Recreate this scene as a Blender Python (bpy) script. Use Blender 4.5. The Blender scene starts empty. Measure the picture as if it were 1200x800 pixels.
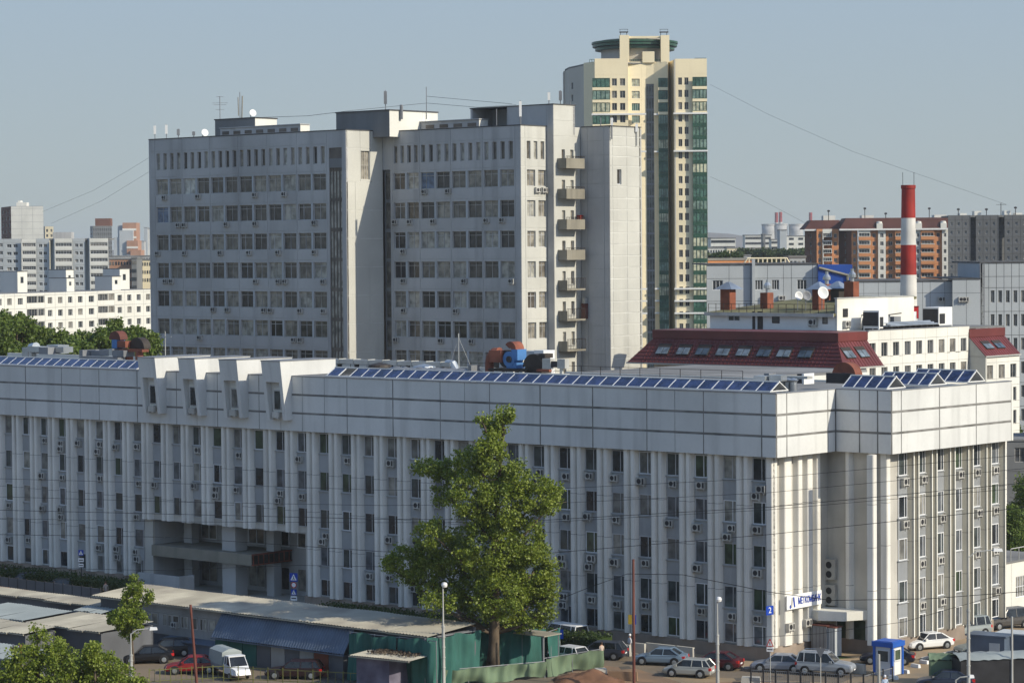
import bpy, bmesh, math, random
import numpy as np
from mathutils import Vector, Matrix
random.seed(7); np.random.seed(7)
sc = bpy.context.scene
COL = sc.collection
R = math.radians

# ------------------------------------------------------------------ camera
F, PITCH, ROLL, TH, H = 3074.0, 0.0342, 0.0075, 0.7158, 34.2
cam = bpy.data.cameras.new('camera'); cam.sensor_width = 36; cam.lens = F/1200*36
cam.clip_start = 1; cam.clip_end = 40000
camo = bpy.data.objects.new('camera', cam); COL.objects.link(camo)
_cp, _sp, _cr, _sr = math.cos(PITCH), math.sin(PITCH), math.cos(ROLL), math.sin(ROLL)
r0 = Vector((1, 0, 0)); u0 = Vector((0, _sp, _cp)); fw = Vector((0, _cp, -_sp))
rv = r0*_cr - u0*_sr; uv = r0*_sr + u0*_cr
camo.matrix_world = Matrix(((rv.x, uv.x, -fw.x, 0), (rv.y, uv.y, -fw.y, 0), (rv.z, uv.z, -fw.z, H), (0, 0, 0, 1)))
sc.camera = camo

# ------------------------------------------------------------------ light
SUN_AZ = (0.878, -0.477); SUN_EL = R(31)          # sun stands to the right and a little behind the camera
world = bpy.data.worlds.new('World'); sc.world = world; world.use_nodes = True
wn = world.node_tree.nodes; wl = world.node_tree.links; wn.clear()
sky = wn.new('ShaderNodeTexSky'); sky.sky_type = 'NISHITA'; sky.sun_disc = False
sky.sun_elevation = SUN_EL; sky.sun_rotation = math.atan2(SUN_AZ[0], SUN_AZ[1])
sky.air_density = 1.0; sky.dust_density = .7; sky.ozone_density = 2.2; sky.altitude = 150
bg = wn.new('ShaderNodeBackground'); bg.inputs[1].default_value = 0.15
wo = wn.new('ShaderNodeOutputWorld')
tcw = wn.new('ShaderNodeTexCoord'); sxyz = wn.new('ShaderNodeSeparateXYZ'); wl.new(tcw.outputs['Generated'], sxyz.inputs[0])
low = wn.new('ShaderNodeValToRGB'); low.color_ramp.elements[0].position = 0; low.color_ramp.elements[1].position = .13   # hazy air near the horizon, all the way round
SK = .79/.15
low.color_ramp.elements[0].color = (.335*SK, .385*SK, .385*SK, 1); low.color_ramp.elements[1].color = (.285*SK, .375*SK, .48*SK, 1)
wl.new(sxyz.outputs['Z'], low.inputs[0])
fmr = wn.new('ShaderNodeMapRange'); fmr.interpolation_type = 'SMOOTHSTEP'; wl.new(sxyz.outputs['Z'], fmr.inputs[0])
for i_, v_ in enumerate((.12, .62, .97, 0.0)): fmr.inputs[i_+1].default_value = v_
mxs = wn.new('ShaderNodeMix'); mxs.data_type = 'RGBA'; wl.new(fmr.outputs[0], mxs.inputs[0]); wl.new(sky.outputs[0], mxs.inputs[6]); wl.new(low.outputs[0], mxs.inputs[7])
wl.new(mxs.outputs[2], bg.inputs[0]); wl.new(bg.outputs[0], wo.inputs[0])
sun = bpy.data.lights.new('sun', 'SUN'); sun.energy = 3.2; sun.angle = R(.5); sun.color = (1, .91, .74)
suno = bpy.data.objects.new('sun', sun); COL.objects.link(suno)
sd = Vector((SUN_AZ[0]*math.cos(SUN_EL), SUN_AZ[1]*math.cos(SUN_EL), math.sin(SUN_EL)))
suno.rotation_euler = sd.to_track_quat('Z', 'Y').to_euler(); suno.location = (60, -40, 120)
sc.view_settings.view_transform = 'Standard'; sc.view_settings.look = 'None'
sc.view_settings.exposure = 0.62; sc.view_settings.gamma = 1

# ------------------------------------------------------------------ finding places: photo pixel (1200x800) -> world
def ray(px, py):
    x, y = px-600, 400-py
    x0 = x*_cr + y*_sr; y0 = -x*_sr + y*_cr
    return r0*x0 + u0*y0 + fw*F
def gp(px, py, z=0.):                      # point of height z
    d = ray(px, py); t = (z-H)/d.z; return Vector((d.x*t, d.y*t, z))
def dp(px, py, depth):                      # point at forward distance
    d = ray(px, py); t = depth/d.y; return Vector((d.x*t, d.y*t, H+d.z*t))
class Frame:
    """building frame: origin (x, y), local +X to the right along the front, +Y into the building"""
    def __init__(s, x, y, rot): s.o = Vector((x, y)); s.rot = rot; s.ex = Vector((math.cos(rot), math.sin(rot))); s.ey = Vector((-math.sin(rot), math.cos(rot)))
    def w(s, x, y): return s.o + s.ex*x + s.ey*y
    def lx(s, px, y=0, py=350):             # local x where photo column px meets plane local y
        d = ray(px, py); d2 = Vector((d.x, d.y)); p = s.o + s.ey*y
        n = s.ey; t = p.dot(n)/d2.dot(n); return (d2*t - s.o).dot(s.ex)
    def ly(s, px, x=0, py=350):
        d = ray(px, py); d2 = Vector((d.x, d.y)); p = s.o + s.ex*x
        n = s.ex; t = p.dot(n)/d2.dot(n); return (d2*t - s.o).dot(s.ey)
    def lz(s, x, y, py):
        w = s.w(x, y); px = 600 + F*w.x/w.y; d = ray(px, py); return H + d.z*w.y/d.y

# ------------------------------------------------------------------ materials
def mat(name, col, rough=.85, var=.12, scale=1.2, streak=0., bump=0., metal=0., col2=None, spec=.3, fine=.06, rnd=0.):
    m = bpy.data.materials.new(name); m.use_nodes = True; n = m.node_tree.nodes; l = m.node_tree.links
    b = n['Principled BSDF']; b.inputs['Roughness'].default_value = rough; b.inputs['Metallic'].default_value = metal
    b.inputs['Specular IOR Level'].default_value = spec
    tc = n.new('ShaderNodeTexCoord'); geo = n.new('ShaderNodeNewGeometry')
    src = geo.outputs['Position']
    def noise(sc_, det=5, stretch=None, vec=src):
        t = n.new('ShaderNodeTexNoise'); t.inputs['Scale'].default_value = sc_; t.inputs['Detail'].default_value = det
        if stretch:
            mp = n.new('ShaderNodeMapping'); mp.inputs['Scale'].default_value = stretch; l.new(vec, mp.inputs[0]); l.new(mp.outputs[0], t.inputs['Vector'])
        else: l.new(vec, t.inputs['Vector'])
        return t.outputs['Fac']
    def mixc(fac, a, c, blend='MIX'):
        x = n.new('ShaderNodeMix'); x.data_type = 'RGBA'; x.blend_type = blend
        for s, v in ((0, fac), (6, a), (7, c)):
            if hasattr(v, 'links'): l.new(v, x.inputs[s])
            else: x.inputs[s].default_value = v if s == 0 else (*v, 1)
        return x.outputs[2]
    def rng(v, a, b_, c, d):
        x = n.new('ShaderNodeMapRange'); l.new(v, x.inputs[0])
        for i, k in enumerate((a, b_, c, d)): x.inputs[i+1].default_value = k
        return x.outputs[0]
    c2 = col2 if col2 else tuple(k*(1-var*2.2) for k in col)
    out = mixc(rng(noise(scale*.35), .35, .68, 0, 1), col, c2)
    if fine: out = mixc(rng(noise(scale*9, 3), .3, .7, 0, fine*3), out, tuple(k*.7 for k in col))
    if streak: out = mixc(rng(noise(scale*1.5, 4, (1, 1, .07)), .52, .78, 0, streak), out, tuple(k*.45 for k in col))
    if rnd:
        oi = n.new('ShaderNodeObjectInfo'); out = mixc(rng(oi.outputs['Random'], 0, 1, 0, rnd), out, tuple(k*.55 for k in col))
    l.new(out, b.inputs['Base Color'])
    if bump:
        bp = n.new('ShaderNodeBump'); bp.inputs['Strength'].default_value = bump; bp.inputs['Distance'].default_value = .03
        l.new(noise(scale*14, 4), bp.inputs['Height']); l.new(bp.outputs[0], b.inputs['Normal'])
    return m
def glass(name, stops, rough=.08, spec=.5):
    """opaque dark glass whose curtains behind it differ from pane to pane"""
    m = bpy.data.materials.new(name); m.use_nodes = True; n = m.node_tree.nodes; l = m.node_tree.links
    b = n['Principled BSDF']; b.inputs['Roughness'].default_value = rough; b.inputs['Specular IOR Level'].default_value = spec
    oi = n.new('ShaderNodeObjectInfo'); r = n.new('ShaderNodeValToRGB'); r.color_ramp.interpolation = 'CONSTANT'
    e = r.color_ramp.elements
    while len(e) < len(stops): e.new(.5)
    for k, (p, c) in enumerate(stops): e[k].position = p; e[k].color = (*c, 1)
    l.new(oi.outputs['Random'], r.inputs[0])
    geo = n.new('ShaderNodeNewGeometry'); t = n.new('ShaderNodeTexNoise'); t.inputs['Scale'].default_value = 1.1; t.inputs['Detail'].default_value = 3
    l.new(geo.outputs['Position'], t.inputs['Vector'])
    mr = n.new('ShaderNodeMapRange'); l.new(t.outputs['Fac'], mr.inputs[0]); mr.inputs[1].default_value = .35; mr.inputs[2].default_value = .65; mr.inputs[3].default_value = .55; mr.inputs[4].default_value = 1.35
    x = n.new('ShaderNodeMix'); x.data_type = 'RGBA'; x.blend_type = 'MULTIPLY'; x.inputs[0].default_value = 1
    l.new(r.outputs[0], x.inputs[6]); l.new(mr.outputs[0], x.inputs[7]); l.new(x.outputs[2], b.inputs['Base Color'])
    bp = n.new('ShaderNodeBump'); bp.inputs['Strength'].default_value = .12; bp.inputs['Distance'].default_value = .05
    l.new(t.outputs['Fac'], bp.inputs['Height']); l.new(bp.outputs[0], b.inputs['Normal'])
    return m
M = dict(
 band=mat('band_paint', (.64, .645, .625), .7, .08, .5, .5, .1, rnd=.12),
 sealant=mat('joint_sealant', (.24, .235, .22), .95, .25, 2),
 fin=mat('fin_paint', (.77, .75, .69), .75, .08, .8, .5, .1, rnd=.12),
 wallw=mat('institute_wall', (.50, .48, .43), .85, .12, .8, .3, .1),
 joint=mat('joint_dark', (.10, .10, .10), .95, .2, 2),
 spandrel=mat('ribbed_metal', (.37, .385, .395), .6, .08, 1, .2),
 plinth=mat('plinth_stone', (.32, .26, .21), .8, .2, 1, .2, .3),
 roof=mat('roof_felt', (.24, .24, .235), .95, .2, .3, 0, .2),
 white=mat('white_paint', (.74, .74, .72), .5, .05, 1),
 whitew=mat('white_render', (.70, .69, .63), .8, .06, .6, .15),
 frame=mat('window_frame', (.55, .55, .55), .5, .1, 2, rnd=.8),
 woodframe=mat('old_wood_frame', (.50, .48, .44), .7, .2, 2, rnd=.5),
 pvc=mat('white_frame', (.72, .73, .74), .4, .05, 2),
 ac=mat('ac_casing', (.52, .51, .47), .6, .15, 3, rnd=.6),
 dark=mat('dark_grille', (.03, .03, .033), .6, .2, 3),
 concrete=mat('grey_concrete', (.46, .46, .45),   .85, .10, .35, .6, .15),
 concl=mat('light_concrete', (.54, .535, .485), .85, .10, .35, .45, .15),
 concd=mat('dark_concrete', (.20, .205, .205), .9, .1, .4, .3, .15),
 conjoint=mat('pale_joint', (.46, .47, .46), .9, .15, 1),
 conjoint2=mat('white_joint', (.66, .66, .62), .9, .15, 1),
 brown=mat('brown_glazing_metal', (.17, .145, .12), .5, .25, 1, .2),
 balc=mat('balcony_concrete', (.27, .25, .20), .9, .15, 1, .5, .2),
 cream=mat('cream_render', (.84, .73, .50), .85, .05, .3, .1),
 creamd=mat('cream_shade_render', (.52, .49, .43), .85, .05, .3, .1),  # cream with shade mixed into the colour, for the tower's dark left-facing sides
 green=mat('green_cladding', (.03, .09, .055), .35, .2, 1, spec=.5),
 redroof=mat('red_metal_roof', (.15, .030, .026), .5, .2, .5, .35, spec=.4),
 silver=mat('galvanised_metal', (.50, .53, .55), .35, .15, 1.2, metal=.75),
 greymetal=mat('grey_metal', (.22, .23, .245), .5, .15, 1),
 rust=mat('rusty_red_metal', (.26, .085, .05), .7, .25, 2, .2),
 brownmetal=mat('brown_metal', (.045, .035, .028), .6, .25, 2),
 bluemetal=mat('blue_metal', (.07, .20, .45), .5, .1, 2),
 brick=mat('orange_brick', (.24, .08, .045), .9, .15, 3, .1, .3),
 orange=mat('orange_panel', (.60, .27, .12), .85, .08, .4, .05),
 brownroof=mat('brown_tile', (.10, .038, .03), .85, .15, .6),
 bluew=mat('bluish_panel', (.43, .46, .475), .8, .06, .4, .15),
 blue=mat('blue_cladding', (.02, .075, .34), .5, .08, .5),
 moss=mat('mossy_roof', (.17, .16, .075), .95, .25, .6),
 chred=mat('chimney_red', (.36, .028, .02), .65, .22, .7, .5),
 chwhite=mat('chimney_white', (.68, .66, .61), .7, .14, .7, .6),
 bark=mat('bark', (.13, .10, .07), .95, .3, 3, 0, .6),
 pale=mat('galvanised_post', (.47, .47, .44), .55, .12, 2, metal=.2),
 post=mat('rust_brown_post', (.16, .055, .04), .7, .2, 2),
 asphalt=mat('dusty_asphalt', (.20, .155, .105), .95, .25, .25, 0, .2, col2=(.105, .092, .075)),
 soil=mat('bare_soil', (.27, .17, .10), 1, .3, .6, 0, .5, col2=(.16, .115, .08)),
 heapsoil=mat('heap_soil', (.21, .11, .065), 1, .3, 2, 0, .6),
 farground=mat('far_ground', (.07, .085, .05), 1, .3, .01, col2=(.11, .10, .085)),
 hill=mat('hill_scrub', (.17, .15, .12), 1, .3, .004),
 kerb=mat('kerb_concrete', (.45, .43, .38), .9, .1, 2),
 tarp=mat('green_tarpaulin', (.04, .15, .125), .8, .25, .9, .6, .2, rnd=.4),
 net=mat('green_netting', (.15, .21, .13), .9, .2, 1, .3),
 shed=mat('shed_wall', (.12, .125, .135), .85, .15, .8, .35, .1),
 shedlight=mat('shed_panel', (.33, .325, .31), .8, .12, .8, .35, .1),
 corr=mat('corrugated_blue', (.11, .145, .20), .45, .2, 1, .1),
 roofpale=mat('pale_sheet_roof', (.46, .43, .34), .8, .15, .9, .0, .1, col2=(.22, .20, .165), rnd=.75),
 roofblue=mat('pale_blue_sheet', (.30, .335, .33), .6, .12, .5),
 roofor=mat('orange_sheet', (.40, .12, .04), .8, .12, .5),
 kiosk=mat('kiosk_blue', (.02, .10, .42), .45, .08, 1),
 kioskw=mat('kiosk_white', (.55, .57, .60), .5, .06, 1),
 yellow=mat('yellow_paint', (.48, .34, .03), .6, .1, 2),
 fencey=mat('yellow_green_paint', (.15, .155, .045), .6, .15, 2),
 signblue=mat('sign_blue', (.01, .05, .35), .4, 0, 1, fine=0),
 signred=mat('sign_red', (.5, .02, .02), .4, 0, 1, fine=0),
 signwhite=mat('sign_white', (.8, .8, .8), .4, .02, 1, fine=0),
 rubber=mat('tyre_rubber', (.015, .015, .015), .9, .1, 4),
 cable=mat('black_cable', (.012, .012, .013), .6, 0, 1, fine=0),
 skin=mat('skin', (.45, .26, .18), .6, 0, 1, fine=0),
 panelblue=None,
 hedge=None)
GL = dict(
 inst=glass('institute_glass', [(0, (.02, .025, .03)), (.22, (.05, .06, .06)), (.42, (.09, .10, .11)), (.58, (.045, .065, .04)), (.72, (.15, .15, .14)), (.88, (.24, .235, .21))]),
 tower=glass('tower_glass', [(0, (.045, .04, .036)), (.14, (.085, .075, .062)), (.34, (.15, .135, .11)), (.55, (.24, .22, .18)), (.72, (.31, .30, .26)), (.945, (.10, .14, .21)), (.96, (.45, .45, .40))], .12),
 strip=glass('strip_glass', [(0, (.10, .105, .09)), (.5, (.13, .135, .115))], .15),
 far=glass('far_glass', [(0, (.03, .035, .04)), (.5, (.07, .075, .08)), (.8, (.18, .17, .15))], .15),
 greeng=glass('green_glass', [(0, (.06, .13, .10)), (.3, (.16, .23, .19)), (.55, (.09, .16, .12)), (.62, (.42, .42, .30))], .12),
 solar=glass('solar_glass', [(0, (.022, .036, .095)), (.5, (.03, .046, .115)), (.8, (.024, .036, .085))], .12),
 sky=glass('skylight_glass', [(0, (.06, .08, .10)), (.5, (.15, .18, .20))], .1),
 car=glass('car_glass', [(0, (.012, .015, .018)), (.5, (.02, .025, .03))], .05),
)

# ------------------------------------------------------------------ mesh builder and objects
class MB:
    def __init__(s): s.v = []; s.f = []; s.m = []
    def quad(s, a, b, c, d, m=0):
        k = len(s.v); s.v += [tuple(a), tuple(b), tuple(c), tuple(d)]; s.f.append((k, k+1, k+2, k+3)); s.m.append(m)
    def poly(s, pts, m=0):
        k = len(s.v); s.v += [tuple(p) for p in pts]; s.f.append(tuple(range(k, k+len(pts)))); s.m.append(m)
    def box(s, x0, x1, y0, y1, z0, z1, m=0):
        k = len(s.v); s.v += [(x, y, z) for z in (z0, z1) for x, y in ((x0, y0), (x1, y0), (x1, y1), (x0, y1))]
        for f in ((0, 3, 2, 1), (4, 5, 6, 7), (0, 1, 5, 4), (1, 2, 6, 5), (2, 3, 7, 6), (3, 0, 4, 7)): s.f.append(tuple(k+i for i in f)); s.m.append(m)
    def prism(s, pts, z0, z1, m=0, pts1=None, cap=None):     # plan polygon (ccw) between z0 and z1
        n = len(pts); k = len(s.v); q = pts1 or pts
        s.v += [(x, y, z0) for x, y in pts] + [(x, y, z1) for x, y in q]
        for i in range(n): j = (i+1) % n; s.f.append((k+i, k+j, k+n+j, k+n+i)); s.m.append(m)
        s.f.append(tuple(k+i for i in reversed(range(n)))); s.m.append(m)
        s.f.append(tuple(k+n+i for i in range(n))); s.m.append(m if cap is None else cap)
    def hull8(s, a, b, m=0):                                  # two quads joined (bottom 4, top 4)
        k = len(s.v); s.v += [tuple(p) for p in a]+[tuple(p) for p in b]
        for f in ((3, 2, 1, 0), (4, 5, 6, 7), (0, 1, 5, 4), (1, 2, 6, 5), (2, 3, 7, 6), (3, 0, 4, 7)): s.f.append(tuple(k+i for i in f)); s.m.append(m)
    def tube(s, pts, r, n=6, m=0, r1=None, cap=True):
        pts = [Vector(p) for p in pts]; k0 = len(s.v); L = len(pts)
        for i, p in enumerate(pts):
            t = (pts[min(i+1, L-1)]-pts[max(i-1, 0)]).normalized()
            a = t.orthogonal().normalized() if i == 0 else (a - t*a.dot(t)).normalized()
            b = t.cross(a); rr = r if r1 is None else r+(r1-r)*i/(L-1)
            if isinstance(r, (list, tuple)): rr = r[i]
            for j in range(n):
                an = 2*math.pi*j/n; s.v.append(tuple(p+(a*math.cos(an)+b*math.sin(an))*rr))
        for i in range(L-1):
            for j in range(n):
                j2 = (j+1) % n; s.f.append((k0+i*n+j, k0+i*n+j2, k0+(i+1)*n+j2, k0+(i+1)*n+j)); s.m.append(m)
        if cap: s.f.append(tuple(k0+j for j in reversed(range(n)))); s.m.append(m); s.f.append(tuple(k0+(L-1)*n+j for j in range(n))); s.m.append(m)
    def lathe(s, prof, n=24, c=(0, 0), m=0, sx=1, sy=1):     # prof: (r, z)
        k0 = len(s.v)
        for r, z in prof:
            for j in range(n): a = 2*math.pi*j/n; s.v.append((c[0]+r*sx*math.cos(a), c[1]+r*sy*math.sin(a), z))
        for i in range(len(prof)-1):
            for j in range(n): j2 = (j+1) % n; s.f.append((k0+i*n+j, k0+i*n+j2, k0+(i+1)*n+j2, k0+(i+1)*n+j)); s.m.append(m)
        if prof[0][0] > .001: s.f.append(tuple(k0+j for j in reversed(range(n)))); s.m.append(m)
        if prof[-1][0] > .001: s.f.append(tuple(k0+(len(prof)-1)*n+j for j in range(n))); s.m.append(m)
    def mesh(s, name, *mats, smooth=False):
        me = bpy.data.meshes.new(name); me.from_pydata(s.v, [], s.f)
        for m in mats: me.materials.append(m)
        if len(mats) > 1: me.polygons.foreach_set('material_index', s.m)
        if smooth: me.polygons.foreach_set('use_smooth', [True]*len(me.polygons))
        me.update(); return me
    def build(s, name, *mats, parent=None, loc=(0, 0, 0), rot=0, smooth=False): return ob(name, s.mesh(name, *mats, smooth=smooth), parent, loc, rot)
def ob(name, me, parent=None, loc=(0, 0, 0), rot=0):
    o = bpy.data.objects.new(name, me); COL.objects.link(o); o.location = loc
    if rot: o.rotation_euler = (0, 0, rot) if not isinstance(rot, (tuple, list)) else rot
    if parent: o.parent = parent
    return o
def tag(o, label=None, cat=None, group=None, kind=None):
    if label: o['label'] = label
    if cat: o['category'] = cat
    if group: o['group'] = group
    if kind: o['kind'] = kind
    return o
def thing(name, label, cat, loc=(0, 0, 0), rot=0, group=None):
    return tag(ob(name, None, None, loc, rot), label, cat, group)
KIDS = {}
def copy_tree(o, loc, rot, label, group=None, parent=None):
    def rec(a, par):
        c = a.copy(); COL.objects.link(c); c.parent = par
        for ch in [x for x in a.children]: rec(ch, c)
        return c
    c = rec(o, parent); c.location = loc; c.rotation_euler = (0, 0, rot); c['label'] = label
    if group: c['group'] = group
    return c

# window and panel kits, meshes shared -------------------------------------------------
CACHE = {}
def win_meshes(w, h, style, fm, gm, t=.07):
    key = (round(w, 3), round(h, 3), style, fm, gm)
    if key in CACHE: return CACHE[key]
    b = MB(); d = .08
    b.box(0, w, 0, d, 0, t); b.box(0, w, 0, d, h-t, h); b.box(0, t, 0, d, t, h-t); b.box(w-t, w, 0, d, t, h-t)
    vs, hs = {'one': ((), ()), 'two': ((.5,), ()), 'cas': ((.70,), ()), 'three': ((.33, .67), ()), 'four': ((.25, .5, .75), ()),
              'tt': ((.5,), (.76,)), 'tr': ((.36,), (.78,)), 'tall': ((), (.7,)), 'grid': ((.25, .5, .75), (.5,)), 'six': ((.17, .33, .5, .67, .83), (.6,))}[style]
    for f in vs: b.box(w*f-t*.45, w*f+t*.45, .005, d-.01, t, h-t)
    for f in hs: b.box(t, w-t, .008, d-.014, h*f-t*.4, h*f+t*.4)
    p = MB(); p.quad((t*.5, .055, t*.5), (w-t*.5, .055, t*.5), (w-t*.5, .055, h-t*.5), (t*.5, .055, h-t*.5))
    CACHE[key] = (b.mesh('window', M[fm]), p.mesh('pane', GL[gm])); return CACHE[key]
def place_window(P, x, y, z, rot, w, h, style='two', fm='frame', gm='inst', t=.07, name='window'):
    a, p = win_meshes(w, h, style, fm, gm, t); o = ob(name, a, P, (x, y, z), rot); ob('pane', p, o); return o
def cell_mesh(w, h, holes, rec, joint, wm, jm, jd=.04):
    key = ('cell', round(w, 2), round(h, 2), tuple(tuple(round(k, 2) for k in q) for q in holes), rec, joint, wm, jm)
    if key in CACHE: return CACHE[key]
    b = MB(); g = joint/2
    xs = sorted({g, w-g} | {q[0] for q in holes} | {q[1] for q in holes}); zs = sorted({g, h-g} | {q[2] for q in holes} | {q[3] for q in holes})
    for i in range(len(xs)-1):
        for j in range(len(zs)-1):
            cx, cz = (xs[i]+xs[i+1])/2, (zs[j]+zs[j+1])/2
            if any(q[0] < cx < q[1] and q[2] < cz < q[3] for q in holes): continue
            b.quad((xs[i], 0, zs[j]), (xs[i+1], 0, zs[j]), (xs[i+1], 0, zs[j+1]), (xs[i], 0, zs[j+1]))
    for x0, x1, z0, z1 in holes:
        b.quad((x0, 0, z0), (x1, 0, z0), (x1, rec, z0), (x0, rec, z0)); b.quad((x0, rec, z1), (x1, rec, z1), (x1, 0, z1), (x0, 0, z1))
        b.quad((x0, 0, z0), (x0, rec, z0), (x0, rec, z1), (x0, 0, z1)); b.quad((x1, rec, z0), (x1, 0, z0), (x1, 0, z1), (x1, rec, z1))
    if joint:
        b.quad((g, jd, g), (w-g, jd, g), (w-g, 0, g), (g, 0, g)); b.quad((g, 0, h-g), (w-g, 0, h-g), (w-g, jd, h-g), (g, jd, h-g))
        b.quad((g, 0, g), (g, 0, h-g), (g, jd, h-g), (g, jd, g)); b.quad((w-g, jd, g), (w-g, jd, h-g), (w-g, 0, h-g), (w-g, 0, g))
        b.quad((0, jd, 0), (w, jd, 0), (w, jd, g), (0, jd, g), 1); b.quad((0, jd, h-g), (w, jd, h-g), (w, jd, h), (0, jd, h), 1)
        b.quad((0, jd, g), (g, jd, g), (g, jd, h-g), (0, jd, h-g), 1); b.quad((w-g, jd, g), (w, jd, g), (w, jd, h-g), (w-g, jd, h-g), 1)
    CACHE[key] = b.mesh('wall_panel', M[wm], M[jm]); return CACHE[key]
def wall(P, p, q, z0, z1, cols, rows, wm, jm='joint', joint=.05, rec=.2, name='wall_panel'):
    """wall of panels from p to q (local plan, outside on the right of p->q seen from above turned so that +X faces -Y).
    cols: list of (width, design) ; rows: list of (height, kind). design(kind) -> list of (x0, x1, z0, z1, style, frame, glass)"""
    d = Vector((q[0]-p[0], q[1]-p[1])); L = d.length; d.normalize(); rot = math.atan2(d.y, d.x); inn = Vector((-d.y, d.x))
    s = L/sum(c[0] for c in cols); hz = (z1-z0)/sum(r[0] for r in rows)
    x = 0
    for cw, des in cols:
        w = cw*s; z = z0
        for rh, kind in rows:
            h = rh*hz; wins = des(kind, w, h) if des else []
            me = cell_mesh(w, h, [k[:4] for k in wins], rec, joint, wm, jm)
            ob(name, me, P, (p[0]+d.x*x, p[1]+d.y*x, z), rot)
            for x0, x1, a, b_, st, fm, gm in wins:
                place_window(P, p[0]+d.x*(x+x0)+inn.x*(rec-.085), p[1]+d.y*(x+x0)+inn.y*(rec-.085), z+a, rot, x1-x0, b_-a, st, fm, gm, .07 if b_-a > 1.3 else .05)
            z += h
        x += w
def plain(P, p, q, z0, z1, m, name='wall', th=.3):
    d = Vector((q[0]-p[0], q[1]-p[1])); L = d.length; b = MB(); b.box(0, L, 0, th, 0, z1-z0)
    return b.build(name, m, parent=P, loc=(p[0], p[1], z0), rot=math.atan2(d.y, d.x))

# air conditioner kit
def ac_meshes():
    if 'ac' in CACHE: return CACHE['ac']
    b = MB(); b.box(-.42, .42, -.32, 0, 0, .58); b.box(-.36, -.32, -.32, .02, -.12, 0); b.box(.32, .36, -.32, .02, -.12, 0)
    f = MB(); k = [(.21*math.cos(2*math.pi*i/12)-.12, -.325, .29+.21*math.sin(2*math.pi*i/12)) for i in range(12)]; f.poly(k)
    f.box(.18, .36, -.327, -.321, .08, .5)
    CACHE['ac'] = (b.mesh('air_conditioner', M['ac']), f.mesh('fan_grille', M['dark'])); return CACHE['ac']
def ac(P, x, y, z, rot, s=1):
    a, f = ac_meshes(); o = ob('air_conditioner', a, P, (x, y, z), rot); ob('fan_grille', f, o)
    if s != 1: o.scale = (s, s, s)
    return o

# ================================================================== MAIN WHITE INSTITUTE BUILDING
B = Frame(21.68, 215.28, -TH)                     # origin: right end of the long front, ground level
ZR, ZB, ZP = 22.4, 17.1, 1.2                      # attic top, attic bottom, foot of the fins
E0, PW = 1.49, 6.0
WB = 126.0
inst = thing('office_building', 'long white institute building with fin pilasters, a blank panelled attic and four hooded dormers', 'office building', (B.o.x, B.o.y, 0), B.rot)
YW = .78                                          # window wall plane of the front
XS = -1.35                                        # wall plane of the right hand sides, set back under the attic
YS, XQ, YE = 8.64, 5.59, 8.64+1.49+18.0
E1 = XQ-1.35
ZE = 7.2                                          # soffit of the entrance recess
RX0, RX1 = B.lx(178, .6, 650), B.lx(357, .6, 650)
# window wall, plain behind fins and windows
b = MB(); b.box(-WB, RX0, YW, YW+.3, ZP, ZB+.1); b.box(RX0, RX1, YW, YW+.3, ZE, ZB+.1); b.box(RX1, XS, YW, YW+.3, ZP, ZB+.1)
b.build('wall', M['wallw'], parent=inst)
b = MB(); b.box(XS-.3, XS, YW+.3, YS+.8, ZP, ZB+.1); b.box(XS, E1-.3, YS+.8, YS+1.1, ZP, ZB+.1); b.box(E1-.3, E1, YS+.8, YE-1.2, ZP, ZB+.1); b.box(-40, E1-.3, YE-1.5, YE-1.2, ZP, ZB+.1)
b.build('wall', M['wallw'], parent=inst)
for q in ((-WB, RX0, YW-.25, YW+.28), (RX1, XS+.25, YW-.25, YW+.28), (XS-.28, XS+.28, YW+.28, YS+.6), (XS+.28, E1+.25, YS+.55, YS+1.0), (E1-.28, E1+.25, YS+1.0, YE-1.25)): b = MB(); b.box(*q, 0, ZP-.004); b.build('plinth', M['plinth'], parent=inst)
# fins
def fin_mesh(z0, z1, base, tip, dep, mats='fin', key=None):
    k = ('fin', z0, base, tip, dep)
    if k in CACHE: return CACHE[k]
    b = MB(); zs = [z0]+[z for z in (5.75, 9.35, 12.95) if z > z0+.5]+[z1]
    for i in range(len(zs)-1):
        a, c = zs[i]+(.018 if i else 0), zs[i+1]-(.018 if i < len(zs)-2 else 0)
        o = (base-tip)/2
        b.prism([(0, 0), (o*.9, -dep+.06), (o+.07, -dep), (base-o-.07, -dep), (base-o*.9, -dep+.06), (base, 0)][::1], a, c)
    b.prism([(0.03, 0), (o+.02, -dep+.03), (base-o-.02, -dep+.03), (base-.03, 0)], zs[0]+.1, z1-.02, 1)
    CACHE[k] = b.mesh('fin', M[mats], M['joint']); return CACHE[k]
def span_mesh(w, h):
    k = ('span', w, h)
    if k in CACHE: return CACHE[k]
    b = MB(); n = 11; s = w/n
    for i in range(n): x = i*s; b.quad((x+.01, -.02, 0), (x+s*.72, -.02, 0), (x+s*.72, -.02, h), (x+.01, -.02, h)); b.quad((x+s*.72, -.02, 0), (x+s, .02, 0), (x+s, .02, h), (x+s*.72, -.02, h)); b.quad((x+s, .02, 0), (x+s+.01, -.02, 0), (x+s+.01, -.02, h), (x+s, .02, h))
    b.box(-.03, w+.03, -.14, .03, h-.06, h+.0)
    CACHE[k] = b.mesh('spandrel_panel', M['spandrel']); return CACHE[k]
rows = [(15.02, 16.95), (11.42, 13.27), (7.82, 9.67), (4.22, 6.07), (1.32, 2.95)]
rr = random.Random(3)
def ac_prob(k, side=False): return rr.random() < (.62 if k > 14 else .8)
nb = 41
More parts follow.
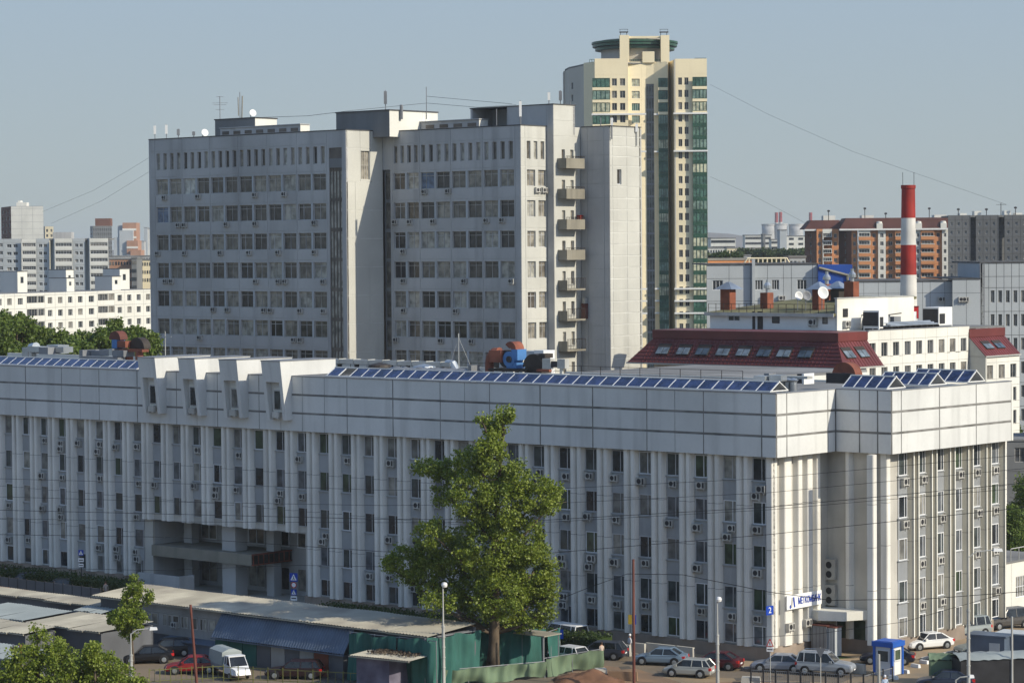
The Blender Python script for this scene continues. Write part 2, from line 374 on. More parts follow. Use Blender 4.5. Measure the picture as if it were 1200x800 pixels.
for k in range(nb):
    xr = -E0-3.0*k                                # right edge of this bay: window zone xr-1.5 .. xr, fins left of it
    inrec = RX0 < xr-.75 < RX1
    f0 = ZE if (RX0-1 < xr-2.25 < RX1) else ZP
    for j in (0, 1): ob('fin', fin_mesh(f0, ZB, .74, .42, .52), inst, (xr-1.5-.75*(2-j)+.005, YW, 0))
    for q, (z0, z1) in enumerate(rows):
        if inrec and z1 < ZE: continue
        jx = rr.uniform(-.02, .02)
        place_window(inst, xr-1.42, YW-.10, z0, 0, 1.34, z1-z0, 'cas' if (k < 20 or rr.random() < .3) else ('one' if rr.random() < .6 else 'cas'), 'frame' if rr.random() < .8 else 'pvc')
        if q < 4 and not (inrec and q == 2):
            zb = rows[q+1][1] if not (inrec and rows[q+1][0] < ZE) else ZE
            if z0-zb > .3: ob('spandrel_panel', span_mesh(1.5, round(z0-zb-.005, 3)), inst, (xr-1.5, YW-.05, zb))
        if not (inrec and q == 2) and (q < 4 and ac_prob(k) and z0 > ZE-.1 or (q == 3 and not inrec and ac_prob(k))):
            ac(inst, xr-.75+rr.choice((-.35, -.1, .1, .3)), YW-.07, z0-rr.choice((.75, .8, .95)), 0, rr.choice((1, 1, 1.1)))
            if rr.random() < .12: ac(inst, xr-.95, YW-.07, z0-1.55, 0, 1.05)
# right hand sides: fins with flat fronts
def side_fin(px0, px1, x, dep=.5, z0=ZP):
    y0, y1 = B.ly(px0, x+dep, 620), B.ly(px1, x+dep, 620); w = max(y1-y0, .3)
    ob('fin', fin_mesh(z0, ZB, round(w+.25, 2), round(w, 2), dep), inst, (x, y0-.12, 0), R(90))
ob('fin', fin_mesh(ZP, ZB, .7, .5, .5), inst, (XS, YW-.35, 0), R(90))
for a, c in ((905.5, 911.5), (920, 928.5), (936, 941), (947, 953), (958, 962)): side_fin(a, c, XS)
for a, c in ((1023.5, 1028), (1039.5, 1044)): side_fin(a, c, E1, .55)
for k in range(2): ob('fin', fin_mesh(ZP, ZB, .74, .42, .45), inst, (XS+1.9+k*2.3, YS+.8, 0))
M['finshade'] = mat('fin_flank_shade', (.52, .49, .40), .85, .10, .8, .6, .1)  # shade of the fin flanks put into a darker base colour
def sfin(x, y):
    o = ob('fin', fin_mesh(ZP, ZB, .70, .27, .55, 'finshade'), inst, (x, y, 0), R(90))
    if 'fe' not in CACHE: b = MB(); b.box(.20, .34, -.585, -.552, ZP+.02, ZB-.02); CACHE['fe'] = b.mesh('fin_lit_edge', M['whitew'])  # added pale strip: the sunlit fin front painted as colour
    ob('fin_lit_edge', CACHE['fe'], o)
for k in range(6):                                # six window columns on the far right wing
    yc = B.ly(1057+21.5*k, E1, 620)
    for q, (z0, z1) in enumerate(rows):
        place_window(inst, E1+.10, yc-.67, z0, R(90), 1.34, z1-z0, 'cas', 'pvc', t=.11)
        if q < 4: ob('spandrel_panel', span_mesh(1.5, round(z0-rows[q+1][1]-.004, 3)), inst, (E1+.05, yc-.75, rows[q+1][1]), R(90))
        if q < 4 and rr.random() < .62: ac(inst, E1+.08, yc+rr.choice((-.2, .1)), z0-.85, R(90), 1.1)
    if k < 5:
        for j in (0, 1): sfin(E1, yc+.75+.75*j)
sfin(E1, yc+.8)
for z in (3.9, 6.1): # stacked twin outdoor units in the corner
    b = MB(); b.box(-.5, .5, -.4, 0, 0, 1.75); o = b.build('air_conditioner', M['ac'], parent=inst, loc=(B.lx(975, YS+.7, 690), YS+.76, z), rot=0); 
    g = MB()
    for h in (.45, 1.25): g.poly([(.3*math.cos(2*math.pi*i/14)-.1, -.405, h+.3*math.sin(2*math.pi*i/14)) for i in range(14)])
    g.build('fan_grille', M['dark'], parent=o)
for px, py in ((924, 738), (944, 733)): ac(inst, XS+.52, B.ly(px, XS+.5, 720), B.lz(XS+.5, B.ly(px, XS+.5, 720), py), R(90), 1.05)
# small canopy in the inner corner with a glazed door
yy = YS+.78
b = MB(); b.prism([(XS+.1, yy-.02), (XS+.1, yy-3.0), (XS+1.3, yy-3.4), (XS+3.2, yy-2.4), (XS+4.4, yy-.02)], 3.0, 3.75); b.build('porch_canopy', M['whitew'], parent=inst)
b = MB(); b.box(XS+.9, XS+2.3, yy-.14, yy-.02, .9, 2.98); b.box(XS+2.6, XS+4.0, yy-.14, yy-.02, .9, 2.98); o = b.build('door', M['pvc'], parent=inst)
b = MB(); b.box(XS+1.02, XS+2.18, yy-.155, yy-.142, 1.05, 2.85); b.box(XS+2.72, XS+3.88, yy-.155, yy-.142, 1.05, 2.85); b.build('pane', GL['inst'], parent=o)
# attic panels (each a part) with a frame behind
b = MB(); D = .3
b.box(-WB, -.022, .022, .06+D, ZB+.02, ZR-.05, 0); b.box(-.06-D, -.022, .06+D, YS+.022, ZB+.02, ZR-.05, 0); b.box(-.06, XQ-.022, YS+.022, YS+.06+D, ZB+.02, ZR-.05, 0); b.box(XQ-.06-D, XQ-.022, YS+.06+D, YE, ZB+.02, ZR-.05, 0)
b.box(-WB, -.36, .3+.06, 3, ZB+.04, ZB+.2, 0); b.box(-5, XQ-.4, YS+.36, YS+3, ZB+.04, ZB+.2, 0); b.box(-3, -.4, .4, YS+.3, ZB+.05, ZB+.19); b.box(XQ-3, XQ-.4, YS+.4, YE-.3, ZB+.05, ZB+.19)
b.build('attic_frame', M['sealant'], parent=inst)
zq = [ZB, ZB+1.72, ZB+3.5, ZR]
def attic(p, d, segs, th=.055):
    rot = math.atan2(d[1], d[0]); x = 0
    for s_ in segs:
        for i in range(3):
            k = ('ap', round(s_, 2), i)
            g = .07 if s_ != 3 else .03
            if k not in CACHE:
                b = MB(); b.box(g, s_-g, 0, th, zq[i]+(.10 if i else 0), zq[i+1]-(.10 if i < 2 else .05)); CACHE[k] = b.mesh('attic_panel', M['band'])
            ob('attic_panel', CACHE[k], inst, (p[0]+d[0]*x, p[1]+d[1]*x, 0), rot)
        x += s_
n6 = int((WB-E0)//6)
front_segs = [WB-E0-6*n6]
for i in range(n6): front_segs += [3, 3] if (n6-i) in (10, 9, 15, 6, 12, 2) else [6]
attic((-WB, 0), (1, 0), front_segs+[E0])
attic((0, 0.06), (0, 1), [E0-.06, 6, YS-7.49]); attic((0.01, YS), (1, 0), [2.4, 1.8, XQ-4.21]); attic((XQ, YS+.06), (0, 1), [E0-.06, 6, 6, 6])
b = MB(); b.box(-WB, .03, -.05, .5, ZR-.045, ZR+.03); b.box(-.5, .035, .5, YS, ZR-.045, ZR+.03); b.box(-.5, XQ+.03, YS-.02, YS+.5, ZR-.04, ZR+.035); b.box(XQ-.5, XQ+.035, YS+.5, YE+.03, ZR-.045, ZR+.03)
b.build('coping', M['greymetal'], parent=inst)
b = MB(); b.box(-WB, -.4, .4, 20, 21.5, 21.8); b.box(-46, XQ-.4, 20, 24, 21.502, 21.802); b.box(-.4, XQ-.4, YS+.4, 20, 21.5, 21.8); b.box(-46, XQ-.4, 24, YE-.1, 21.5, 21.79)
b.box(-46, -24, YE-.1, 50, 21.5, 21.85)
b.build('roof', M['roof'], parent=inst)
b = MB(); b.box(-46, XQ, YE, YE+.3, ZB, 21.95); b.box(-WB, -46, 20, 20.3, 10, 22.6); b.box(-24, -23.7, YE+.3, 50, 14, 21.6)
b.build('parapet', M['whitew'], parent=inst)
# hooded dormers
for i, (pl, pr, py) in enumerate(((161, 181, 419), (208.4, 227.8, 420.3), (256, 277, 421.7), (305.6, 328, 423.2))):
    A_, Bq = 1.55, .85
    x0, x1 = B.lx(pl, -A_, 420), B.lx(pr, -A_, 420); zt = B.lz((x0+x1)/2, -A_, py); z0 = 18.15; zl = zt-2.0; w = .42
    fr = lambda z: -(Bq+(A_-Bq)*(z-z0)/(zt-z0))
    b = MB()
    def sl(xa, xb, za, zb_, yb=-.004):
        b.hull8([(xa, fr(za), za), (xb, fr(za), za), (xb, yb, za), (xa, yb, za)], [(xa, fr(zb_), zb_), (xb, fr(zb_), zb_), (xb, yb, zb_), (xa, yb, zb_)])
    sl(x0, x0+w, z0, zl); sl(x1-w, x1, z0, zl); sl(x0, x1, zl, zt)
    b.box(x0, x1, -.004, 6.0, ZR+.04, zt)
    b.hull8([(x0+w, fr(zl), zl-.02), (x1-w, fr(zl), zl-.02), (x1-w, -.2, zl-.02), (x0+w, -.2, zl-.02)], [(x0+w, fr(zl), zl), (x1-w, fr(zl), zl), (x1-w, -.2, zl), (x0+w, -.2, zl)])
    hd = b.build('dormer_hood', M['band'], parent=inst)
    c = MB(); c.box(x0-.05, x1+.05, -A_-.05, 6.05, zt, zt+.07); c.build('coping', M['greymetal'], parent=hd)
    c = MB(); c.hull8([(x0+w, -.35, 18.2), (x1-w, -.35, 18.2), (x1-w, -.1, 18.2), (x0+w, -.1, 18.2)], [(x0+w, -.6, zl), (x1-w, -.6, zl), (x1-w, -.1, zl), (x0+w, -.1, zl)]); c.build('chute_lining', M['band'], parent=hd)
    xm = (x0+x1)/2
    c = MB(); c.box(xm-.58, xm+.62, -.62, -.2, 18.9, 21.25); c.build('window_surround', M['whitew'], parent=hd)
    a, p = win_meshes(.95, 1.9, 'tall', 'frame', 'inst'); o = ob('window', a, hd, (xm-.42, -.72, 19.1)); ob('pane', p, o) if False else None
    g = MB(); g.box(xm-.34, xm+.45, -.735, -.70, 19.2, 20.9); g.build('pane', GL['inst'], parent=hd)
    a, f = ac_meshes(); ob('air_conditioner', a, hd, (xm, -.68, 18.35))
# entrance recess
b = MB(); b.box(RX0, RX1, YW+.3, 9.0, ZE-.05, ZE+.3); b.box(RX0-.3, RX0, YW+.3, 9.0, 0, ZE+.3); b.box(RX1, RX1+.3, YW+.3, 9.0, 0, ZE+.3); b.box(RX0, RX1, 6.1, 6.4, 0, ZE-.06); b.build('recess_wall', M['concrete'], parent=inst)
b = MB(); b.box(RX0, RX1, YW+.3, 9, 0, .12); b.box(RX0-2, RX1+2, -6, YW-.3, 0, .08); b.build('entrance_floor', M['kerb'], parent=inst)
xs_ = B.lx(295, .6, 665)
c = MB(); c.box(RX0+.02, xs_, .55, 6.0, 3.5, 4.6); cn = c.build('entrance_canopy', M['balc'], parent=inst)
c = MB(); c.box(xs_+.005, xs_+.16, .6, 6.0, 4.5, 4.66); c.box(xs_+.005, xs_+.16, .6, 6.0, 3.5, 3.62)
for k in range(8): c.box(xs_+.005, xs_+.12, .7+k*.7, .8+k*.7, 3.62, 4.5)
c.box(xs_+.004, xs_+.05, .62, 5.98, 3.62, 4.5, 1); c.build('sign_frame', M['rust'], M['brownmetal'], parent=cn)
for pl, pr, y, wd in ((216, 225, 3.9, 1.0), (260.5, 276, 1.6, 1.6), (312.5, 321, 3.8, 1.0)):
    x0, x1 = B.lx(pl, y, 660), B.lx(pr, y, 660); c = MB(); c.box(x0, x1, y, y+wd, .1, 3.49); c.box(x0, x1, y, y+wd, 4.61, ZE-.07); c.build('column', M['concrete'], parent=inst)
for k, x in enumerate(np.linspace(RX0+1.5, RX1-3, 6)):
    place_window(inst, x, 6.0, 4.85, 0, 2.4, 2.0, 'tt', 'pvc', 'tower', t=.12)
    place_window(inst, x, 6.0, .5, 0, 2.4, 2.3, 'two', 'frame', 'tower')
ac(inst, B.lx(219, 4, 650), 4.4, 4.8, 0, 1.2)
b = MB(); b.box(RX0+.3, RX0+6.3, -1.6, -1.3, 0, 2.0); b.box(RX0+6.3, RX0+6.6, -1.6, .4, 0, 2.0); b.build('ramp_wall', M['concrete'], parent=inst)

# skylight / solar rows on the roof ------------------------------------------------------
def solar_row(label, x0, x1, y0, z0, n, dy=1.25, dz=.74, skip=()):
    w = B.w(x0, y0); t = thing('solar_panel_row', label, 'solar panels', (w.x, w.y, z0), B.rot, 'rows of blue roof panels in white frames')
    L = x1-x0; s = L/n; b = MB()
    for i in range(n+1):
        x = i*s; b.hull8([(x-.05, -.06, 0), (x+.05, -.06, 0), (x+.05, .06, 0), (x-.05, .06, 0)], [(x-.05, dy-.06, dz), (x+.05, dy-.06, dz), (x+.05, dy+.06, dz), (x-.05, dy+.06, dz)])
    b.box(-.05, L+.05, dy-.08, dy+.08, dz-.02, dz+.08); b.box(-.05, L+.05, -.1, .04, -.04, .05)
    for x in (0, L): b.hull8([(x-.06, 2*dy-.06, 0), (x+.06, 2*dy-.06, 0), (x+.06, 2*dy+.06, 0), (x-.06, 2*dy+.06, 0)], [(x-.06, dy-.06, dz), (x+.06, dy-.06, dz), (x+.06, dy+.06, dz), (x-.06, dy+.06, dz)]); b.box(x-.05, x+.05, 0, 2*dy, -.03, .06)
    b.poly([(0, 2*dy, 0), (L, 2*dy, 0), (L, dy, dz-.03), (0, dy, dz-.03)])
    b.build('frame', M['white'], parent=t)
    key = ('solar', round(s, 2), dy, dz)
    if key not in CACHE:
        p = MB(); p.hull8([(.05, 0, .0), (s-.05, 0, 0), (s-.05, .03, -.02), (.05, .03, -.02)], [(.05, dy, dz), (s-.05, dy, dz), (s-.05, dy+.03, dz-.02), (.05, dy+.03, dz-.02)]); CACHE[key] = p.mesh('solar_panel', GL['solar'])
    for i in range(n):
        if i not in skip: ob('solar_panel', CACHE[key], t, (i*s, .0, .02))
    return t
xa = B.lx(-60, .5, 430); xb = B.lx(161, .5, 430); solar_row('row of blue roof panels left of the four dormer hoods', xa, xb, .45, ZR+.1, round((xb-xa)/1.5))
xa = B.lx(383, .5, 440); xb = -.9; solar_row('longest row of blue roof panels, from the hoods to the corner', xa, xb, .45, ZR+.1, round((xb-xa)/1.5), skip=(1,))
for i, (px, yq, lb) in enumerate(((987, YS+.7, 'front row of blue roof panels on the right wing roof'), (1027, YS+7.2, 'middle row of blue roof panels on the right wing roof'), (1066, YS+13.6, 'rear row of blue roof panels on the right wing roof'))):
    xa = B.lx(px, yq, 450); solar_row(lb, xa, XQ-.9, yq, ZR+.1, 4 if i == 0 else 5, 1.4, .95)

# bank sign and plates -------------------------------------------------------------------
def text_mesh(s, size, m, ext=.01, name='lettering', bold=0.):
    cu = bpy.data.curves.new('t', 'FONT'); cu.body = s; cu.size = size; cu.extrude = ext; cu.align_x = 'CENTER'; cu.align_y = 'CENTER'; cu.resolution_u = 2; cu.offset = bold
    o = bpy.data.objects.new('t', cu); COL.objects.link(o); bpy.context.view_layer.update()
    me = bpy.data.meshes.new_from_object(o.evaluated_get(bpy.context.evaluated_depsgraph_get())); bpy.data.objects.remove(o); bpy.data.curves.remove(cu)
    me.name = name; me.materials.clear(); me.materials.append(m); return me
xp = XS+.62; ya, yb = B.ly(921, xp, 705), B.ly(961.5, xp, 705); za = B.lz(xp, ya, 714.5)
w = B.w(xp, ya); Ls = yb-ya
sg = thing('bank_sign', 'white bank sign with blue Cyrillic lettering on the sunlit fins above the corner entrance', 'sign', (w.x, w.y, za), B.rot+R(90))
b = MB(); b.box(0, Ls, -.12, 0, 0, 1.18); b.build('sign_board', M['signwhite'], parent=sg)
tm = text_mesh('МЕТКОМБАНК', .78, M['signblue'], bold=.012); xsv = [v.co.x for v in tm.vertices]; tw = max(xsv)-min(xsv); k_ = (Ls*.66)/tw
o = ob('lettering', tm, sg, (Ls*.64, -.14, .58), (R(90), 0, 0)); o.scale = (k_, 1, 1)
b = MB()
b.prism([(0, 0), (.42, 0), (.72, 1), (.30, 1)], 0, .02); b.prism([(.62, 1), (.95, 0), (1.30, 0), (1.02, 1)], 0, .02, 1); b.lathe([(0, 0), (.2, 0), (.2, .02), (0, .02)], 10, (-.12, .1), 1)
o = b.build('logo', M['pale'], M['signblue'], parent=sg, loc=(Ls*.1, -.125, .15), rot=(R(90), 0, 0)); o.scale = (.55*Ls/5.5, .85, 1)
w = B.w(XS+.62, B.ly(901.5, XS+.6, 716)); z = B.lz(XS+.6, B.ly(901.5, XS+.6, 716), 720)
t = thing('house_number_plate', 'small blue house number plate reading 2 at the building corner', 'number plate', (w.x, w.y, z), B.rot+R(80))
b = MB(); b.box(-.42, .42, -.05, 0, 0, .75); b.build('plate', M['signblue'], parent=t)
ob('lettering', text_mesh('2', .7, M['signwhite']), t, (0, -.06, .37), (R(90), 0, 0))
w = B.w(XS+5.0, YS+.7); z = B.lz(XS+5, YS+.7, 711)


# ================================================================== GREY OFFICE TOWER
a0 = dp(610, 147, 328); G = Frame(a0.x, a0.y, -TH)
gt = thing('office_tower', 'tall grey concrete office tower in two stepped blocks, balconies on its sunlit end', 'office tower', (G.o.x, G.o.y, 0), G.rot)
gx1 = G.lx(458, 0, 300); gx0 = G.lx(449.5, 0, 300); gy1 = G.ly(406.5, gx0, 300); gxl = G.lx(177.5, gy1, 300)
gzt = G.lz(0, 0, 147); gzl = G.lz(gx0, gy1, 152.5)
FH = (G.lz(-2, 0, 199) - G.lz(-2, 0, 378))/5      # storey height from the window rows
ztop = G.lz(-2, 0, 199)+.35                        # head of the first full row
BASE = ztop - 9*FH
TR = random.Random(11)
def tw_full(kind, w, h):
    if kind == 'blank': return []
    if kind == 'slots':
        n = 4; s = w/n; return [(s*i+s*.22, s*i+s*.74, h*.28, h*.92, 'one', 'woodframe', 'tower') for i in range(n)]
    a, c = w*.035, w*.965; m = w/2; st = 'tt'
    return [(a, m-.17, h-2.45, h-.3, TR.choice(('tt', 'tt', 'tr')), TR.choice(('woodframe', 'woodframe', 'frame')), 'tower'), (m+.17, c, h-2.45, h-.3, 'tt', TR.choice(('woodframe', 'woodframe', 'frame')), 'tower')]
def tower_face(p, q, n, zt, cols, slots=True, jm='conjoint', wm='concrete'):
    sr = G.lz(-2, 0, 166)+.35 - ztop if slots else 0
    rows_ = [(FH, 'f')]*9 + ([(sr, 'slots')] if slots else []) + [(zt-ztop-sr, 'blank')]
    wall(gt, p, q, BASE, zt, cols, rows_, wm, jm, .07, .28)
    if wm == 'concrete':
        L = math.hypot(q[0]-p[0], q[1]-p[1]); s_ = L/sum(c[0] for c in cols); x = 0
        if 'pier' not in CACHE: b = MB(); b.box(-.15, .15, -.03, .0, -.05, 2.15); CACHE['pier'] = b.mesh('window_pier', M['bluew'])
        for cw, de in cols:
            if de:
                for r_ in range(9): ob('window_pier', CACHE['pier'], gt, (p[0]+x+cw*s_/2, p[1], BASE+FH*(r_+1)-2.4))
            x += cw*s_
bl = -gx1
tower_face((gx1, 0), (0, 0), 4, gzt, [(.4, None)] + [(4.6, tw_full)] + [(5.2, tw_full)]*3 + [(.9, None)])
gsr = G.lx(384, gy1, 300)
tower_face((gxl, gy1), (gsr, gy1), 6, gzl, [(.9, None)] + [(5.2, tw_full)]*6)
# dark glazed stair strip at the end of the left block, and the one in the inner corner
def strip(P, x0, x1, y, z0, z1, n, m1='brown', gl='tower', name='glazed_strip', fh=FH):
    b = MB(); w = x1-x0
    b.box(x0, x1, y+.1, y+.2, z0, z1, 1)
    o = b.build(name, M[m1], GL[gl], parent=P); c = MB(); k = int(round((z1-z0)/fh))
    for i in range(n+1): x = x0+w*i/n; c.box(x-.07, x+.07, y, y+.12, z0, z1)
    for i in range(k+1): z = z1-(z1-z0)*i/k; c.box(x0, x1, y+.02, y+.11, z-.45, z)
    c.build('mullions', M[m1], parent=o); return o
sx0, sx1 = G.lx(386.5, gy1, 300), G.lx(401.5, gy1, 300)
plain(gt, (gsr, gy1), (sx0, gy1), BASE, gzl-2.2, M['concrete']); plain(gt, (sx1, gy1), (gx0, gy1), BASE, gzl-2.2, M['concrete']); plain(gt, (gsr, gy1), (gx0, gy1), gzl-2.2, gzl, M['concrete'])
strip(gt, sx0, sx1, gy1+.15, BASE, ztop+.4, 4); plain(gt, (sx0, gy1), (sx1, gy1), ztop+.4, ztop+1.6, M['concd']); 
b = MB(); b.box(sx0, sx1, gy1+.1, gy1+.2, ztop+1.6, gzl-2.2); b.build('louvre', M['brown'], parent=gt)
# sunlit blank step wall: stacked panels
def blank_face(p, q, z0, z1, wm='concl', jm='conjoint2', rowh=1.55, cols=((1, None),), j=.08): 
    n = max(1, round((z1-z0)/rowh)); wall(gt, p, q, z0, z1, list(cols), [((z1-z0)/n, 'blank')]*n, wm, jm, j, .28)
def one_slot(kind, w, h): return [(w*.38, w*.62, .6, h-.4, 'one', 'woodframe', 'tower')]
zb_ = gzl-2.3; blank_face((gx0, gy1), (gx0, 0), BASE, zb_-4.3, rowh=FH, cols=((1, None), (3.2, None)))
wall(gt, (gx0, gy1), (gx0, 0), zb_-4.3, gzl, [(1.6, None), (1.2, lambda k, w, h: [(.15, w-.15, .3, h-.3, 'grid', 'woodframe', 'tower')] if k == 'v' else []), (1.4, None)], [(4.3, 'v'), (2.3, 'blank')], 'concl', 'conjoint2', .08, .28)
strip(gt, gx0+.05, gx1-.05, .35, BASE, ztop+.2, 1, 'concd'); plain(gt, (gx0, 0), (gx1, 0), ztop+.2, gzt, M['concrete'])
# right end
gy2 = G.ly(641.5, 0, 300)
def tw_two(kind, w, h):
    if kind == 'blank': return []
    if kind == 'slots': return [(w*f, w*(f+.17), h*.28, h*.92, 'one', 'woodframe', 'tower') for f in (.08, .40, .72)]
    return [(w*.08, w*.46, h-2.4, h-.35, 'tt', 'frame', 'tower'), (w*.60, w*.97, h-2.4, h-.35, 'tt', 'frame', 'tower')]
tower_face((0, 0), (0, gy2), 1, gzt, [(.9, None), (4.6, tw_two)], jm='conjoint2', wm='concl')
gx2 = G.lx(649.5, gy2, 300); gy3 = G.ly(681, gx2, 300); gx3 = G.lx(715, gy3, 300); gy4 = G.ly(751.5, gx3, 300); gyt = G.ly(673.5, gx2, 130)
zt2 = G.lz(gx2, gy2, 122.5); zt3 = G.lz(gx3, gy3, 148)
blank_face((0, gy2), (gx2, gy2), BASE, zt2, 'concrete', 'conjoint', FH)
balz = [G.lz(gx2, gy2+4, y) for y in (196, 231.5, 266.5, 301.5, 337.5, 373, 408.5)]   # balcony slab levels
balz = [balz[0]-i*(balz[0]-balz[-1])/6 for i in range(7)]
fhb = balz[0]-balz[1]
def bal_door(kind, w, h): return [(w*.30, w*.42, .12, 2.2, 'one', 'woodframe', 'tower'), (w*.62, w*.74, .5, 2.2, 'one', 'frame', 'tower')] if kind == 'd' else []
z_ = balz[-1]
wall(gt, (gx2, gy2), (gx2, gy3), z_-fhb, z_+7*fhb, [(1, bal_door)], [(fhb, 'd')]*8, 'concl', 'conjoint2', .07, .3)
wall(gt, (gx2, gy2), (gx2, gyt), z_+7*fhb, zt2, [(1, None)], [(2, 'blank')]*2, 'concl', 'conjoint2', .07, .3)
plain(gt, (gx2, gyt), (gx2, gy3), z_+7*fhb, zt3, M['concl'])
blank_face((gx2, gy3), (gx3, gy3), BASE, zt3, 'concrete', 'conjoint', 1.77, ((1, None), (2.4, None), (.8, None)), .05)
def slot2(kind, w, h): return [(w*.32, w*.62, .3, 2.2, 'one', 'pvc', 'tower')] if kind == 's' else []
zs_ = G.lz(gx3, gy3+3, 219)
wall(gt, (gx3, gy3), (gx3, gy4), BASE, zt3, [(.45, None), (2.2, slot2), (2.2, None)], [((zs_-BASE)/22, 'b')]*22 + [(2.6, 's')] + [((zt3-zs_-2.6)/4, 'b')]*4, 'concl', 'conjoint2', .11, .28)
plain(gt, (gx3, gy4), (gx2-6, gy4), BASE, zt3, M['concl']); plain(gt, (gx2, gyt), (gx2-14, gyt), zt3-1, zt2, M['concrete']); plain(gt, (gx2-14, gyt), (gx2-14, gy2), gzt-1, zt2, M['concrete'])
plain(gt, (G.lx(594, gy2, 130), gy2), (0, gy2), gzt-.5, zt2, M['concrete'])
for i, z in enumerate(balz):
    b = MB(); y0, y1 = gy2+.7, gy3-1.0; xo = gx2+1.5
    b.box(gx2+.0, xo, y0, y1, z-.22, z)
    if i < 4: b.box(xo-.1, xo, y0, y1, z, z+1.05); b.box(gx2, xo-.1, y0, y0+.1, z, z+1.05); b.box(gx2, xo-.1, y1-.1, y1, z, z+1.05)
    else: b.box(gx2, xo, y0, y0+.1, z, z+1.05)
    o = b.build('balcony', M['balc'], parent=gt)
    r = MB()
    for k in range(13): y = y0+(y1-y0)*k/12; r.box(xo-.06, xo-.02, y-.02, y+.02, z, z+1.3)
    r.box(xo-.07, xo-.01, y0, y1, z+1.28, z+1.33); r.box(gx2, xo, y1-.03, y1, z+1.28, z+1.33); r.build('railing', M['brownmetal'], parent=o)
w = G.w(gx2+.8, gy2+5.0); b = MB(); b.box(-.3, .3, -.3, .3, 0, 1.9); b.box(-.2, .2, -.2, .2, 1.9, 2.6, 1); tag(b.build('locker', M['post'], M['pale'], loc=(w.x, w.y, balz[5]), rot=G.rot), 'brown locker standing on the second lowest visible balcony of the grey tower', 'locker')
w = G.w(gx2+.5, gy2+4.6); b = MB(); b.box(-.25, .25, -.3, .3, 0, 1.5); b.box(-.3, .3, -.34, .34, 1.5, 1.6); tag(b.build('locker', M['chred'], loc=(w.x, w.y, balz[2]), rot=G.rot), 'small red locker on the third balcony from the top of the grey tower', 'locker')
# roofs, back walls and copings
b = MB(); b.prism([(gxl+.2, gy1+.2), (gx0-.2, gy1+.2), (gx0-.2, 0.2), (-.2, .2), (-.2, gy2+.2), (gx2-.2, gy2+.3), (gx2-.2, gy3+.1), (gx3-.2, gy3+.2), (gx3-.2, gy4-.1), (gxl+.2, gy4-.1)], gzt-1.2, gzt-.6); b.build('roof', M['roof'], parent=gt)
b = MB(); b.box(gxl-.3, gxl, gy1, gy4, BASE, gzl); b.box(gxl, gx3-.35, gy4+.31, gy4+.6, BASE, zt3-.2); b.build('back_wall', M['concrete'], parent=gt)
b = MB(); b.box(gxl-.3, gx0+.05, gy1-.05, gy1+.35, gzl, gzl+.12); b.box(gx0-.3, gx0+.06, gy1+.35, .1, gzl, gzl+.11); b.box(gx0+.07, .06, -.05, .35, gzt, gzt+.12); b.box(-.3, .07, .35, gy2, gzt, gzt+.11)
b.box(gx2-14.1, gx2+.08, gy2-.06, gyt+.2, zt2, zt2+.12); b.box(gx2+.1, gx3+.07, gy3-.06, gy4+.1, zt3, zt3+.12); b.build('coping', M['joint'], parent=gt)
# rooftop rooms
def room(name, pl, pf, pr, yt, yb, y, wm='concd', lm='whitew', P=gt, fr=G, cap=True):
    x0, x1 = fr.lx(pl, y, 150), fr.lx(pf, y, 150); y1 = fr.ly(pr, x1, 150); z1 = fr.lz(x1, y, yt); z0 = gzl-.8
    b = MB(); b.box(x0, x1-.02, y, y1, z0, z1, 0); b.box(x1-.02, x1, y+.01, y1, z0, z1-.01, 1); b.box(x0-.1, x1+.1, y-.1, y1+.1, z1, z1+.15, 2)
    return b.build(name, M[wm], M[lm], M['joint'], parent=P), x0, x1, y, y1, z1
rm1 = room('rooftop_room', 252, 299, 324.5, 138.5, 160, gy1+9)
rm2 = room('rooftop_room', 394, 456.5, 513, 129.5, 150, gy1+5)
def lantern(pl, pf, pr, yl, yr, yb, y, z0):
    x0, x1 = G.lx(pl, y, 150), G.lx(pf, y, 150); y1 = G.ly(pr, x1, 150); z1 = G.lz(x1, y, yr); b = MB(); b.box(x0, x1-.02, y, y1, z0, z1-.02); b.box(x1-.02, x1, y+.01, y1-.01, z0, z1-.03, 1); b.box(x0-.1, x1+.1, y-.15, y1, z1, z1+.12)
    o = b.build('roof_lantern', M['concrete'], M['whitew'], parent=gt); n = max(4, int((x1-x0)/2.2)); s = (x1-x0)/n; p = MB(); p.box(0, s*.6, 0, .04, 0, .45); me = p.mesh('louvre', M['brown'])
    for i in range(n): ob('louvre', me, o, (x0+s*(i+.2), y-.05, z1-.85))
lantern(258, 352, 363, 148, 146, 157, gy1+4.5, gzl-.8); lantern(464, 561.5, 572, 150, 140, 150, 4, gzt-.8)
# units under the tower windows
for face, (p, L, n) in {'l': ((gxl+.9, gy1), gsr-gxl-.9, 12), 'r': ((gx1+.4, 0), -gx1-1.3, 8)}.items():
    for fl in range(1, 8):
        zt = ztop-FH*(fl-1)-2.4
        for i in range(n):
            if TR.random() < .46: ac(gt, p[0]+L*(i+.5+TR.choice((-.3, .25)))/n, p[1]-.02, zt-.7, 0, 1.05)
for fl, y in ((1, 3.0), (1, 4.3), (4, 5.5)): ac(gt, .02, y, ztop-FH*(fl-1)-3.2, R(90), 1.1)

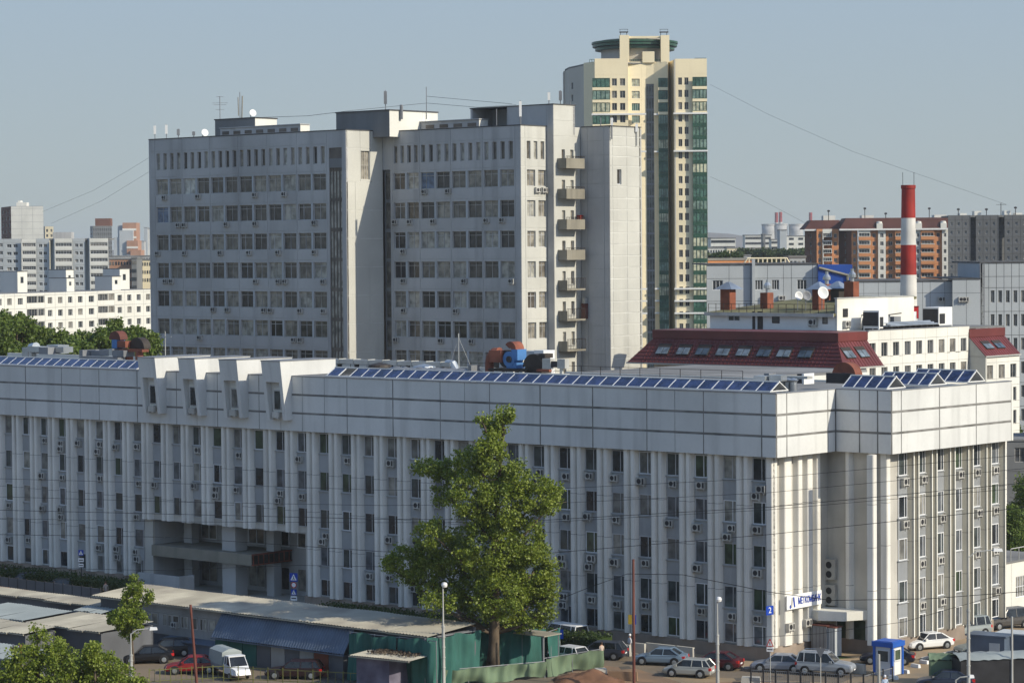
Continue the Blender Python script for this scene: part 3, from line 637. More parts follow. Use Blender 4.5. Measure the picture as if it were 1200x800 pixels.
# aerials and masts -----------------------------------------------------------------------
def mast(px, y0, y1, fr, ly_, label, kind='pole', group=None, r=.06):
    x = fr.lx(px, ly_, 150); w = fr.w(x, ly_); z0, z1 = fr.lz(x, ly_, y0), fr.lz(x, ly_, y1); h = z1-z0
    t = thing('antenna', label, 'antenna', (w.x, w.y, z0), 0, group)
    b = MB(); b.tube([(0, 0, -1.2), (0, 0, h)], r, 6); b.build('mast', M['greymetal'], parent=t)
    if kind == 'panel': b = MB(); b.box(-.16, .16, -.22, -.05, h*.35, h*.97); b.build('antenna_panel', M['white'], parent=t)
    if kind == 'dark': b = MB(); b.box(-.2, .2, -.22, -.05, h*.3, h*.95); b.build('antenna_panel', M['greymetal'], parent=t)
    if kind == 'yagi':
        b = MB()
        for k, l in ((.98, .5), (.7, 1.1), (.62, .9), (.4, .6)): b.tube([(-l, 0, h*k), (l, .1, h*k)], .035, 4)
        b.build('aerial_rods', M['greymetal'], parent=t)
    if kind == 'whips':
        b = MB(); b.tube([(.25, 0, 0), (.35, 0, h*.85)], .09, 5); b.tube([(-.2, 0, h*.1), (-.25, 0, h*.8)], .07, 5); b.build('aerial_rods', M['balc'], parent=t)
    if kind == 'dish':
        b = MB(); b.lathe([(0, 0), (.3, .06), (.5, .2)], 14); b.build('dish', M['white'], parent=t, loc=(.25, -.1, h), rot=(R(75), 0, R(30)))
    return t
mast(181.5, 163, 147, G, gy1+1.5, 'slim white aerial at the left edge of the grey tower roof', 'panel')
mast(195, 163, 146, G, gy1+1.5, 'second slim white aerial from the left on the grey tower roof', 'panel')
mast(209, 162, 151, G, gy1+1.5, 'short whip aerial with a small box, third from the left on the grey tower', 'dark')
mast(227, 161, 154, G, gy1+1.5, 'stubby roof aerial fourth from the left on the grey tower', 'dark')
mast(237.5, 161, 156, G, gy1+1.5, 'small dish aerial with white face near the left roof edge', 'dish')
mast(258, 139, 113, G, gy1+9.5, 'tall yagi aerial above the left rooftop room', 'yagi')
mast(281.5, 139, 108, G, gy1+9.5, 'cluster of pale whip aerials on the left rooftop room', 'whips')
mast(294, 139, 133, G, gy1+9.5, 'round white dish on the left rooftop room', 'dish')
mast(452, 129, 106, G, gy1+6, 'dark panel aerial on the middle rooftop room', 'dark')
mast(470.5, 129, 123, G, gy1+7, 'short dark flue on the middle rooftop room', 'pole', r=.22)
mast(500, 129, 102, G, gy1+12, 'thin mast with cables on the right end of the middle rooftop room', 'pole', r=.05)
mast(582, 150, 128, G, .6, 'bare thin pole on the front parapet of the right block', 'pole', r=.05)
mast(610, 147, 118, G, .3, 'white panel aerial on the front corner of the right block', 'panel', r=.08)
mast(643.5, 123, 108, G, gy2+.4, 'white bottle shaped aerial at the left of the stair tower top', 'panel')
mast(657, 123, 106, G, gy2+2, 'black whip aerial in the middle of the stair tower top', 'dark')
mast(668.5, 128, 118, G, gy2+5, 'short pole hanging over the stair tower edge', 'pole')
mast(704, 150, 138, G, gy3+.4, 'thin pole on the shaded edge of the lowest right block', 'pole')
mast(717, 152, 138, G, gy3+.2, 'white floodlight bracket at the corner of the lowest right block', 'panel', r=.1)
mast(746, 160, 145, G, gy4-1, 'pair of white aerials at the far end of the lowest right block', 'panel')

# ================================================================== CREAM APARTMENT TOWER
DT = 600.
def px2w(px, dep, py=250): v = dp(px, py, dep); return (v.x, v.y)
ct = thing('apartment_tower', 'very tall cream apartment tower with green glazed balconies and a green ring crown', 'apartment tower', (dp(745, 250, DT+12).x, DT+12, 0))
cto = Vector((dp(745, 250, DT+12).x, DT+12))
def L_(px, dy): a = px2w(px, DT+dy); return (a[0]-cto.x, a[1]-cto.y)
def zc(py, px=750, dy=0): return dp(px, py, DT+dy).z
RP = zc(102)-zc(116.4); ZR1 = zc(102.2)               # storey and foot of the top window row
NF = 27; Z0c = ZR1-(NF-1)*RP
CR = random.Random(5)
def cgap(win, sp=None):
    def d(kind, w, h):
        if kind != 'f': return []
        return win(w, h)
    return d
pair = cgap(lambda w, h: [(w*.10, w*.40, .35, 2.0, 'two', 'woodframe', 'far'), (w*.58, w*.90, .35, 2.0, 'two', 'woodframe', 'far')])
single = cgap(lambda w, h: [(w*.15, w*.85, .3, 2.0, 'four', 'frame', 'greeng')])
small = cgap(lambda w, h: [(w*.35, w*.65, .35, 1.9, 'one', 'woodframe', 'far')])
def cwall(pa, pb, cols, ztp, wm='cream', base=Z0c):
    n = NF; wall(ct, L_(*pa), L_(*pb), base, ztp, cols, [(RP, 'f')]*n + [(ztp-Z0c-n*RP, 'blank')], wm, wm, .02, .25)
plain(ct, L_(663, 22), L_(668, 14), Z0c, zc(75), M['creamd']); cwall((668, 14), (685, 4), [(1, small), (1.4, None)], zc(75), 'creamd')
plain(ct, L_(685, 4), L_(698, 0), Z0c, zc(72), M['cream'])
cwall((698, 0), (737, 0), [(3.6, None), (3.9, pair), (.3, None)], zc(68.5))
cwall((737, 1.2), (758, 2), [(.4, None), (2.5, single), (1, None)], zc(72))
plain(ct, L_(737, 0), L_(737, 1.2), Z0c, zc(68.5), M['cream'])
cwall((767, 2), (783.5, 1.2), [(.6, None), (2.4, single)], zc(72))
plain(ct, L_(758, 2), L_(767, 2), zc(98), zc(72), M['cream'])
plain(ct, L_(783.5, 1.2), L_(785, 6), Z0c, zc(72), M['cream']); plain(ct, L_(785, 6), L_(790.8, 0.2), Z0c, zc(70.5), M['cream'])
cwall((791, -1.5), (829.2, -1.5), [(.6, None), (3.0, pair), (.4, None), (3.6, None)], zc(70))
plain(ct, L_(829.2, -1.5), L_(829.2, 20), Z0c, zc(70), M['cream'])
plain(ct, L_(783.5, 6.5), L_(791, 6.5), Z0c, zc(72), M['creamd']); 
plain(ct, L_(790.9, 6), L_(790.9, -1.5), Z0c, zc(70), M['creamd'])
# stair glazing and balconies
a, c = L_(758, 2.2), L_(767, 2.2); o = strip(ct, a[0], c[0], a[1], Z0c, zc(98), 3, 'greymetal', 'strip', 'stair_glazing', RP)
def balc_stack(p0, p1, dy, ztp, zbt, glazed_from, name='balcony'):
    a, c = L_(p0, dy), L_(p1, dy); w = c[0]-a[0]; z = ZR1
    k1, k2 = ('bs', round(w, 1), 1), ('bs', round(w, 1), 2)
    for k, full in ((k1, 0), (k2, 1)):
        if k not in CACHE:
            b = MB()
            if full: b.box(0, w, 0, .8, -.75, -.05)
            b.box(0, w, .0, .12, 1.95, 2.05); b.box(0, w, 0, .12, -.04, .06)
            for i in range(5): x = w*i/4; b.box(max(0, x-.06), min(w, x+.06), -.02, .14, .06, 1.95)
            p = MB(); p.quad((0, .06, .06), (w, .06, .06), (w, .06, 1.95), (0, .06, 1.95)); CACHE[k] = (b.mesh('balcony_glazing', M['green']), p.mesh('pane', GL['greeng']))
    for i in range(NF):
        z = ZR1-i*RP; g = zc(135) > z
        o = ob('balcony_glazing', CACHE[k2 if g and glazed_from else k1][0], ct, (a[0], a[1]-.85, z)); ob('pane', CACHE[k1][1], o)
        if not (g and glazed_from) and z > zc(380):
            b_ = MB(); b_.box(0, w, 0, .9, -RP+2.1, -.06); ob('balcony_parapet', CACHE.setdefault(('bp', round(w, 1)), b_.mesh('balcony_parapet', M['cream'])), ct, (a[0], a[1]-.85, z))
balc_stack(695, 715.5, 0, 0, 0, False); balc_stack(812, 828.8, -1.5, 0, 0, True); balc_stack(772, 783.2, 1.2, 0, 0, True)
for py in (134, 177.8, 338.5, 352.7, 367): 
    b = MB()
    for p0, p1, dy in ((694, 758, -.9), (767, 783.5, .6), (790, 830, -2.5)): q0, q1 = L_(p0, dy), L_(p1, dy); b.box(q0[0], q1[0], q0[1], q0[1]+1, zc(py)-.18, zc(py)+.18)
    b.build('string_course', M['white'], parent=ct)
b = MB(); b.prism([L_(663, 22), L_(668, 14.3), L_(685, 4.3), L_(698, .3), L_(737, .3), L_(758, 2.3), L_(767, 2.3), L_(784, 6.6), L_(791, 6.7), L_(791.5, -1), L_(828.8, -1), L_(828.8, 30), L_(663, 30)], zc(74.5), zc(73)); b.build('roof', M['roof'], parent=ct)
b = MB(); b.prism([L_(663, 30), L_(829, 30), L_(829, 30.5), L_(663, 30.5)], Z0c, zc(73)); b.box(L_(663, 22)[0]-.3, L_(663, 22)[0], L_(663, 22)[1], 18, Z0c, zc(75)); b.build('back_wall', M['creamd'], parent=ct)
# crown: drum, pylons, green rings
cc = L_(745, 12); rad = (L_(795, 12)[0]-L_(694, 12)[0])/2
b = MB()
for k in range(9): a1 = math.radians(118+k*14); a2 = math.radians(118+(k+1)*14)
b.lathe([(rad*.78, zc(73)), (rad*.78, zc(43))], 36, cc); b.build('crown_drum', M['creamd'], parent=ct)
b = MB()
for z0, z1, f0, f1 in ((zc(55), zc(52), .80, .92), (zc(51), zc(48), .86, .98), (zc(47.5), zc(45), .84, 1.0)): b.lathe([(rad*f0, z0), (rad*f1, z0), (rad*f1, z1), (rad*f0, z1)], 40, cc)
b.build('crown_ring', M['green'], parent=ct)
for p0, p1, dy, top in ((727.5, 738.5, 1.5, 40.5), (775.5, 785.5, 1.5, 41)): q0, q1 = L_(p0, dy), L_(p1, dy); b = MB(); b.box(q0[0], q1[0], q0[1], q0[1]+4, zc(73), zc(top)); b.build('crown_pylon', M['cream'], parent=ct)
q0, q1 = L_(738.5, 2.5), L_(775.5, 2.5); b = MB(); b.box(q0[0], q1[0], q0[1], q0[1]+1.2, zc(44), zc(41.5)); b.build('crown_beam', M['cream'], parent=ct)
q0, q1 = L_(754, 1.5), L_(768, 1.5); b = MB(); b.box(q0[0], q1[0], q0[1], q0[1]+3, zc(73), zc(60)); b.build('crown_room', M['cream'], parent=ct)
b = MB()
for p0, p1, dy in ((692, 714, .5), (737, 754, 2), (768, 784, 2), (815, 828, -1)):
    q0, q1 = L_(p0, dy), L_(p1, dy); b.box(q0[0], q1[0], q0[1], q0[1]+.08, zc(69.5), zc(69)); n = 8
    for i in range(n+1): x = q0[0]+(q1[0]-q0[0])*i/n; b.box(x-.05, x+.05, q0[1], q0[1]+.06, zc(73), zc(69.5))
b.build('roof_railing', M['green'], parent=ct)
for px, label in ((731, 'flat equipment frame above the left crown pylon of the cream tower'), (778, 'flat equipment frame above the right crown pylon of the cream tower')):
    v = dp(px, 41, DT+3); t = thing('aerial_frame', label, 'aerial frame', (v.x, v.y, v.z)); b = MB(); b.box(-1, 1, -.5, .5, .5, .7); b.box(-.8, -.7, -.3, .3, -.2, .5); b.box(.6, .7, -.3, .3, -.2, .5); b.box(-1, 1, -.05, .05, 1.2, 1.28); b.box(-.9, -.84, -.03, .03, .7, 1.2); b.box(.84, .9, -.03, .03, .7, 1.2); b.build('frame', M['brownmetal'], parent=t)
for px, z_, s in ((722, 104, 0), (808, 104, 0)): pass


# ================================================================== RED MANSARD BUILDING
a0 = dp(982, 430, 300); Q = Frame(a0.x, a0.y, -TH)
rb = thing('office_building', 'white office building with dark red metal mansard roofs and roof windows', 'office building', (Q.o.x, Q.o.y, 0), Q.rot)
qze = Q.lz(0, -2, 430.5); qzt = Q.lz(0, 0, 390); qxl = Q.lx(735, -2.3, 425)+2.3; qy1 = Q.ly(1016, 0, 390); qy2 = Q.ly(1136, 0, 385); qzw = Q.lz(0, qy1, 388)
plain(rb, (qxl, 0), (0, 0), 0, qze-.05, M['whitew']); plain(rb, (0, 0), (0, qy1), 0, qze-.05, M['whitew'])
def mansard(P, x0, x1, y0, y1, ze, zt, ov=2.3, front=True, left=True, rightend=True):
    b = MB(); L = ov if left else 0
    e = [(x0-L, y0-ov if front else y0), (x1+ov, y0-ov if front else y0), (x1+ov, y1), (x0-L, y1)]
    b.hull8([(x, y, ze) for x, y in e], [(x0, y0, zt-1), (x1, y0, zt-1), (x1, y1, zt-1), (x0, y1, zt-1)])
    b.hull8([(x0-.12, y0-.12, zt-1), (x1+.12, y0-.12, zt-1), (x1+.12, y1, zt-1), (x0-.12, y1, zt-1)], [(x0-.12, y0-.12, zt), (x1+.12, y0-.12, zt), (x1+.12, y1, zt), (x0-.12, y1, zt)])
    o = b.build('mansard_roof', M['redroof'], parent=P)
    # standing seams, one joined sheet of narrow battens
    c = MB(); n = int((x1-x0)/.55)
    if front:
        for i in range(n): x = x0+(x1-x0)*i/n; c.hull8([(x-.03, y0-ov-.05, ze), (x+.03, y0-ov-.05, ze), (x+.03, y0-ov+.05, ze), (x-.03, y0-ov+.05, ze)], [(x-.03, y0-.06, zt-1), (x+.03, y0-.06, zt-1), (x+.03, y0+.04, zt-1), (x-.03, y0+.04, zt-1)])
        for k in range(7):
            f = k/7; y = y0-ov*(1-f); z = ze+(zt-1-ze)*f; c.box(x0-L*(1-f), x1+ov*(1-f), y-.07, y-.01, z, z+.05)
    n = int((y1-y0)/.55)
    for i in range(n): y = y0+(y1-y0)*i/n; c.hull8([(x1+ov-.05, y-.03, ze), (x1+ov+.05, y-.03, ze), (x1+ov+.05, y+.03, ze), (x1+ov-.05, y+.03, ze)], [(x1-.04, y-.03, zt-1), (x1+.06, y-.03, zt-1), (x1+.06, y+.03, zt-1), (x1-.04, y+.03, zt-1)])
    tag(c.build('roof_seams', M['redroof'], parent=o), kind='stuff')
    g = MB(); g.box(x0-L-.08, x1+ov+.1, (y0-ov-.1) if front else y0, (y0-ov+.05) if front else y0+.1, ze-.16, ze-.01); g.box(x1+ov-.05, x1+ov+.12, y0-(ov if front else 0)+.05, y1, ze-.16, ze-.01); g.build('gutter', M['pale'], parent=P)
    return o
mr = mansard(rb, qxl, 0, 0, qy1, qze, qzt)
def roof_window(P, x, y, rot, ze, zt, ov, f0=.35, f1=.78):
    """pair of panes lying in the slope; local frame rotated so that the slope faces -Y"""
    sl_ = (zt-1-ze)
    a = thing('x', 'x', 'x'); bpy.data.objects.remove(a)
    y0, y1 = -ov*(1-f0), -ov*(1-f1); z0, z1 = ze+sl_*f0, ze+sl_*f1
    k = ('rw', round(sl_, 2), ov, f0)
    if k not in CACHE:
        b = MB(); b.hull8([(-.95, y0-.14, z0), (.95, y0-.14, z0), (.95, y0+.1, z0), (-.95, y0+.1, z0)], [(-.95, y1-.14, z1), (.95, y1-.14, z1), (.95, y1+.1, z1), (-.95, y1+.1, z1)])
        p = MB()
        for u in (-.87, .05): p.hull8([(u, y0-.16, z0+.1), (u+.82, y0-.16, z0+.1), (u+.82, y0, z0+.1), (u, y0, z0+.1)], [(u, y1-.16, z1-.08), (u+.82, y1-.16, z1-.08), (u+.82, y1, z1-.08), (u, y1, z1-.08)])
        CACHE[k] = (b.mesh('roof_window', M['brownmetal']), p.mesh('pane', GL['sky']))
    o = ob('roof_window', CACHE[k][0], P, (x, y, 0), rot); ob('pane', CACHE[k][1], o)
for px in (777, 801, 823.5, 847.5, 871, 895.5, 919, 944): roof_window(rb, Q.lx(px, -1.2, 405), 0, 0, qze, qzt, 2.3)
for px in (995, 1011): roof_window(rb, 0, Q.ly(px, 1.2, 408), R(90), qze, qzt, 2.3)
hb = (Q.lz(0, qy1+2, 402)-Q.lz(0, qy1+2, 431)); zt1 = Q.lz(0, qy1+1, 402.5)
n9 = lambda k, w, h: [(w*.2, w*.72, h-2.0, h-.3, 'two', 'woodframe', 'far')] if k == 'w' else []
zfl = zt1+.35
wall(rb, (0, qy1), (0, qy2), zfl-5*hb, qzw, [(1, n9)]*9, [(hb*.35, 'b'), (hb*.65, 'w')]*5+[(qzw-zfl, 'b')], 'whitew', 'joint', .03, .2)
qx2 = Q.lx(1155, qy2, 430); qzm = Q.lz(qx2, qy2+.2, 417); qzmt = Q.lz(qx2-2.3, qy2+.3, 385.5); qy3 = Q.ly(1196, qx2, 420)
plain(rb, (0, qy2), (qx2-2.4, qy2), 0, qzmt-.4, M['concl']); plain(rb, (qx2-2.4, qy2), (qx2, qy2), 0, qzm, M['concl'])
b = MB(); b.hull8([(qx2-2.3, qy2-.02, qzm), (qx2-.1, qy2-.02, qzm), (qx2-.1, qy2+.2, qzm), (qx2-2.3, qy2+.2, qzm)], [(qx2-2.4, qy2-.02, qzmt-1), (qx2-2.35, qy2-.02, qzmt-1), (qx2-2.35, qy2+.2, qzmt-1), (qx2-2.4, qy2+.2, qzmt-1)]); b.build('gable_wall', M['concl'], parent=rb)
wall(rb, (qx2-.15, qy2), (qx2-.15, qy3), 0, qzm-.1, [(1.0, n9)]*3, [(hb*.3, 'b'), (hb*.7, 'w')]*int(qzm/hb)+[(qzm-hb*int(qzm/hb), 'b')], 'whitew', 'joint', .03, .2)
mansard(rb, 0, qx2-2.3, qy2, qy3, qzm, qzmt, 2.3, front=False, left=False)
for px in (1157, 1170): 
    roof_window(rb, qx2-2.3, Q.ly(px, qx2-1.2, 396), R(90), qzm, qzmt, 2.3)
b = MB(); b.box(qxl+.1, -.1, .1, qy3, qzt-.3, qzt-.1); b.box(-28, -.3, qy1+.3, qy2+2, qzw-.5, qzw-.3); b.build('roof', M['roof'], parent=rb)
b = MB(); b.box(-28, .05, qy1, qy1+.3, qzt-.1, qzw); b.box(-.35, .04, qy1+.3, qy2, qzw, qzw+.1); b.build('coping', M['greymetal'], parent=rb)
b = MB(); b.box(qxl, -5, qy3, qy3+.3, 0, qzt-.3); b.box(-5, qx2-.5, qy3, qy3+.3, 0, qzm-1); b.build('back_wall', M['whitew'], parent=rb)
# penthouse with mossy flat roof
px0, px1 = Q.lx(832, 9, 375), Q.lx(980, 9, 375); pz = Q.lz(px1, 9, 370.5)
ph = thing('penthouse', 'low white metal clad penthouse under a mossy flat roof with railing', 'penthouse', (*Q.w(px0, 9), qzt-.1), Q.rot)
PZ = qzt-.1
b = MB(); b.box(0, px1-px0, 0, .3, 0, pz-PZ); b.box(0, .3, .3, 24, 0, pz-PZ); b.box(px1-px0-4.3, px1-px0-4, .3, 24, 0, pz-PZ); b.box(0, px1-px0-4, 23.7, 24, 0, pz-PZ); b.build('wall', M['white'], parent=ph)
b = MB(); b.hull8([(-.4, -.5, pz-PZ+.01), (px1-px0, -.5, pz-PZ+.01), (px1-px0-4, 24, pz-PZ+1.6), (-.4, 24, pz-PZ+1.6)], [(-.4, -.5, pz-PZ+.3), (px1-px0, -.5, pz-PZ+.3), (px1-px0-4, 24, pz-PZ+1.9), (-.4, 24, pz-PZ+1.9)]); b.build('roof', M['moss'], parent=ph)
b = MB(); b.box(-.45, px1-px0, -.6, -.51, pz-PZ-.1, pz-PZ+.32); b.build('fascia', M['pale'], parent=ph)
pl = lambda px: Q.lx(px, 9, 375)-px0
for a, w_, z_, h_ in ((853.5, 1.5, 1.0, .8), (905, .9, .8, 1.1), (964, .6, .8, .8)): place_window(ph, pl(a), -.06, z_, 0, w_*1.2, h_, 'two' if w_ > 1 else 'one', 'pvc' if w_ > 1 else 'brownmetal', 'far')
b = MB(); b.box(pl(882), pl(885), -.08, -.01, .0, 2.2); b.box(pl(888), pl(894), -.08, -.01, .0, 2.2); b.build('door', M['brownmetal'], parent=ph)
ac(ph, pl(954), -.05, .6, 0, 1.4)
b = MB()
for i in range(17): x = (px1-px0)*i/16; b.box(x-.03, x+.03, -.35, -.3, pz-PZ+.3, pz-PZ+1.35)
b.box(0, px1-px0, -.36, -.3, pz-PZ+1.35, pz-PZ+1.4); b.box(0, px1-px0, -.36, -.3, pz-PZ+.85, pz-PZ+.88); b.build('railing', M['brownmetal'], parent=ph)
# white plant room wall, sunlit, right of the penthouse
y0 = 9.0; xw = Q.lx(981, y0, 370); y1_ = Q.ly(1071, xw, 370); zp = Q.lz(xw, y0, 350)
t = thing('plant_room', 'bright white rooftop plant room with brown smoke stain behind the rooftop machines', 'plant room', (*Q.w(xw, y0), PZ), Q.rot)
m_st = mat('stained_white', (.76, .76, .73), .85, .1, .28, .25, 0, col2=(.60, .57, .48))
b = MB(); b.box(-.3, 0, 0, y1_-y0, 0, zp-PZ); b.box(-6, -.3, y1_-y0-.3, y1_-y0, 0, zp-PZ); b.build('wall', m_st, parent=t); b = MB(); b.box(-.4, .08, -.08, y1_-y0+.05, zp-PZ, zp-PZ+.12); b.build('coping', M['pale'], parent=t)
b = MB(); b.box(0, .08, 1.2, 2.2, 1.6, 2.6); b.build('vent', M['dark'], parent=t); ac(t, .02, 1.7, .4, R(90), 1.3)
# chimney stacks, cowls and dishes on the mossy roof
def stack(pl_, pr_, yt, yb, yy, label, cap='hip', mt='brick'):
    x0, x1 = Q.lx(pl_, yy, 350), Q.lx(pr_, yy, 350); z0 = pz+.3; z1 = Q.lz(x1, yy, yt); w = (x1-x0); dpt = 1.6
    t = thing('chimney_stack', label, 'chimney', (*Q.w(x0, yy), z0), Q.rot, 'brick chimney stacks on the mossy roof')
    b = MB(); b.box(w*.05, w*.55, 0, dpt*.8, -.6, z1-z0); b.build('shaft', M[mt], parent=t)
    c = MB()
    if cap == 'hip': e = .5; c.hull8([(-e, -e, z1-z0), (w*.6+e, -e, z1-z0), (w*.6+e, dpt+e, z1-z0), (-e, dpt+e, z1-z0)], [(w*.25, dpt*.4, z1-z0+.9), (w*.35, dpt*.4, z1-z0+.9), (w*.35, dpt*.6, z1-z0+.9), (w*.25, dpt*.6, z1-z0+.9)])
    else: c.lathe([(.25, z1-z0), (.25, z1-z0+.5), (.5, z1-z0+.55), (.5, z1-z0+.9), (.2, z1-z0+1.3), (.2, z1-z0+1.6), (0, z1-z0+1.6)], 12, (w*.3, dpt*.5))
    c.build('cap', M['silver'], parent=t)
stack(843, 865, 339, 360, 12, 'leftmost brick chimney stack with pale hipped cap'); stack(890, 907, 343, 360, 14, 'short brick stack with a round metal cowl, second from the left', 'cowl')
stack(951, 966, 339, 361, 13, 'brick stack with hipped cap just behind the largest dish'); stack(960, 976, 333, 350, 26, 'brick stack with metal cowl in front of the blue cladding', 'cowl'); stack(988, 1010, 330, 352, 24, 'big dark brick stack with cowl beside the white plant room', 'cowl')
stack(972, 992, 338, 352, 25, 'dark stack with a wide pale hipped cap left of the big brick stack', 'hip', 'brownmetal')
for px, py, r, lb, mt in ((935, 347, .55, 'small white satellite dish on the mossy roof', 'white'), (944.5, 347, .6, 'grey satellite dish beside the small white one', 'greymetal'), (963.5, 343.5, .75, 'largest white satellite dish on the mossy roof', 'white')):
    v = dp(px, py, Q.w(Q.lx(px, 11, 350), 11).y); t = thing('satellite_dish', lb, 'satellite dish', (v.x, v.y, v.z)); b = MB(); b.lathe([(0, .0), (r*.5, .05), (r*.85, .15), (r, .24), (r*.98, .26), (r*.8, .17), (0, .03)], 20); b.build('dish', M[mt], parent=t, rot=(R(78), 0, R(25)), smooth=True)
    b = MB(); b.tube([(0, .1, 0), (0, .3, -.3), (0, .3, -(v.z-pz-.6))], .05, 6); b.build('mast', M['greymetal'], parent=t)
# machines on the roof right of the plant room
def machine(px0, px1, yt, xl, label, lm='greymetal', d=2.2):
    ya, yb = Q.ly(px0, xl, 370), Q.ly(px1, xl, 370); z1 = Q.lz(xl, ya, yt); z0 = qzw-.3
    t = thing('rooftop_unit', label, 'air handling unit', (*Q.w(xl, ya), z0), Q.rot)
    b = MB(); b.box(-d, 0, 0, yb-ya, .4, z1-z0); b.box(-d, -d+.15, .0, .15, 0, .4); b.box(-.15, 0, 0, .15, 0, .4); b.box(-.15, 0, yb-ya-.15, yb-ya, 0, .4); b.box(-d, -d+.15, yb-ya-.15, yb-ya, 0, .4); b.build('casing', M['white'], parent=t)
    c = MB(); c.box(-d-.02, -.1, -.05, 0, .7, z1-z0-.2); c.box(0, .03, .2, (yb-ya)*.45, .6, (z1-z0)*.7); c.build('grille', M['dark'], parent=t)
machine(1030, 1041, 364, -2.5, 'larger white rooftop unit with dark open side by the plant room'); machine(1100, 1116, 360, -3.0, 'white rooftop unit at the far end of the pipe run')
t = thing('rooftop_unit', 'dark cluster of compressors beside the white plant room', 'compressor', (*Q.w(-6.5, Q.ly(1012, -6, 375)), qzw-.3), Q.rot); b = MB()
for i, (x, y, w_, h_) in enumerate(((0, 0, 1.6, 1.6), (1.9, .3, 1.2, 2.0), (.2, 2.0, 1.5, 1.3), (2.2, 2.2, 1.2, 1.7))): b.box(x, x+w_, y, y+1.5, .3, h_)
b.build('casing', M['greymetal'], parent=t); b = MB(); b.box(-.2, 3.6, -.1, 4, 0, .3); b.tube([(0, -.2, 1.9), (3.5, -.2, 1.9), (3.5, 3.6, 2.1)], .07, 6); b.build('frame', M['brownmetal'], parent=t)
t = thing('pipe_run', 'silver pipes running along the roof between the rooftop machines', 'pipes', (*Q.w(-1.6, Q.ly(1043, -1.6, 378)), qzw-.3), Q.rot); L = Q.ly(1098, -1.6, 375)-Q.ly(1043, -1.6, 378)
for k in range(3): b = MB(); b.tube([(-.5*k, 0, .7+.15*k), (-.5*k, L, .7+.15*k)], .12, 8); b.build('pipe', M['silver'], parent=t)
b = MB()
for i in range(9): b.box(-1.3, .3, L*i/8-.05, L*i/8+.05, 0, .6)
b.build('pipe_rack', M['brownmetal'], parent=t)

# ================================================================== RED AND WHITE CHIMNEY
v = dp(1064.7, 360, 352); zt_ = dp(1064.5, 217, 352).z; t = thing('chimney', 'tall round chimney painted in red and white bands', 'chimney', (v.x, v.y, 0))
ppm = F/352; r_ = lambda py: (15.5+(py-216)*.031)/2/ppm; zz = lambda py: dp(1065, py, 352).z
for y0, y1, m in ((217, 255.5, 'chred'), (255.5, 287, 'chwhite'), (287, 322, 'chred'), (322, 372, 'chwhite')):
    b = MB(); b.lathe([(r_(y1), zz(y1)), (r_(y0), zz(y0))], 32); b.build('painted_band', M[m], parent=t, smooth=False)
b = MB(); b.lathe([(r_(372), 0), (r_(372), zz(372))], 32); b.build('shaft', M['chwhite'], parent=t)
b = MB(); b.lathe([(r_(217)+.0, zt_-.5), (r_(217)+.1, zt_-.45), (r_(217)+.1, zt_), (r_(217)-.25, zt_), (r_(217)-.25, zt_-1)], 32); b.build('rim', M['chred'], parent=t)
b = MB()
for x in (-.75, .75): b.tube([(x, -.1, zt_-1), (x, -.1, zt_+1.7)], .035, 5)
b.build('lightning_rods', M['dark'], parent=t)
v = dp(1073, 364, 335); t = thing('gas_box', 'bright red metal box at the foot of the chimney', 'metal box', (v.x, v.y, v.z-1)); b = MB(); b.box(-.35, .35, -.3, .3, 0, 1.5); b.box(-.4, .4, -.35, .35, 1.5, 1.6); b.build('casing', M['chred'], parent=t); b = MB(); b.box(-.28, .28, -.33, -.3, .1, 1.4); b.build('door', M['signred'], parent=t)

# ================================================================== PALE BLUE INSTITUTE BUILDING (behind)
bb = thing('office_building', 'long pale blue panel building behind the mossy roof and the chimney', 'office building', (dp(960, 330, 400).x, 402, 0))
bo = Vector((dp(960, 330, 400).x, 402))
def LB(px, dep, py=340): a = px2w(px, dep, py); return (a[0]-bo.x, a[1]-bo.y)
zd = lambda py, dep: dp(1000, py, dep).z
w2 = lambda n_: (lambda k, w, h: [(w*.27, w*.73, h-1.75 if h < 4 else .15, h-.25 if h < 4 else 1.55, 'three', 'pvc', 'far')] if k == 'w' else [])
ztl = zd(309.5, 400); fl = zd(326, 400)-zd(333, 400)
r_top = [(ztl-zd(336, 400), 'w'), ]
wall(bb, LB(828, 400), LB(958.5, 400), 0, ztl, [(3.4, w2(1)), (3.2, None), (2.6, w2(1)), (2.4, w2(1)), (1.2, None), (3.2, w2(1)), (.8, None)], [(4.4, 'b')]*6+[(zd(325.3, 400)-26.4, 'w'), (ztl-zd(325.3, 400), 'b')], 'bluew', 'joint', .06, .2)
a, c = LB(881, 400), LB(884.5, 400); b = MB(); b.box(a[0], c[0], a[1]-.7, a[1]-.02, 0, ztl+.9); b.build('buttress', M['bluew'], parent=bb)
b = MB(); a = LB(828, 400); c = LB(958.5, 400); b.box(a[0]-.1, c[0]+.1, a[1]-.12, a[1]+30, ztl, ztl+.2); b.build('roof', M['joint'], parent=bb)
a, c = LB(959, 399), LB(999, 399); b = MB(); b.box(a[0], c[0], a[1], a[1]+8, 0, zd(310, 399)); b.build('blue_cladding', M['blue'], parent=bb)
b = MB(); q = lambda px, py: (LB(px, 398.7)[0], a[1]-.12, zd(py, 398.7)); b.tube([q(960, 313.5), q(990, 321.5), q(994, 322.5)], .22, 5); b.tube([q(993.5, 322), q(993.5, 334)], .22, 5); b.build('conveyor_tube', M['balc'], parent=bb)
ztm = zd(330.5, 392)
wall(bb, LB(1000, 392), LB(1116, 392), 0, ztm, [(2.2, None)]+[(3.1, w2(1)), (1.6, None)]*4, [(3.6, 'w')]*5+[(ztm-18-3.6, 'w'), (1.6, 'b')], 'bluew', 'joint', .05, .25)
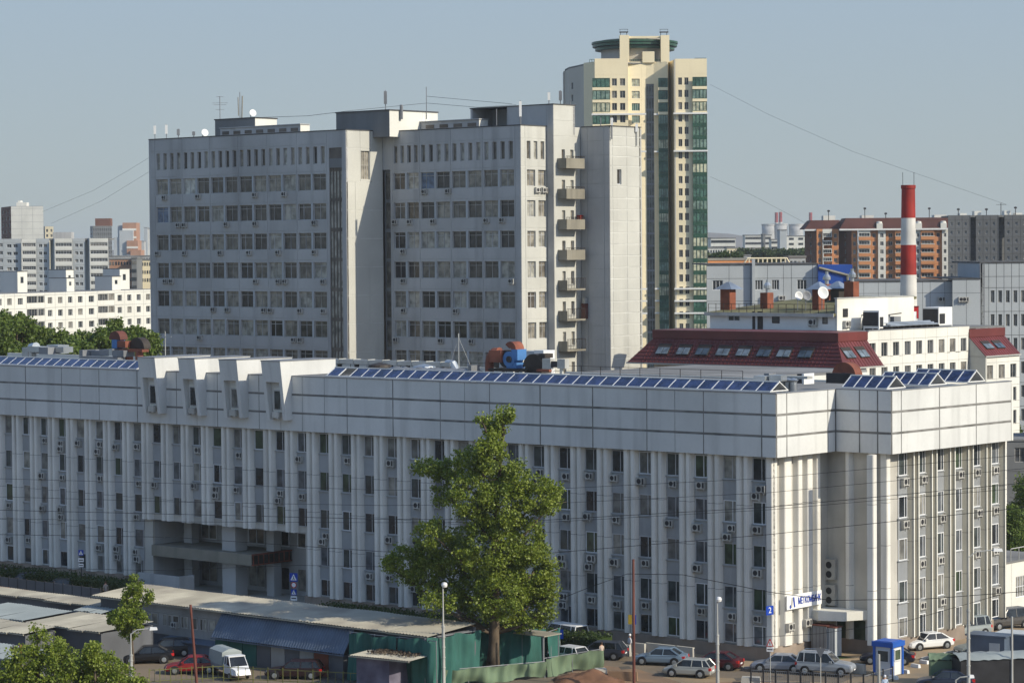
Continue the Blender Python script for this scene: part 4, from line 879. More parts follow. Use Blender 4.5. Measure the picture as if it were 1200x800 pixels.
wall(bb, LB(1116, 390), LB(1149, 390), 0, ztm+.3, [(2.6, w2(1)), (2.6, w2(1))], [(3.6, 'w')]*5+[(ztm-18-3.4, 'w'), (1.9, 'b')], 'bluew', 'joint', .05, .25)
ztr = zd(309.5, 391)
tall1 = lambda k, w, h: [(w*.25, w*.75, h-2.2, h-.4, 'two', 'woodframe', 'far')] if k == 'w' else []
wall(bb, LB(1149, 391), LB(1230, 391), 0, ztr, [(2.4, None)]+[(2.2, tall1)]*8, [((zd(341.5, 391)+.4)/8, 'w')]*8+[(ztr-zd(341.5, 391)-2.4, 'b'), (2.0, 'b')], 'bluew', 'joint', .07, .25)
b = MB(); a, c = LB(1000, 392), LB(1116, 392); b.box(a[0], c[0], a[1]-.1, a[1]+25, ztm, ztm+.2); a, c = LB(1116, 390), LB(1149, 390); b.box(a[0]+.01, c[0], a[1]-.1, a[1]+25, ztm+.3, ztm+.5); a, c = LB(1149, 391), LB(1230, 391); b.box(a[0]-.1, c[0], a[1]-.1, a[1]+25, ztr, ztr+.2); b.build('roof', M['joint'], parent=bb)
plain(bb, (LB(1149, 391)[0], LB(1149, 391)[1]+20), LB(1149, 391), 0, ztr, M['bluew'])
for px, dep, z in ((897, 400, 1), (916, 400, 1), (947, 400, 1), (1103, 392, 3), (1127, 390, 3), (1131, 390, 3)):
    a = LB(px, dep); ac(bb, a[0], a[1], (ztl-5.4 if z == 1 else ztm-3), 0, 1.2)
a = LB(1150, 391); t = thing('drainpipe_mast', 'thin dark lattice mast standing against the pale blue building', 'mast', (a[0]+bo.x, a[1]+bo.y-.7, 0)); b = MB(); b.box(-.35, -.2, -.1, .1, 0, ztr); b.box(.2, .35, -.1, .1, 0, ztr)
for i in range(20): b.box(-.2, .2, -.05, .05, ztr*i/20, ztr*i/20+.1)
b.build('lattice', M['greymetal'], parent=t)
v = dp(895, 303, 440); t = thing('roof_frame', 'cream painted trapezoid roof frame beyond the pale blue building', 'roof frame', (v.x, v.y, 0)); z0, z1 = zd(309, 440)-1, zd(302, 440)
X = lambda px: dp(px, 303, 440).x-v.x; b = MB(); b.tube([(X(866), 0, z0), (X(876), 0, z1), (X(922), 0, z1), (X(930), 0, z0)], .16, 5)
for i in range(9): x = X(878+i*5.3); b.box(x-.1, x+.1, -.1, .1, z0, z1)
b.build('frame', M['cream'], parent=t); b = MB(); b.box(X(862), X(934), 3, 8, 0, z0); b.build('base_hall', M['bluew'], parent=t)


# ================================================================== HOUSES FARTHER OFF
def house(px, dep, label, cat='apartment block', name='apartment_block'):
    v = dp(px, 300, dep); t = thing(name, label, cat, (v.x, v.y, 0)); t['_o'] = 0; del t['_o']
    o = (v.x, v.y); return t, (lambda p, d=0: (dp(p, 300, dep+d).x-o[0], dp(p, 300, dep+d).y-o[1])), (lambda py, d=0: dp(px, py, dep+d).z)
# orange brick apartment block
ob_, LO, zO = house(1025, 800, 'orange apartment block with white balcony columns and a brown mansard roof')
ORP = zO(273)-zO(282.5); OT = zO(268); NO = 14
def fl_rows(top, storey, n): return [(top-n*storey, 'b')]+[(storey, 'f')]*n
wn1 = lambda k, w, h: [(w*.28, w*.72, .8, h-.45, 'two', 'pvc', 'far')] if k == 'f' else []
wn2 = lambda k, w, h: [(w*.05, w*.95, 1.15, h-.3, 'four', 'pvc', 'far')] if k == 'f' else []
rw = fl_rows(OT-1.0, ORP, NO)+[(1.0, 'b')]
def OW(p, q, dp_, dq, cols, m): wall(ob_, LO(p, dp_), LO(q, dq), 0, OT, cols, rw, m, 'whitew' if m == 'whitew' else m, .06, .25)
M['dullorange'] = mat('dull_orange', (.40, .22, .14), .85, .08, .4); M['brownpanel'] = mat('brown_panel', (.17, .075, .045), .85, .08, .4); M['greyblock'] = mat('grey_ceramic_panel', (.125, .13, .135), .85, .12, .15, .1)
OW(943, 957, 14, 0, [(1, None), (.9, wn1), (1, None)], 'brownpanel')  # left-facing side: shade on the orange wall painted as brown
OW(957, 964, -1, -1, [(1, wn1)], 'orange'); OW(964, 975, -1.6, -1.6, [(1, wn2)], 'whitew'); OW(975, 983, -1, -1, [(1, wn1)], 'orange')
OW(983, 998, 6, -3, [(1, None), (.9, wn1), (1, None)], 'brownpanel')  # shaded return of the orange front, its shade put into the brown
OW(998, 1005, -3, -3, [(1, wn1)], 'orange'); OW(1006, 1020, -4, -4, [(1, wn2)], 'whitew'); OW(1020, 1029, -3, -3, [(1, wn1)], 'orange')
OW(1029, 1038, -3.6, -3.6, [(1, wn1)], 'whitew'); OW(1038, 1049, -3, -3, [(1, wn1)], 'orange'); OW(1049, 1062, -4, -4, [(1, wn2)], 'orange'); OW(1062, 1073, -3, -3, [(1, wn1)], 'orange')
OW(1073, 1079, -3.6, -3.6, [(1, wn1)], 'whitew'); OW(1079, 1095, -4, -4, [(1.5, wn2)], 'orange'); OW(1095, 1104, -3, -3, [(1, wn1)], 'orange'); OW(1104, 1111, -3.6, -3.6, [(1, wn1)], 'whitew')
b = MB()
for p, q, d in ((965, 975, -1), (1006, 1020, -4), (1049, 1062, -4), (1079, 1095, -4)):
    a, c = LO(p, d), LO(q, d)
    for i in range(NO): z = OT-1-ORP*(i+1); b.box(a[0], c[0], a[1]-.6, a[1]-.02, z, z+1.05, 0); b.box(a[0], c[0], a[1]-.65, a[1]-.02, z+1.05, z+1.2, 1)
tag(b.build('balcony_fronts', M['orange'], M['whitew'], parent=ob_), kind='stuff')
def mans(p, q, dl, dr, zt):
    a, c = LO(p, dl), LO(q, dr); b = MB(); y0 = min(a[1], c[1])-.4
    b.hull8([(a[0], y0, OT), (c[0], y0, OT), (c[0], y0+16, OT), (a[0], y0+16, OT)], [(a[0]+2.2, y0+2.4, zt), (c[0], y0+2.4, zt), (c[0], y0+13, zt), (a[0]+2.2, y0+13, zt)]); b.build('mansard_roof', M['brownroof'], parent=ob_)
    b = MB(); b.box(a[0]-.1, c[0], y0-.1, y0+.3, OT-.5, OT-.003); b.build('eave_board', M['white'], parent=ob_)
mans(943, 985, 1, 1, zO(257.5)); mans(984, 1112, -4, -4, zO(255.5))
for p, w_, h_ in ((972, 16, 6), (1017, 17, 6), (1102, 16, 6)): a, c = LO(p-7, 6), LO(p+7, 6); b = MB(); b.box(a[0], c[0], a[1], a[1]+5, zO(262), zO(252)); b.build('lift_room', M['whitew'], parent=ob_)
for p in (1031, 1077, 1106): a, c = LO(p-3.5, -4.5), LO(p+3.5, -4.5); b = MB(); b.box(a[0], c[0], a[1], a[1]+2, OT, zO(262)); b.lathe([((c[0]-a[0])/2, zO(262)), ((c[0]-a[0])/2.2, zO(260)), (0, zO(259.5))], 10, ((a[0]+c[0])/2, a[1]+1)); b.build('roof_dormer', M['whitew'], parent=ob_)
# grey apartment slab on the right
gs, LG, zG = house(1160, 760, 'dark grey panel apartment slab with deep loggia slots at the right edge')
GT = zG(252); GRP = (zG(262)-zG(272))
gw = lambda k, w, h: [(w*.34, w*.64, .9, h-.6, 'two', 'pvc', 'far')] if k == 'f' else []
gr = fl_rows(GT-1.4, GRP, 15)+[(1.4, 'b')]
def GW(p, q, a, c, cols, m='greyblock'): wall(gs, LG(p, a), LG(q, c), 0, GT, cols, gr, m, 'joint', .12, .3)
GW(1111, 1136, 0, 0, [(1, gw)]*3); GW(1136, 1143.5, 5, 5, [(1, gw)], 'concd'); GW(1143.5, 1169, 0, 0, [(1, gw)]*3); GW(1169, 1177, 5, 5, [(1, gw)], 'concd'); GW(1177, 1215, 0, 0, [(1, gw)]*4)
for p in (1136, 1169): plain(gs, LG(p, 5), LG(p+.01, 0), 0, GT, M['greyblock'])
b = MB(); a, c = LG(1111, 0), LG(1215, 0); b.box(a[0], c[0], a[1]+.1, a[1]+12, GT-.6, GT-.1); b.build('roof', M['roof'], parent=gs)
for p in (1146, 1181, 1129, 1194): a, c = LG(p-4, 3), LG(p+4, 3); b = MB(); b.box(a[0], c[0], a[1], a[1]+4, GT-.1, zG(247 if p in (1146, 1181) else 249.5)); b.build('lift_room', M['whitew'], parent=gs)
for i, (px, y1, dep, lb) in enumerate(((971, 246, 803, 'thin aerial on the left wing of the orange block'), (1013.5, 243, 803, 'taller aerial on the orange block roof'), (1038, 249, 803, 'short aerial behind the brown roof'), (1089, 243, 803, 'thin aerial near the right end of the orange block'), (1123, 244, 762, 'leftmost ventilator post on the grey slab'), (1156, 244, 762, 'middle ventilator post on the grey slab'), (1190, 242, 762, 'right ventilator post on the grey slab'), (1173, 238, 762, 'crossed aerial on the grey slab roof'))):
    v = dp(px, 256, dep); h = dp(px, y1, dep).z-v.z; t = thing('antenna', lb, 'antenna', tuple(v)); b = MB(); b.tube([(0, 0, -1), (0, 0, h)], .12, 5); b.build('mast', M['dark'], parent=t)
    b = MB(); b.box(-.4, .4, -.1, .1, h-.6, h-.1) if i != 7 else b.box(-1.4, 1.4, -.05, .05, h-.5, h-.4); b.build('head', M['dark'], parent=t)
# power station far away
def far_box(px0, px1, yt, dep, label, m='bluew', rows_=5, cols_=8, deep=30, cat='building', name='distant_building', base=0, stripe=None, m2=None, side=None):
    a, c = dp(px0, 300, dep), dp(px1, 300, dep); zt = dp((px0+px1)/2, yt, dep).z; t = thing(name, label, cat, ((a.x+c.x)/2, dep, base)); W = (c.x-a.x)/2
    b = MB(); b.box(-W, W, 0, deep, 0, zt-base); b.build('wall', M[m], parent=t)
    if stripe or rows_:
        b = MB(); n = rows_; s = (zt-base)/max(1, round((zt-base)/(3.0 if dep < 1700 else 3.6)))
        nf = int((zt-base)/s); k0 = max(0, nf-n); cw = 2*W/cols_
        b.box(0, cw*.5 if cols_ > 1 else cw*.96, -.12, .05, 0, s*.42); me = b.mesh('window', GL['far'])
        for r in range(k0, nf):
            for i in range(cols_): ob('window', me, t, (-W+cw*(i+.25 if cols_ > 1 else i+.02), 0, r*s+s*.32))
    b = MB(); b.box(-W-.2, W+.2, -.2, deep+.2, zt-base, zt-base+.5); b.build('roof', M['roof'], parent=t)
    return t, W, zt-base, deep
for px, w_, yt, yb, lb in ((901, 8.7, 263, 275, 'leftmost concrete cooling tower on the horizon'), (914.5, 8.9, 262.5, 275, 'middle concrete cooling tower with two striped stacks behind it'), (933, 8.9, 263, 275, 'rightmost concrete cooling tower on the horizon')):
    D_ = 3600; v = dp(px, 300, D_); zt = dp(px, yt, D_).z; R_ = w_/F*D_; t = thing('cooling_tower', lb, 'cooling tower', (v.x, D_, 0), 0, 'cooling towers of the power station'); b = MB(); b.lathe([(R_*1.5, 0), (R_*1.18, zt*.35), (R_*1.0, zt*.7), (R_*.93, zt*.85), (R_*.95, zt)], 32); b.build('shell', M['concrete'], parent=t, smooth=True)
    b = MB(); b.lathe([(R_*.97, zt-2), (R_*.99, zt+.6), (R_*.90, zt+.6), (R_*.9, zt-2)], 32); b.build('rim', M['concrete'], parent=t)
for px, yt, lb in ((910, 249, 'left one of two red striped stacks behind the cooling towers'), (914.8, 248.5, 'right one of two red striped stacks behind the cooling towers'), (950, 249, 'dull red stack top showing beside the orange block')):
    D_ = 3900; v = dp(px, 300, D_); zt = dp(px, yt, D_).z; R_ = 1.9/F*D_; t = thing('factory_chimney', lb, 'chimney', (v.x, D_, 0), 0, 'power station stacks')
    for i in range(6): b = MB(); z0, z1 = zt*i/6, zt*(i+1)/6; b.lathe([(R_*(1.3-.3*i/6), z0), (R_*(1.3-.3*(i+1)/6), z1)], 16); b.build('painted_band', M['chred' if i % 2 else 'chwhite'], parent=t)
far_box(873, 904, 276, 1500, 'long pale blue apartment slab in front of the cooling towers', 'whitew', 12, 1, 14, 'apartment block', 'apartment_block'); far_box(904, 915, 281, 1480, 'lower pale wing joining the long slab before the cooling towers', 'whitew', 10, 1, 14, 'apartment block', 'apartment_block')
far_box(914, 922, 270, 1450, 'narrow blue stair tower rising before the cooling towers', 'bluew', 0, 1, 14); far_box(922, 944, 277, 1520, 'striped pale slab just left of the orange block', 'whitew', 12, 2, 14, 'apartment block', 'apartment_block'); far_box(894, 897, 275, 1470, 'dark thin slab end in front of the long pale blue slab', 'concd', 0, 1, 10)
far_box(833, 862, 279.5, 1300, 'white horizontally striped building beside the green balconies', 'whitew', 3, 1, 20); far_box(826, 850, 291, 1150, 'low white office building under the striped one', 'whitew', 2, 8, 20); far_box(852, 866, 291, 1100, 'small beige block right of the low white offices', 'cream', 1, 4, 14)
far_box(828, 884, 305, 620, 'yellow brick building with a dark flat roof behind the pale blue offices', 'orange', 2, 11, 20); far_box(862, 880, 300, 900, 'small grey shed roofs beyond the yellow brick building', 'concrete', 1, 5, 14)
far_box(925, 944, 302, 640, 'low bluish sheds at the foot of the orange block', 'bluew', 1, 4, 12)
# left hand side
lw, LL, zL = house(60, 560, 'white five storey panel block with loggias beyond the trees on the left')
dl = Vector((.40, .917)); dl.normalize()
p0 = dp(-30, 345, 540); o_ = Vector((lw.location.x, lw.location.y)); A0 = Vector((p0.x, p0.y))-o_
def tpx(px): d = ray(px, 345); d2 = Vector((d.x, d.y)); n = Vector((-dl.y, dl.x)); P0 = A0+o_; return (d2*(P0.dot(n)/d2.dot(n))-P0).dot(dl)
T1 = tpx(205); T1 = min(T1, 200); wtop = dp(-30, 345.5, 540).z; RS = 2.75
lg = lambda k, w, h: [(w*.04, w*.62, 1.1, h-.15, 'four', 'woodframe', 'far'), (w*.64, w*.98, 1.1, h-.15, 'two', 'woodframe', 'far')] if k == 'f' else []
ww = lambda k, w, h: [(w*.28, w*.72, .85, h-.5, 'two', 'frame', 'far')] if k == 'f' else []
cpx = [(-30, ww), (-18, ww), (-6, ww), (5, ww), (17, ww), (30.5, lg), (52.5, ww), (64.5, ww), (76.5, ww), (88, ww), (100, ww), (114, lg), (134.5, ww), (146, ww), (157, ww), (168, ww), (179, ww), (190, ww), (201, None)]
cols = [(tpx(cpx[i+1][0])-tpx(cpx[i][0]), cpx[i][1]) for i in range(len(cpx)-1)]
T1 = sum(c[0] for c in cols)
wall(lw, tuple(A0), tuple(A0+dl*T1), 0, wtop, cols, fl_rows(wtop-.5, RS, 7)+[(.5, 'b')], 'whitew', 'concrete', .10, .3)
nn = Vector((-dl.y, dl.x)); b = MB(); e1 = A0+dl*T1; q1 = e1+nn*13; q0 = A0+nn*13; b.prism([tuple(A0+nn*.4), tuple(e1+nn*.4), tuple(q1), tuple(q0)], wtop-.3, wtop); b.build('roof', M['roof'], parent=lw)
plain(lw, tuple(q0), tuple(A0), 0, wtop, M['concrete'])
for i, (px, pf, pr, yt, dy) in enumerate(((61, 92, 107, 326, 3), (120, 145, 163, 324, 3), (164, 180, 200, 315, 9), (40, 62, 82, 318, 9), (96, 118, 132, 316, 9))):
    ta, tb_, tc = tpx(px), tpx(pf), tpx(pr); t = thing('rooftop_room', ('blue grey rooftop hut with white end, front left on the white panel block', 'blue grey rooftop hut with white end, front middle on the white panel block', 'rearmost right rooftop hut beside the grey tower', 'rear left rooftop hut half hidden by the front one', 'rear middle rooftop hut on the white panel block')[i], 'rooftop hut', (0, 0, 0))
    c0 = o_+A0+dl*(tpx(pf))+nn*dy; v = dp(pf, yt, c0.y); t.location = (c0.x, c0.y, wtop); t.rotation_euler[2] = math.atan2(dl.y, dl.x)
    hh = v.z-wtop; l_ = max(3, (tc-tb_)*.55); w_ = 4.6; b = MB(); b.box(0, l_, 0, w_, 0, hh, 0); b.box(-.02, l_+.1, -.1, w_+.1, hh, hh+.15, 1); b.build('wall', M['whitew'], M['joint'], parent=t); b = MB(); b.box(-.05, -.001, .05, w_-.05, 0, hh-.02); b.build('end_wall', M['bluew'], parent=t); b = MB(); b.box(l_*.3, l_*.6, -.03, -.001, hh*.45, hh*.75); b.build('window', GL['far'], parent=t)
# grey nine storey block
g9, L9, z9 = house(64, 830, 'light grey nine storey panel block with white loggias on the left'); N9 = z9(279.5); S9 = z9(288)-z9(297)
w9 = lambda k, w, h: [(w*.2, w*.45, .9, h-.5, 'two', 'pvc', 'far'), (w*.55, w*.8, .9, h-.5, 'two', 'pvc', 'far')] if k == 'f' else []
l9 = lambda k, w, h: [(w*.04, w*.96, 1.15, h-.2, 'six', 'pvc', 'far')] if k == 'f' else []
r9 = fl_rows(N9-1.2, S9, 8)+[(1.2, 'b')]
def W9(p, q, a, c, cols, m='bluew'): wall(g9, L9(p, a), L9(q, c), 0, N9, cols, r9, m, 'concrete', .1, .3)
W9(-12, 4, 0, 0, [(1, l9)], 'bluew'); W9(4, 25, 0, 0, [(1, w9)]); W9(25.5, 42.5, -1.2, -1.2, [(1, l9)], 'whitew'); W9(42.5, 58, 0, 0, [(1, w9)]); plain(g9, L9(59, 6), L9(64, -2), 0, N9, M['bluew']); W9(64, 85, -2, -2, [(1, l9)], 'whitew'); W9(85, 100, -1, -1, [(1, w9)]); plain(g9, L9(100, 5), L9(105, -2), 0, N9, M['bluew']); W9(105, 127, -2, -2, [(1, l9)], 'whitew')
b = MB(); a, c = L9(-12, 0), L9(127, 0); b.box(a[0], c[0], a[1]+.2, a[1]+13, N9-.5, N9); b.build('roof', M['roof'], parent=g9); b = MB(); a, c = L9(62, 4), L9(84, 4); b.box(a[0], c[0], a[1], a[1]+5, N9, z9(272)); b.build('lift_room', M['concrete'], parent=g9)
def oblique(px0, pf, px1, yt, dep, label, m1, m2, nr, nc, cat='apartment block', name='apartment_block', dl_=8, dr_=0, top=None):
    v = dp(pf, 300, dep); t = thing(name, label, cat, (v.x, v.y, 0)); Lx = lambda p, d: (dp(p, 300, dep+d).x-v.x, d)
    zt = dp(pf, yt, dep).z; S = 2.9; n = max(1, min(nr, int(zt/S)-1)); rws = [(zt-n*S-1, 'b')]+[(S, 'f')]*n+[(1, 'b')]
    wx = lambda k, w, h: [(w*.25, w*.75, .8, h-.5, 'two', 'woodframe', 'far')] if k == 'f' else []
    wall(t, Lx(px0, dl_), (0, 0), 0, zt, [(1, wx)]*nc[0] if nc[0] else [(1, None)], rws, m1, 'joint', .1, .3); wall(t, (0, 0), Lx(px1, dr_), 0, zt, [(1, wx)]*nc[1] if nc[1] else [(1, None), (1, None), (1, None)], rws, m2, 'concrete', .12, .3)
    b = MB(); b.prism([Lx(px0, dl_), (0, 0.05), Lx(px1, dr_+.05), (dp(px1-.3, 300, dep+18).x-v.x, 18), (Lx(px0, dl_)[0]+.3, 18+dl_)], zt-.5, zt+.1); b.build('roof', M['roof'], parent=t); return t, Lx, zt
t, Lx, zt = oblique(2, 13.5, 51.5, 242, 1150, 'white tower block with blank gridded end wall and brown balcony side', 'brownpanel', 'whitew', 12, (3, 0), dl_=25)
b = MB(); a, c = Lx(20, 3), Lx(32, 3); b.box(a[0], c[0], 3, 9, zt, zt+1.8); a, c = Lx(22, 4), Lx(25, 4); b.box(a[0], c[0], 4, 9, zt+1.8, zt+2.6); b.build('lift_room', M['whitew'], parent=t)
oblique(50, 53, 63, 265.5, 1500, 'small cream tower block end behind the white tower block', 'concrete', 'cream', 5, (1, 2))
t, Lx, zt = oblique(106, 109, 131.5, 265, 1700, 'speckled grey brown tower block left of the stepped orange tower', 'concrete', 'concd', 10, (1, 9)); b = MB(); a, c = Lx(112, 4), Lx(130, 4); b.box(a[0], c[0], 4, 12, zt, zt+5); b.build('upper_storey', M['brownpanel'], parent=t)
t = thing('stepped_tower', 'stepped orange and white tower with a blue shaded side, far left skyline', 'tower block', (dp(152, 300, 2000).x, 2000, 0))
for i, (p0, p1, yt, dy, m) in enumerate(((137, 146, 264, 6, 'bluew'), (144, 160, 261, 0, 'dullorange'), (141, 157, 270, -4, 'bluew'), (150, 163, 282, -6, 'dullorange'), (155, 167, 293, -9, 'dullorange'), (134, 152, 278, -3, 'bluew'))):  # bluish sections carry the tower's shaded side in their colour
    a, c = dp(p0, 300, 2000).x-t.location.x, dp(p1, 300, 2000).x-t.location.x; b = MB(); zt = dp(150, yt, 2000).z; b.box(a, c, dy, dy+20, 0, zt); o = b.build('tower_section', M[m], parent=t)
    if m == 'dullorange':
        b = MB()
        for k in range(1, 9): b.box(a-.1, c+.1, dy-.25, dy-.02, zt-k*6, zt-k*6+1.6)
        tag(b.build('white_bands', M['whitew'], parent=o), kind='stuff')
far_box(166, 169, 283, 2100, 'tiny grey block right of the stepped tower', 'concrete', 0, 1, 10); far_box(169, 173, 267, 2600, 'left one of two slim white towers at the grey tower edge', 'bluew', 0, 1, 14); far_box(173.4, 180, 268.5, 2550, 'right one of two slim white towers at the grey tower edge', 'whitew', 0, 1, 14)
far_box(128, 154, 304, 950, 'orange brick building with shiny roof between the two white blocks', 'dullorange', 4, 8, 20); far_box(154, 160, 303, 945, 'dark glazed section of the orange brick building', 'concd', 4, 1, 20); far_box(160, 180, 305, 960, 'cream building at the edge of the grey tower', 'cream', 3, 7, 20); far_box(125, 180, 300.5, 1300, 'hazy roofs in a row behind the orange brick building', 'concrete', 1, 18, 30)
# distant hills
def ridge(name, D, pts, m):
    b = MB(); top = [dp(px, py, D) for px, py in pts]
    for i in range(len(top)-1): a, c = top[i], top[i+1]; b.quad((a.x, D-900, -5), (c.x, D-900, -5), (c.x, D, c.z), (a.x, D, a.z)); b.quad((a.x, D, a.z), (c.x, D, c.z), (c.x, D+1500, -5), (a.x, D+1500, -5))
    tag(b.build(name, M[m], smooth=True), kind='structure')
ridge('hills', 7000, [(-400, 296), (0, 294), (150, 293), (400, 290), (700, 284), (760, 277), (800, 273.5), (830, 272.5), (855, 274), (875, 277), (900, 281), (960, 284), (1040, 286), (1200, 284), (1500, 286)], 'hill')

# ================================================================== MACHINES ON THE INSTITUTE ROOF
ZF = 21.8
def rthing(name, label, cat, px, y, py=430, group=None):
    x = B.lx(px, y, py); w = B.w(x, y); return thing(name, label, cat, (w.x, w.y, ZF), B.rot, group), (lambda p: B.lx(p, y, py)-x), (lambda yy_: B.lz(x, y, yy_)-ZF)
def cylfan(P, c, r, wd, m, name='fan_housing', rot=0, arc=(0, 2*math.pi), n=20, r_in=0):
    b = MB(); a0_, a1_ = arc; pts = [(c[0]+r*math.cos(a0_+(a1_-a0_)*i/n), c[2]+r*math.sin(a0_+(a1_-a0_)*i/n)) for i in range(n+1)]
    inn = [(c[0]+r_in*math.cos(a0_+(a1_-a0_)*i/n), c[2]+r_in*math.sin(a0_+(a1_-a0_)*i/n)) for i in range(n+1)]
    for i in range(n):
        p, q, u, v = pts[i], pts[i+1], inn[i], inn[i+1]; y0, y1 = c[1]-wd/2, c[1]+wd/2
        b.quad((p[0], y0, p[1]), (p[0], y1, p[1]), (q[0], y1, q[1]), (q[0], y0, q[1])); b.quad((u[0], y0, u[1]), (p[0], y0, p[1]), (q[0], y0, q[1]), (v[0], y0, v[1])); b.quad((v[0], y1, v[1]), (q[0], y1, q[1]), (p[0], y1, p[1]), (u[0], y1, u[1]))
        if r_in: b.quad((u[0], y1, u[1]), (u[0], y0, u[1]), (v[0], y0, v[1]), (v[0], y1, v[1]))
    return b.build(name, M[m], parent=P)
def ducted(t, X, Z, spec):
    for nm, m, p0, p1, y0, y1, za, zb_ in spec: b = MB(); b.box(X(p0), X(p1), y0, y1, max(Z(za), 0.02), Z(zb_)); b.build(nm, M[m], parent=t)
t, X, Z = rthing('ventilation_unit', 'silver duct assembly with an elbow at the far left of the roof', 'ventilation unit', 24, 12)
ducted(t, X, Z, (('duct', 'silver', 26, 33, 0, 1.2, 423, 407), ('duct', 'silver', 33.2, 47, 0, 1.4, 412, 405.5), ('duct', 'silver', 42, 55, 1.6, 3.2, 414, 404), ('fan_box', 'greymetal', 47.3, 58, -.2, 1.5, 414, 406), ('duct', 'silver', 58.5, 68, .8, 2.2, 412, 405.5), ('stand', 'dark', 24, 68, .2, 1.0, 421, 419)))
b = MB(); b.tube([(X(31), .6, 0.02), (X(31), .6, Z(411)), (X(33), .6, Z(408)), (X(38), .6, Z(407))], .62, 10); b.build('elbow', M['silver'], parent=t)
t, X, Z = rthing('ventilation_unit', 'long dark grey ducts and boxes on the roof left of the red and blue fan', 'ventilation unit', 93, 12)
ducted(t, X, Z, (('duct', 'greymetal', 93, 138, 0, 1.0, 423, 417.5), ('duct', 'greymetal', 93, 97, 0, 2.5, 417, 410), ('duct', 'greymetal', 98, 111, 1, 2, 417, 411), ('fan_box', 'greymetal', 111.5, 122, .6, 2.2, 416, 409), ('duct', 'silver', 122.5, 127, .6, 2.2, 416, 408), ('fan_box', 'greymetal', 127.5, 140, .6, 2.2, 417, 409.5)))
t, X, Z = rthing('roof_fan', 'blue fan with dark red hood and orange red duct, left of the dormer hoods', 'roof fan', 128, 13)
cylfan(t, (X(131), 1, Z(398)), .95, 1.1, 'post', 'fan_hood', arc=(0, math.pi)); ducted(t, X, Z, (('fan_body', 'bluemetal', 128, 134, .4, 1.6, 408, 398), ('duct', 'rust', 136, 145.5, .2, 1.6, 407, 399.5), ('frame', 'rust', 138, 165, .2, 1.2, 411.5, 408.5), ('leg', 'rust', 145, 148, .2, 1.0, 423, 411.6), ('leg', 'rust', 157, 160, .2, 1.0, 423, 411.6), ('pedestal', 'brownmetal', 129, 133, .4, 1.6, 423, 408.2)))
cylfan(t, (X(153), 1.4, Z(408.3)), 1.25, 1.0, 'brownmetal', 'fan_housing', arc=(0, math.pi))
t, X, Z = rthing('ventilation_duct', 'long silver duct crossing the roof behind the solar panels', 'ventilation duct', 372, 15, 420)
b = MB(); b.box(X(372), X(527), 0, 1.0, Z(425), Z(420)); b.build('duct', M['silver'], parent=t)
for p in range(380, 530, 17): b = MB(); b.box(X(p)-.06, X(p)+.06, -.05, 1.05, Z(425)-.06, Z(420)+.06); b.build('flange', M['pale'], parent=t)
b = MB(); b.tube([(X(520), .5, Z(422.5)), (X(527), .5, Z(423)), (X(529), .5, Z(428)), (X(529), .5, 0)], .5, 8); b.build('elbow', M['silver'], parent=t)
b = MB()
for p in range(374, 520, 20): b.box(X(p)-.05, X(p)+.05, .2, .8, 0, Z(425))
b.build('stands', M['dark'], parent=t)
t, X, Z = rthing('ventilation_duct', 'two lumpy insulated grey ducts lying behind the solar panels', 'ventilation duct', 458, 8, 435)
for k, (p0, p1, y, r) in enumerate(((459, 553, 0, .55), (462, 500, 1.3, .5), (505, 551, 1.3, .5))): b = MB(); pts = [(X(p0)+(X(p1)-X(p0))*i/14, y+.08*math.sin(i*2.1), .75+.06*math.sin(i*1.7)) for i in range(15)]; b.tube(pts, [r*(1+.12*math.sin(i*2.7+k)) for i in range(15)], 9); b.build('duct', M['greymetal'], parent=t, smooth=True)
b = MB(); b.box(X(552), X(555.5), -.4, .8, .02, 1.7); b.build('end_box', M['greymetal'], parent=t)
for px in (445, 497): t, X, Z = rthing('roof_vent', 'dark spoked fan wheel on the roof near the long silver duct' if px == 445 else 'half round vent hood showing above the insulated ducts', 'roof vent', px, 10, 430); b = MB(); b.lathe([(.05, 0), (.3, .1), (.25, .9), (1.2, 1.1), (1.1, 1.35), (0, 1.6)], 16); b.build('cowl', M['brownmetal' if px == 445 else 'silver'], parent=t)
t, X, Z = rthing('roof_fan', 'bright blue fan with rust red hood and big salmon elbow duct on a steel frame', 'roof fan', 562, 9, 435)
b = MB(); b.tube([(X(567), .8, 0), (X(567), .8, Z(425)), (X(568.5), .8, Z(418)), (X(573), .8, Z(413.5)), (X(579), .8, Z(413.5))], [.42, .42, .44, .5, .55], 12); b.build('elbow', M['rust'], parent=t)
ducted(t, X, Z, (('duct', 'rust', 573, 587, 0, 1.4, 424, 410), ('frame', 'brownmetal', 573, 618, -.1, 1.9, 434, 431)))
cylfan(t, (X(594), .9, Z(420)), .72, 1.3, 'bluemetal'); cylfan(t, (X(589), .9, Z(420)), .8, 1.0, 'dark', 'motor_housing'); cylfan(t, (X(595), .2, Z(420)), .3, .2, 'dark', 'inlet'); ducted(t, X, Z, (('outlet', 'bluemetal', 597, 604, .3, 1.6, 421, 408.5), ('pedestal', 'bluemetal', 591, 603, .3, 1.5, 430.5, 424)))
cylfan(t, (X(595), .95, Z(408.5)), .72, 1.2, 'rust', 'fan_hood', arc=(0, math.pi*.8), r_in=.15)
b = MB()
for p in (575, 590, 606, 617): b.box(X(p)-.08, X(p)+.08, 0, .15, 0, Z(434)); b.box(X(p)-.08, X(p)+.08, 1.7, 1.85, 0, Z(434))
b.build('frame_legs', M['brownmetal'], parent=t)
t, X, Z = rthing('roof_fan', 'big dark brown snail shaped fan housing right of the blue fan', 'roof fan', 613, 9, 435)
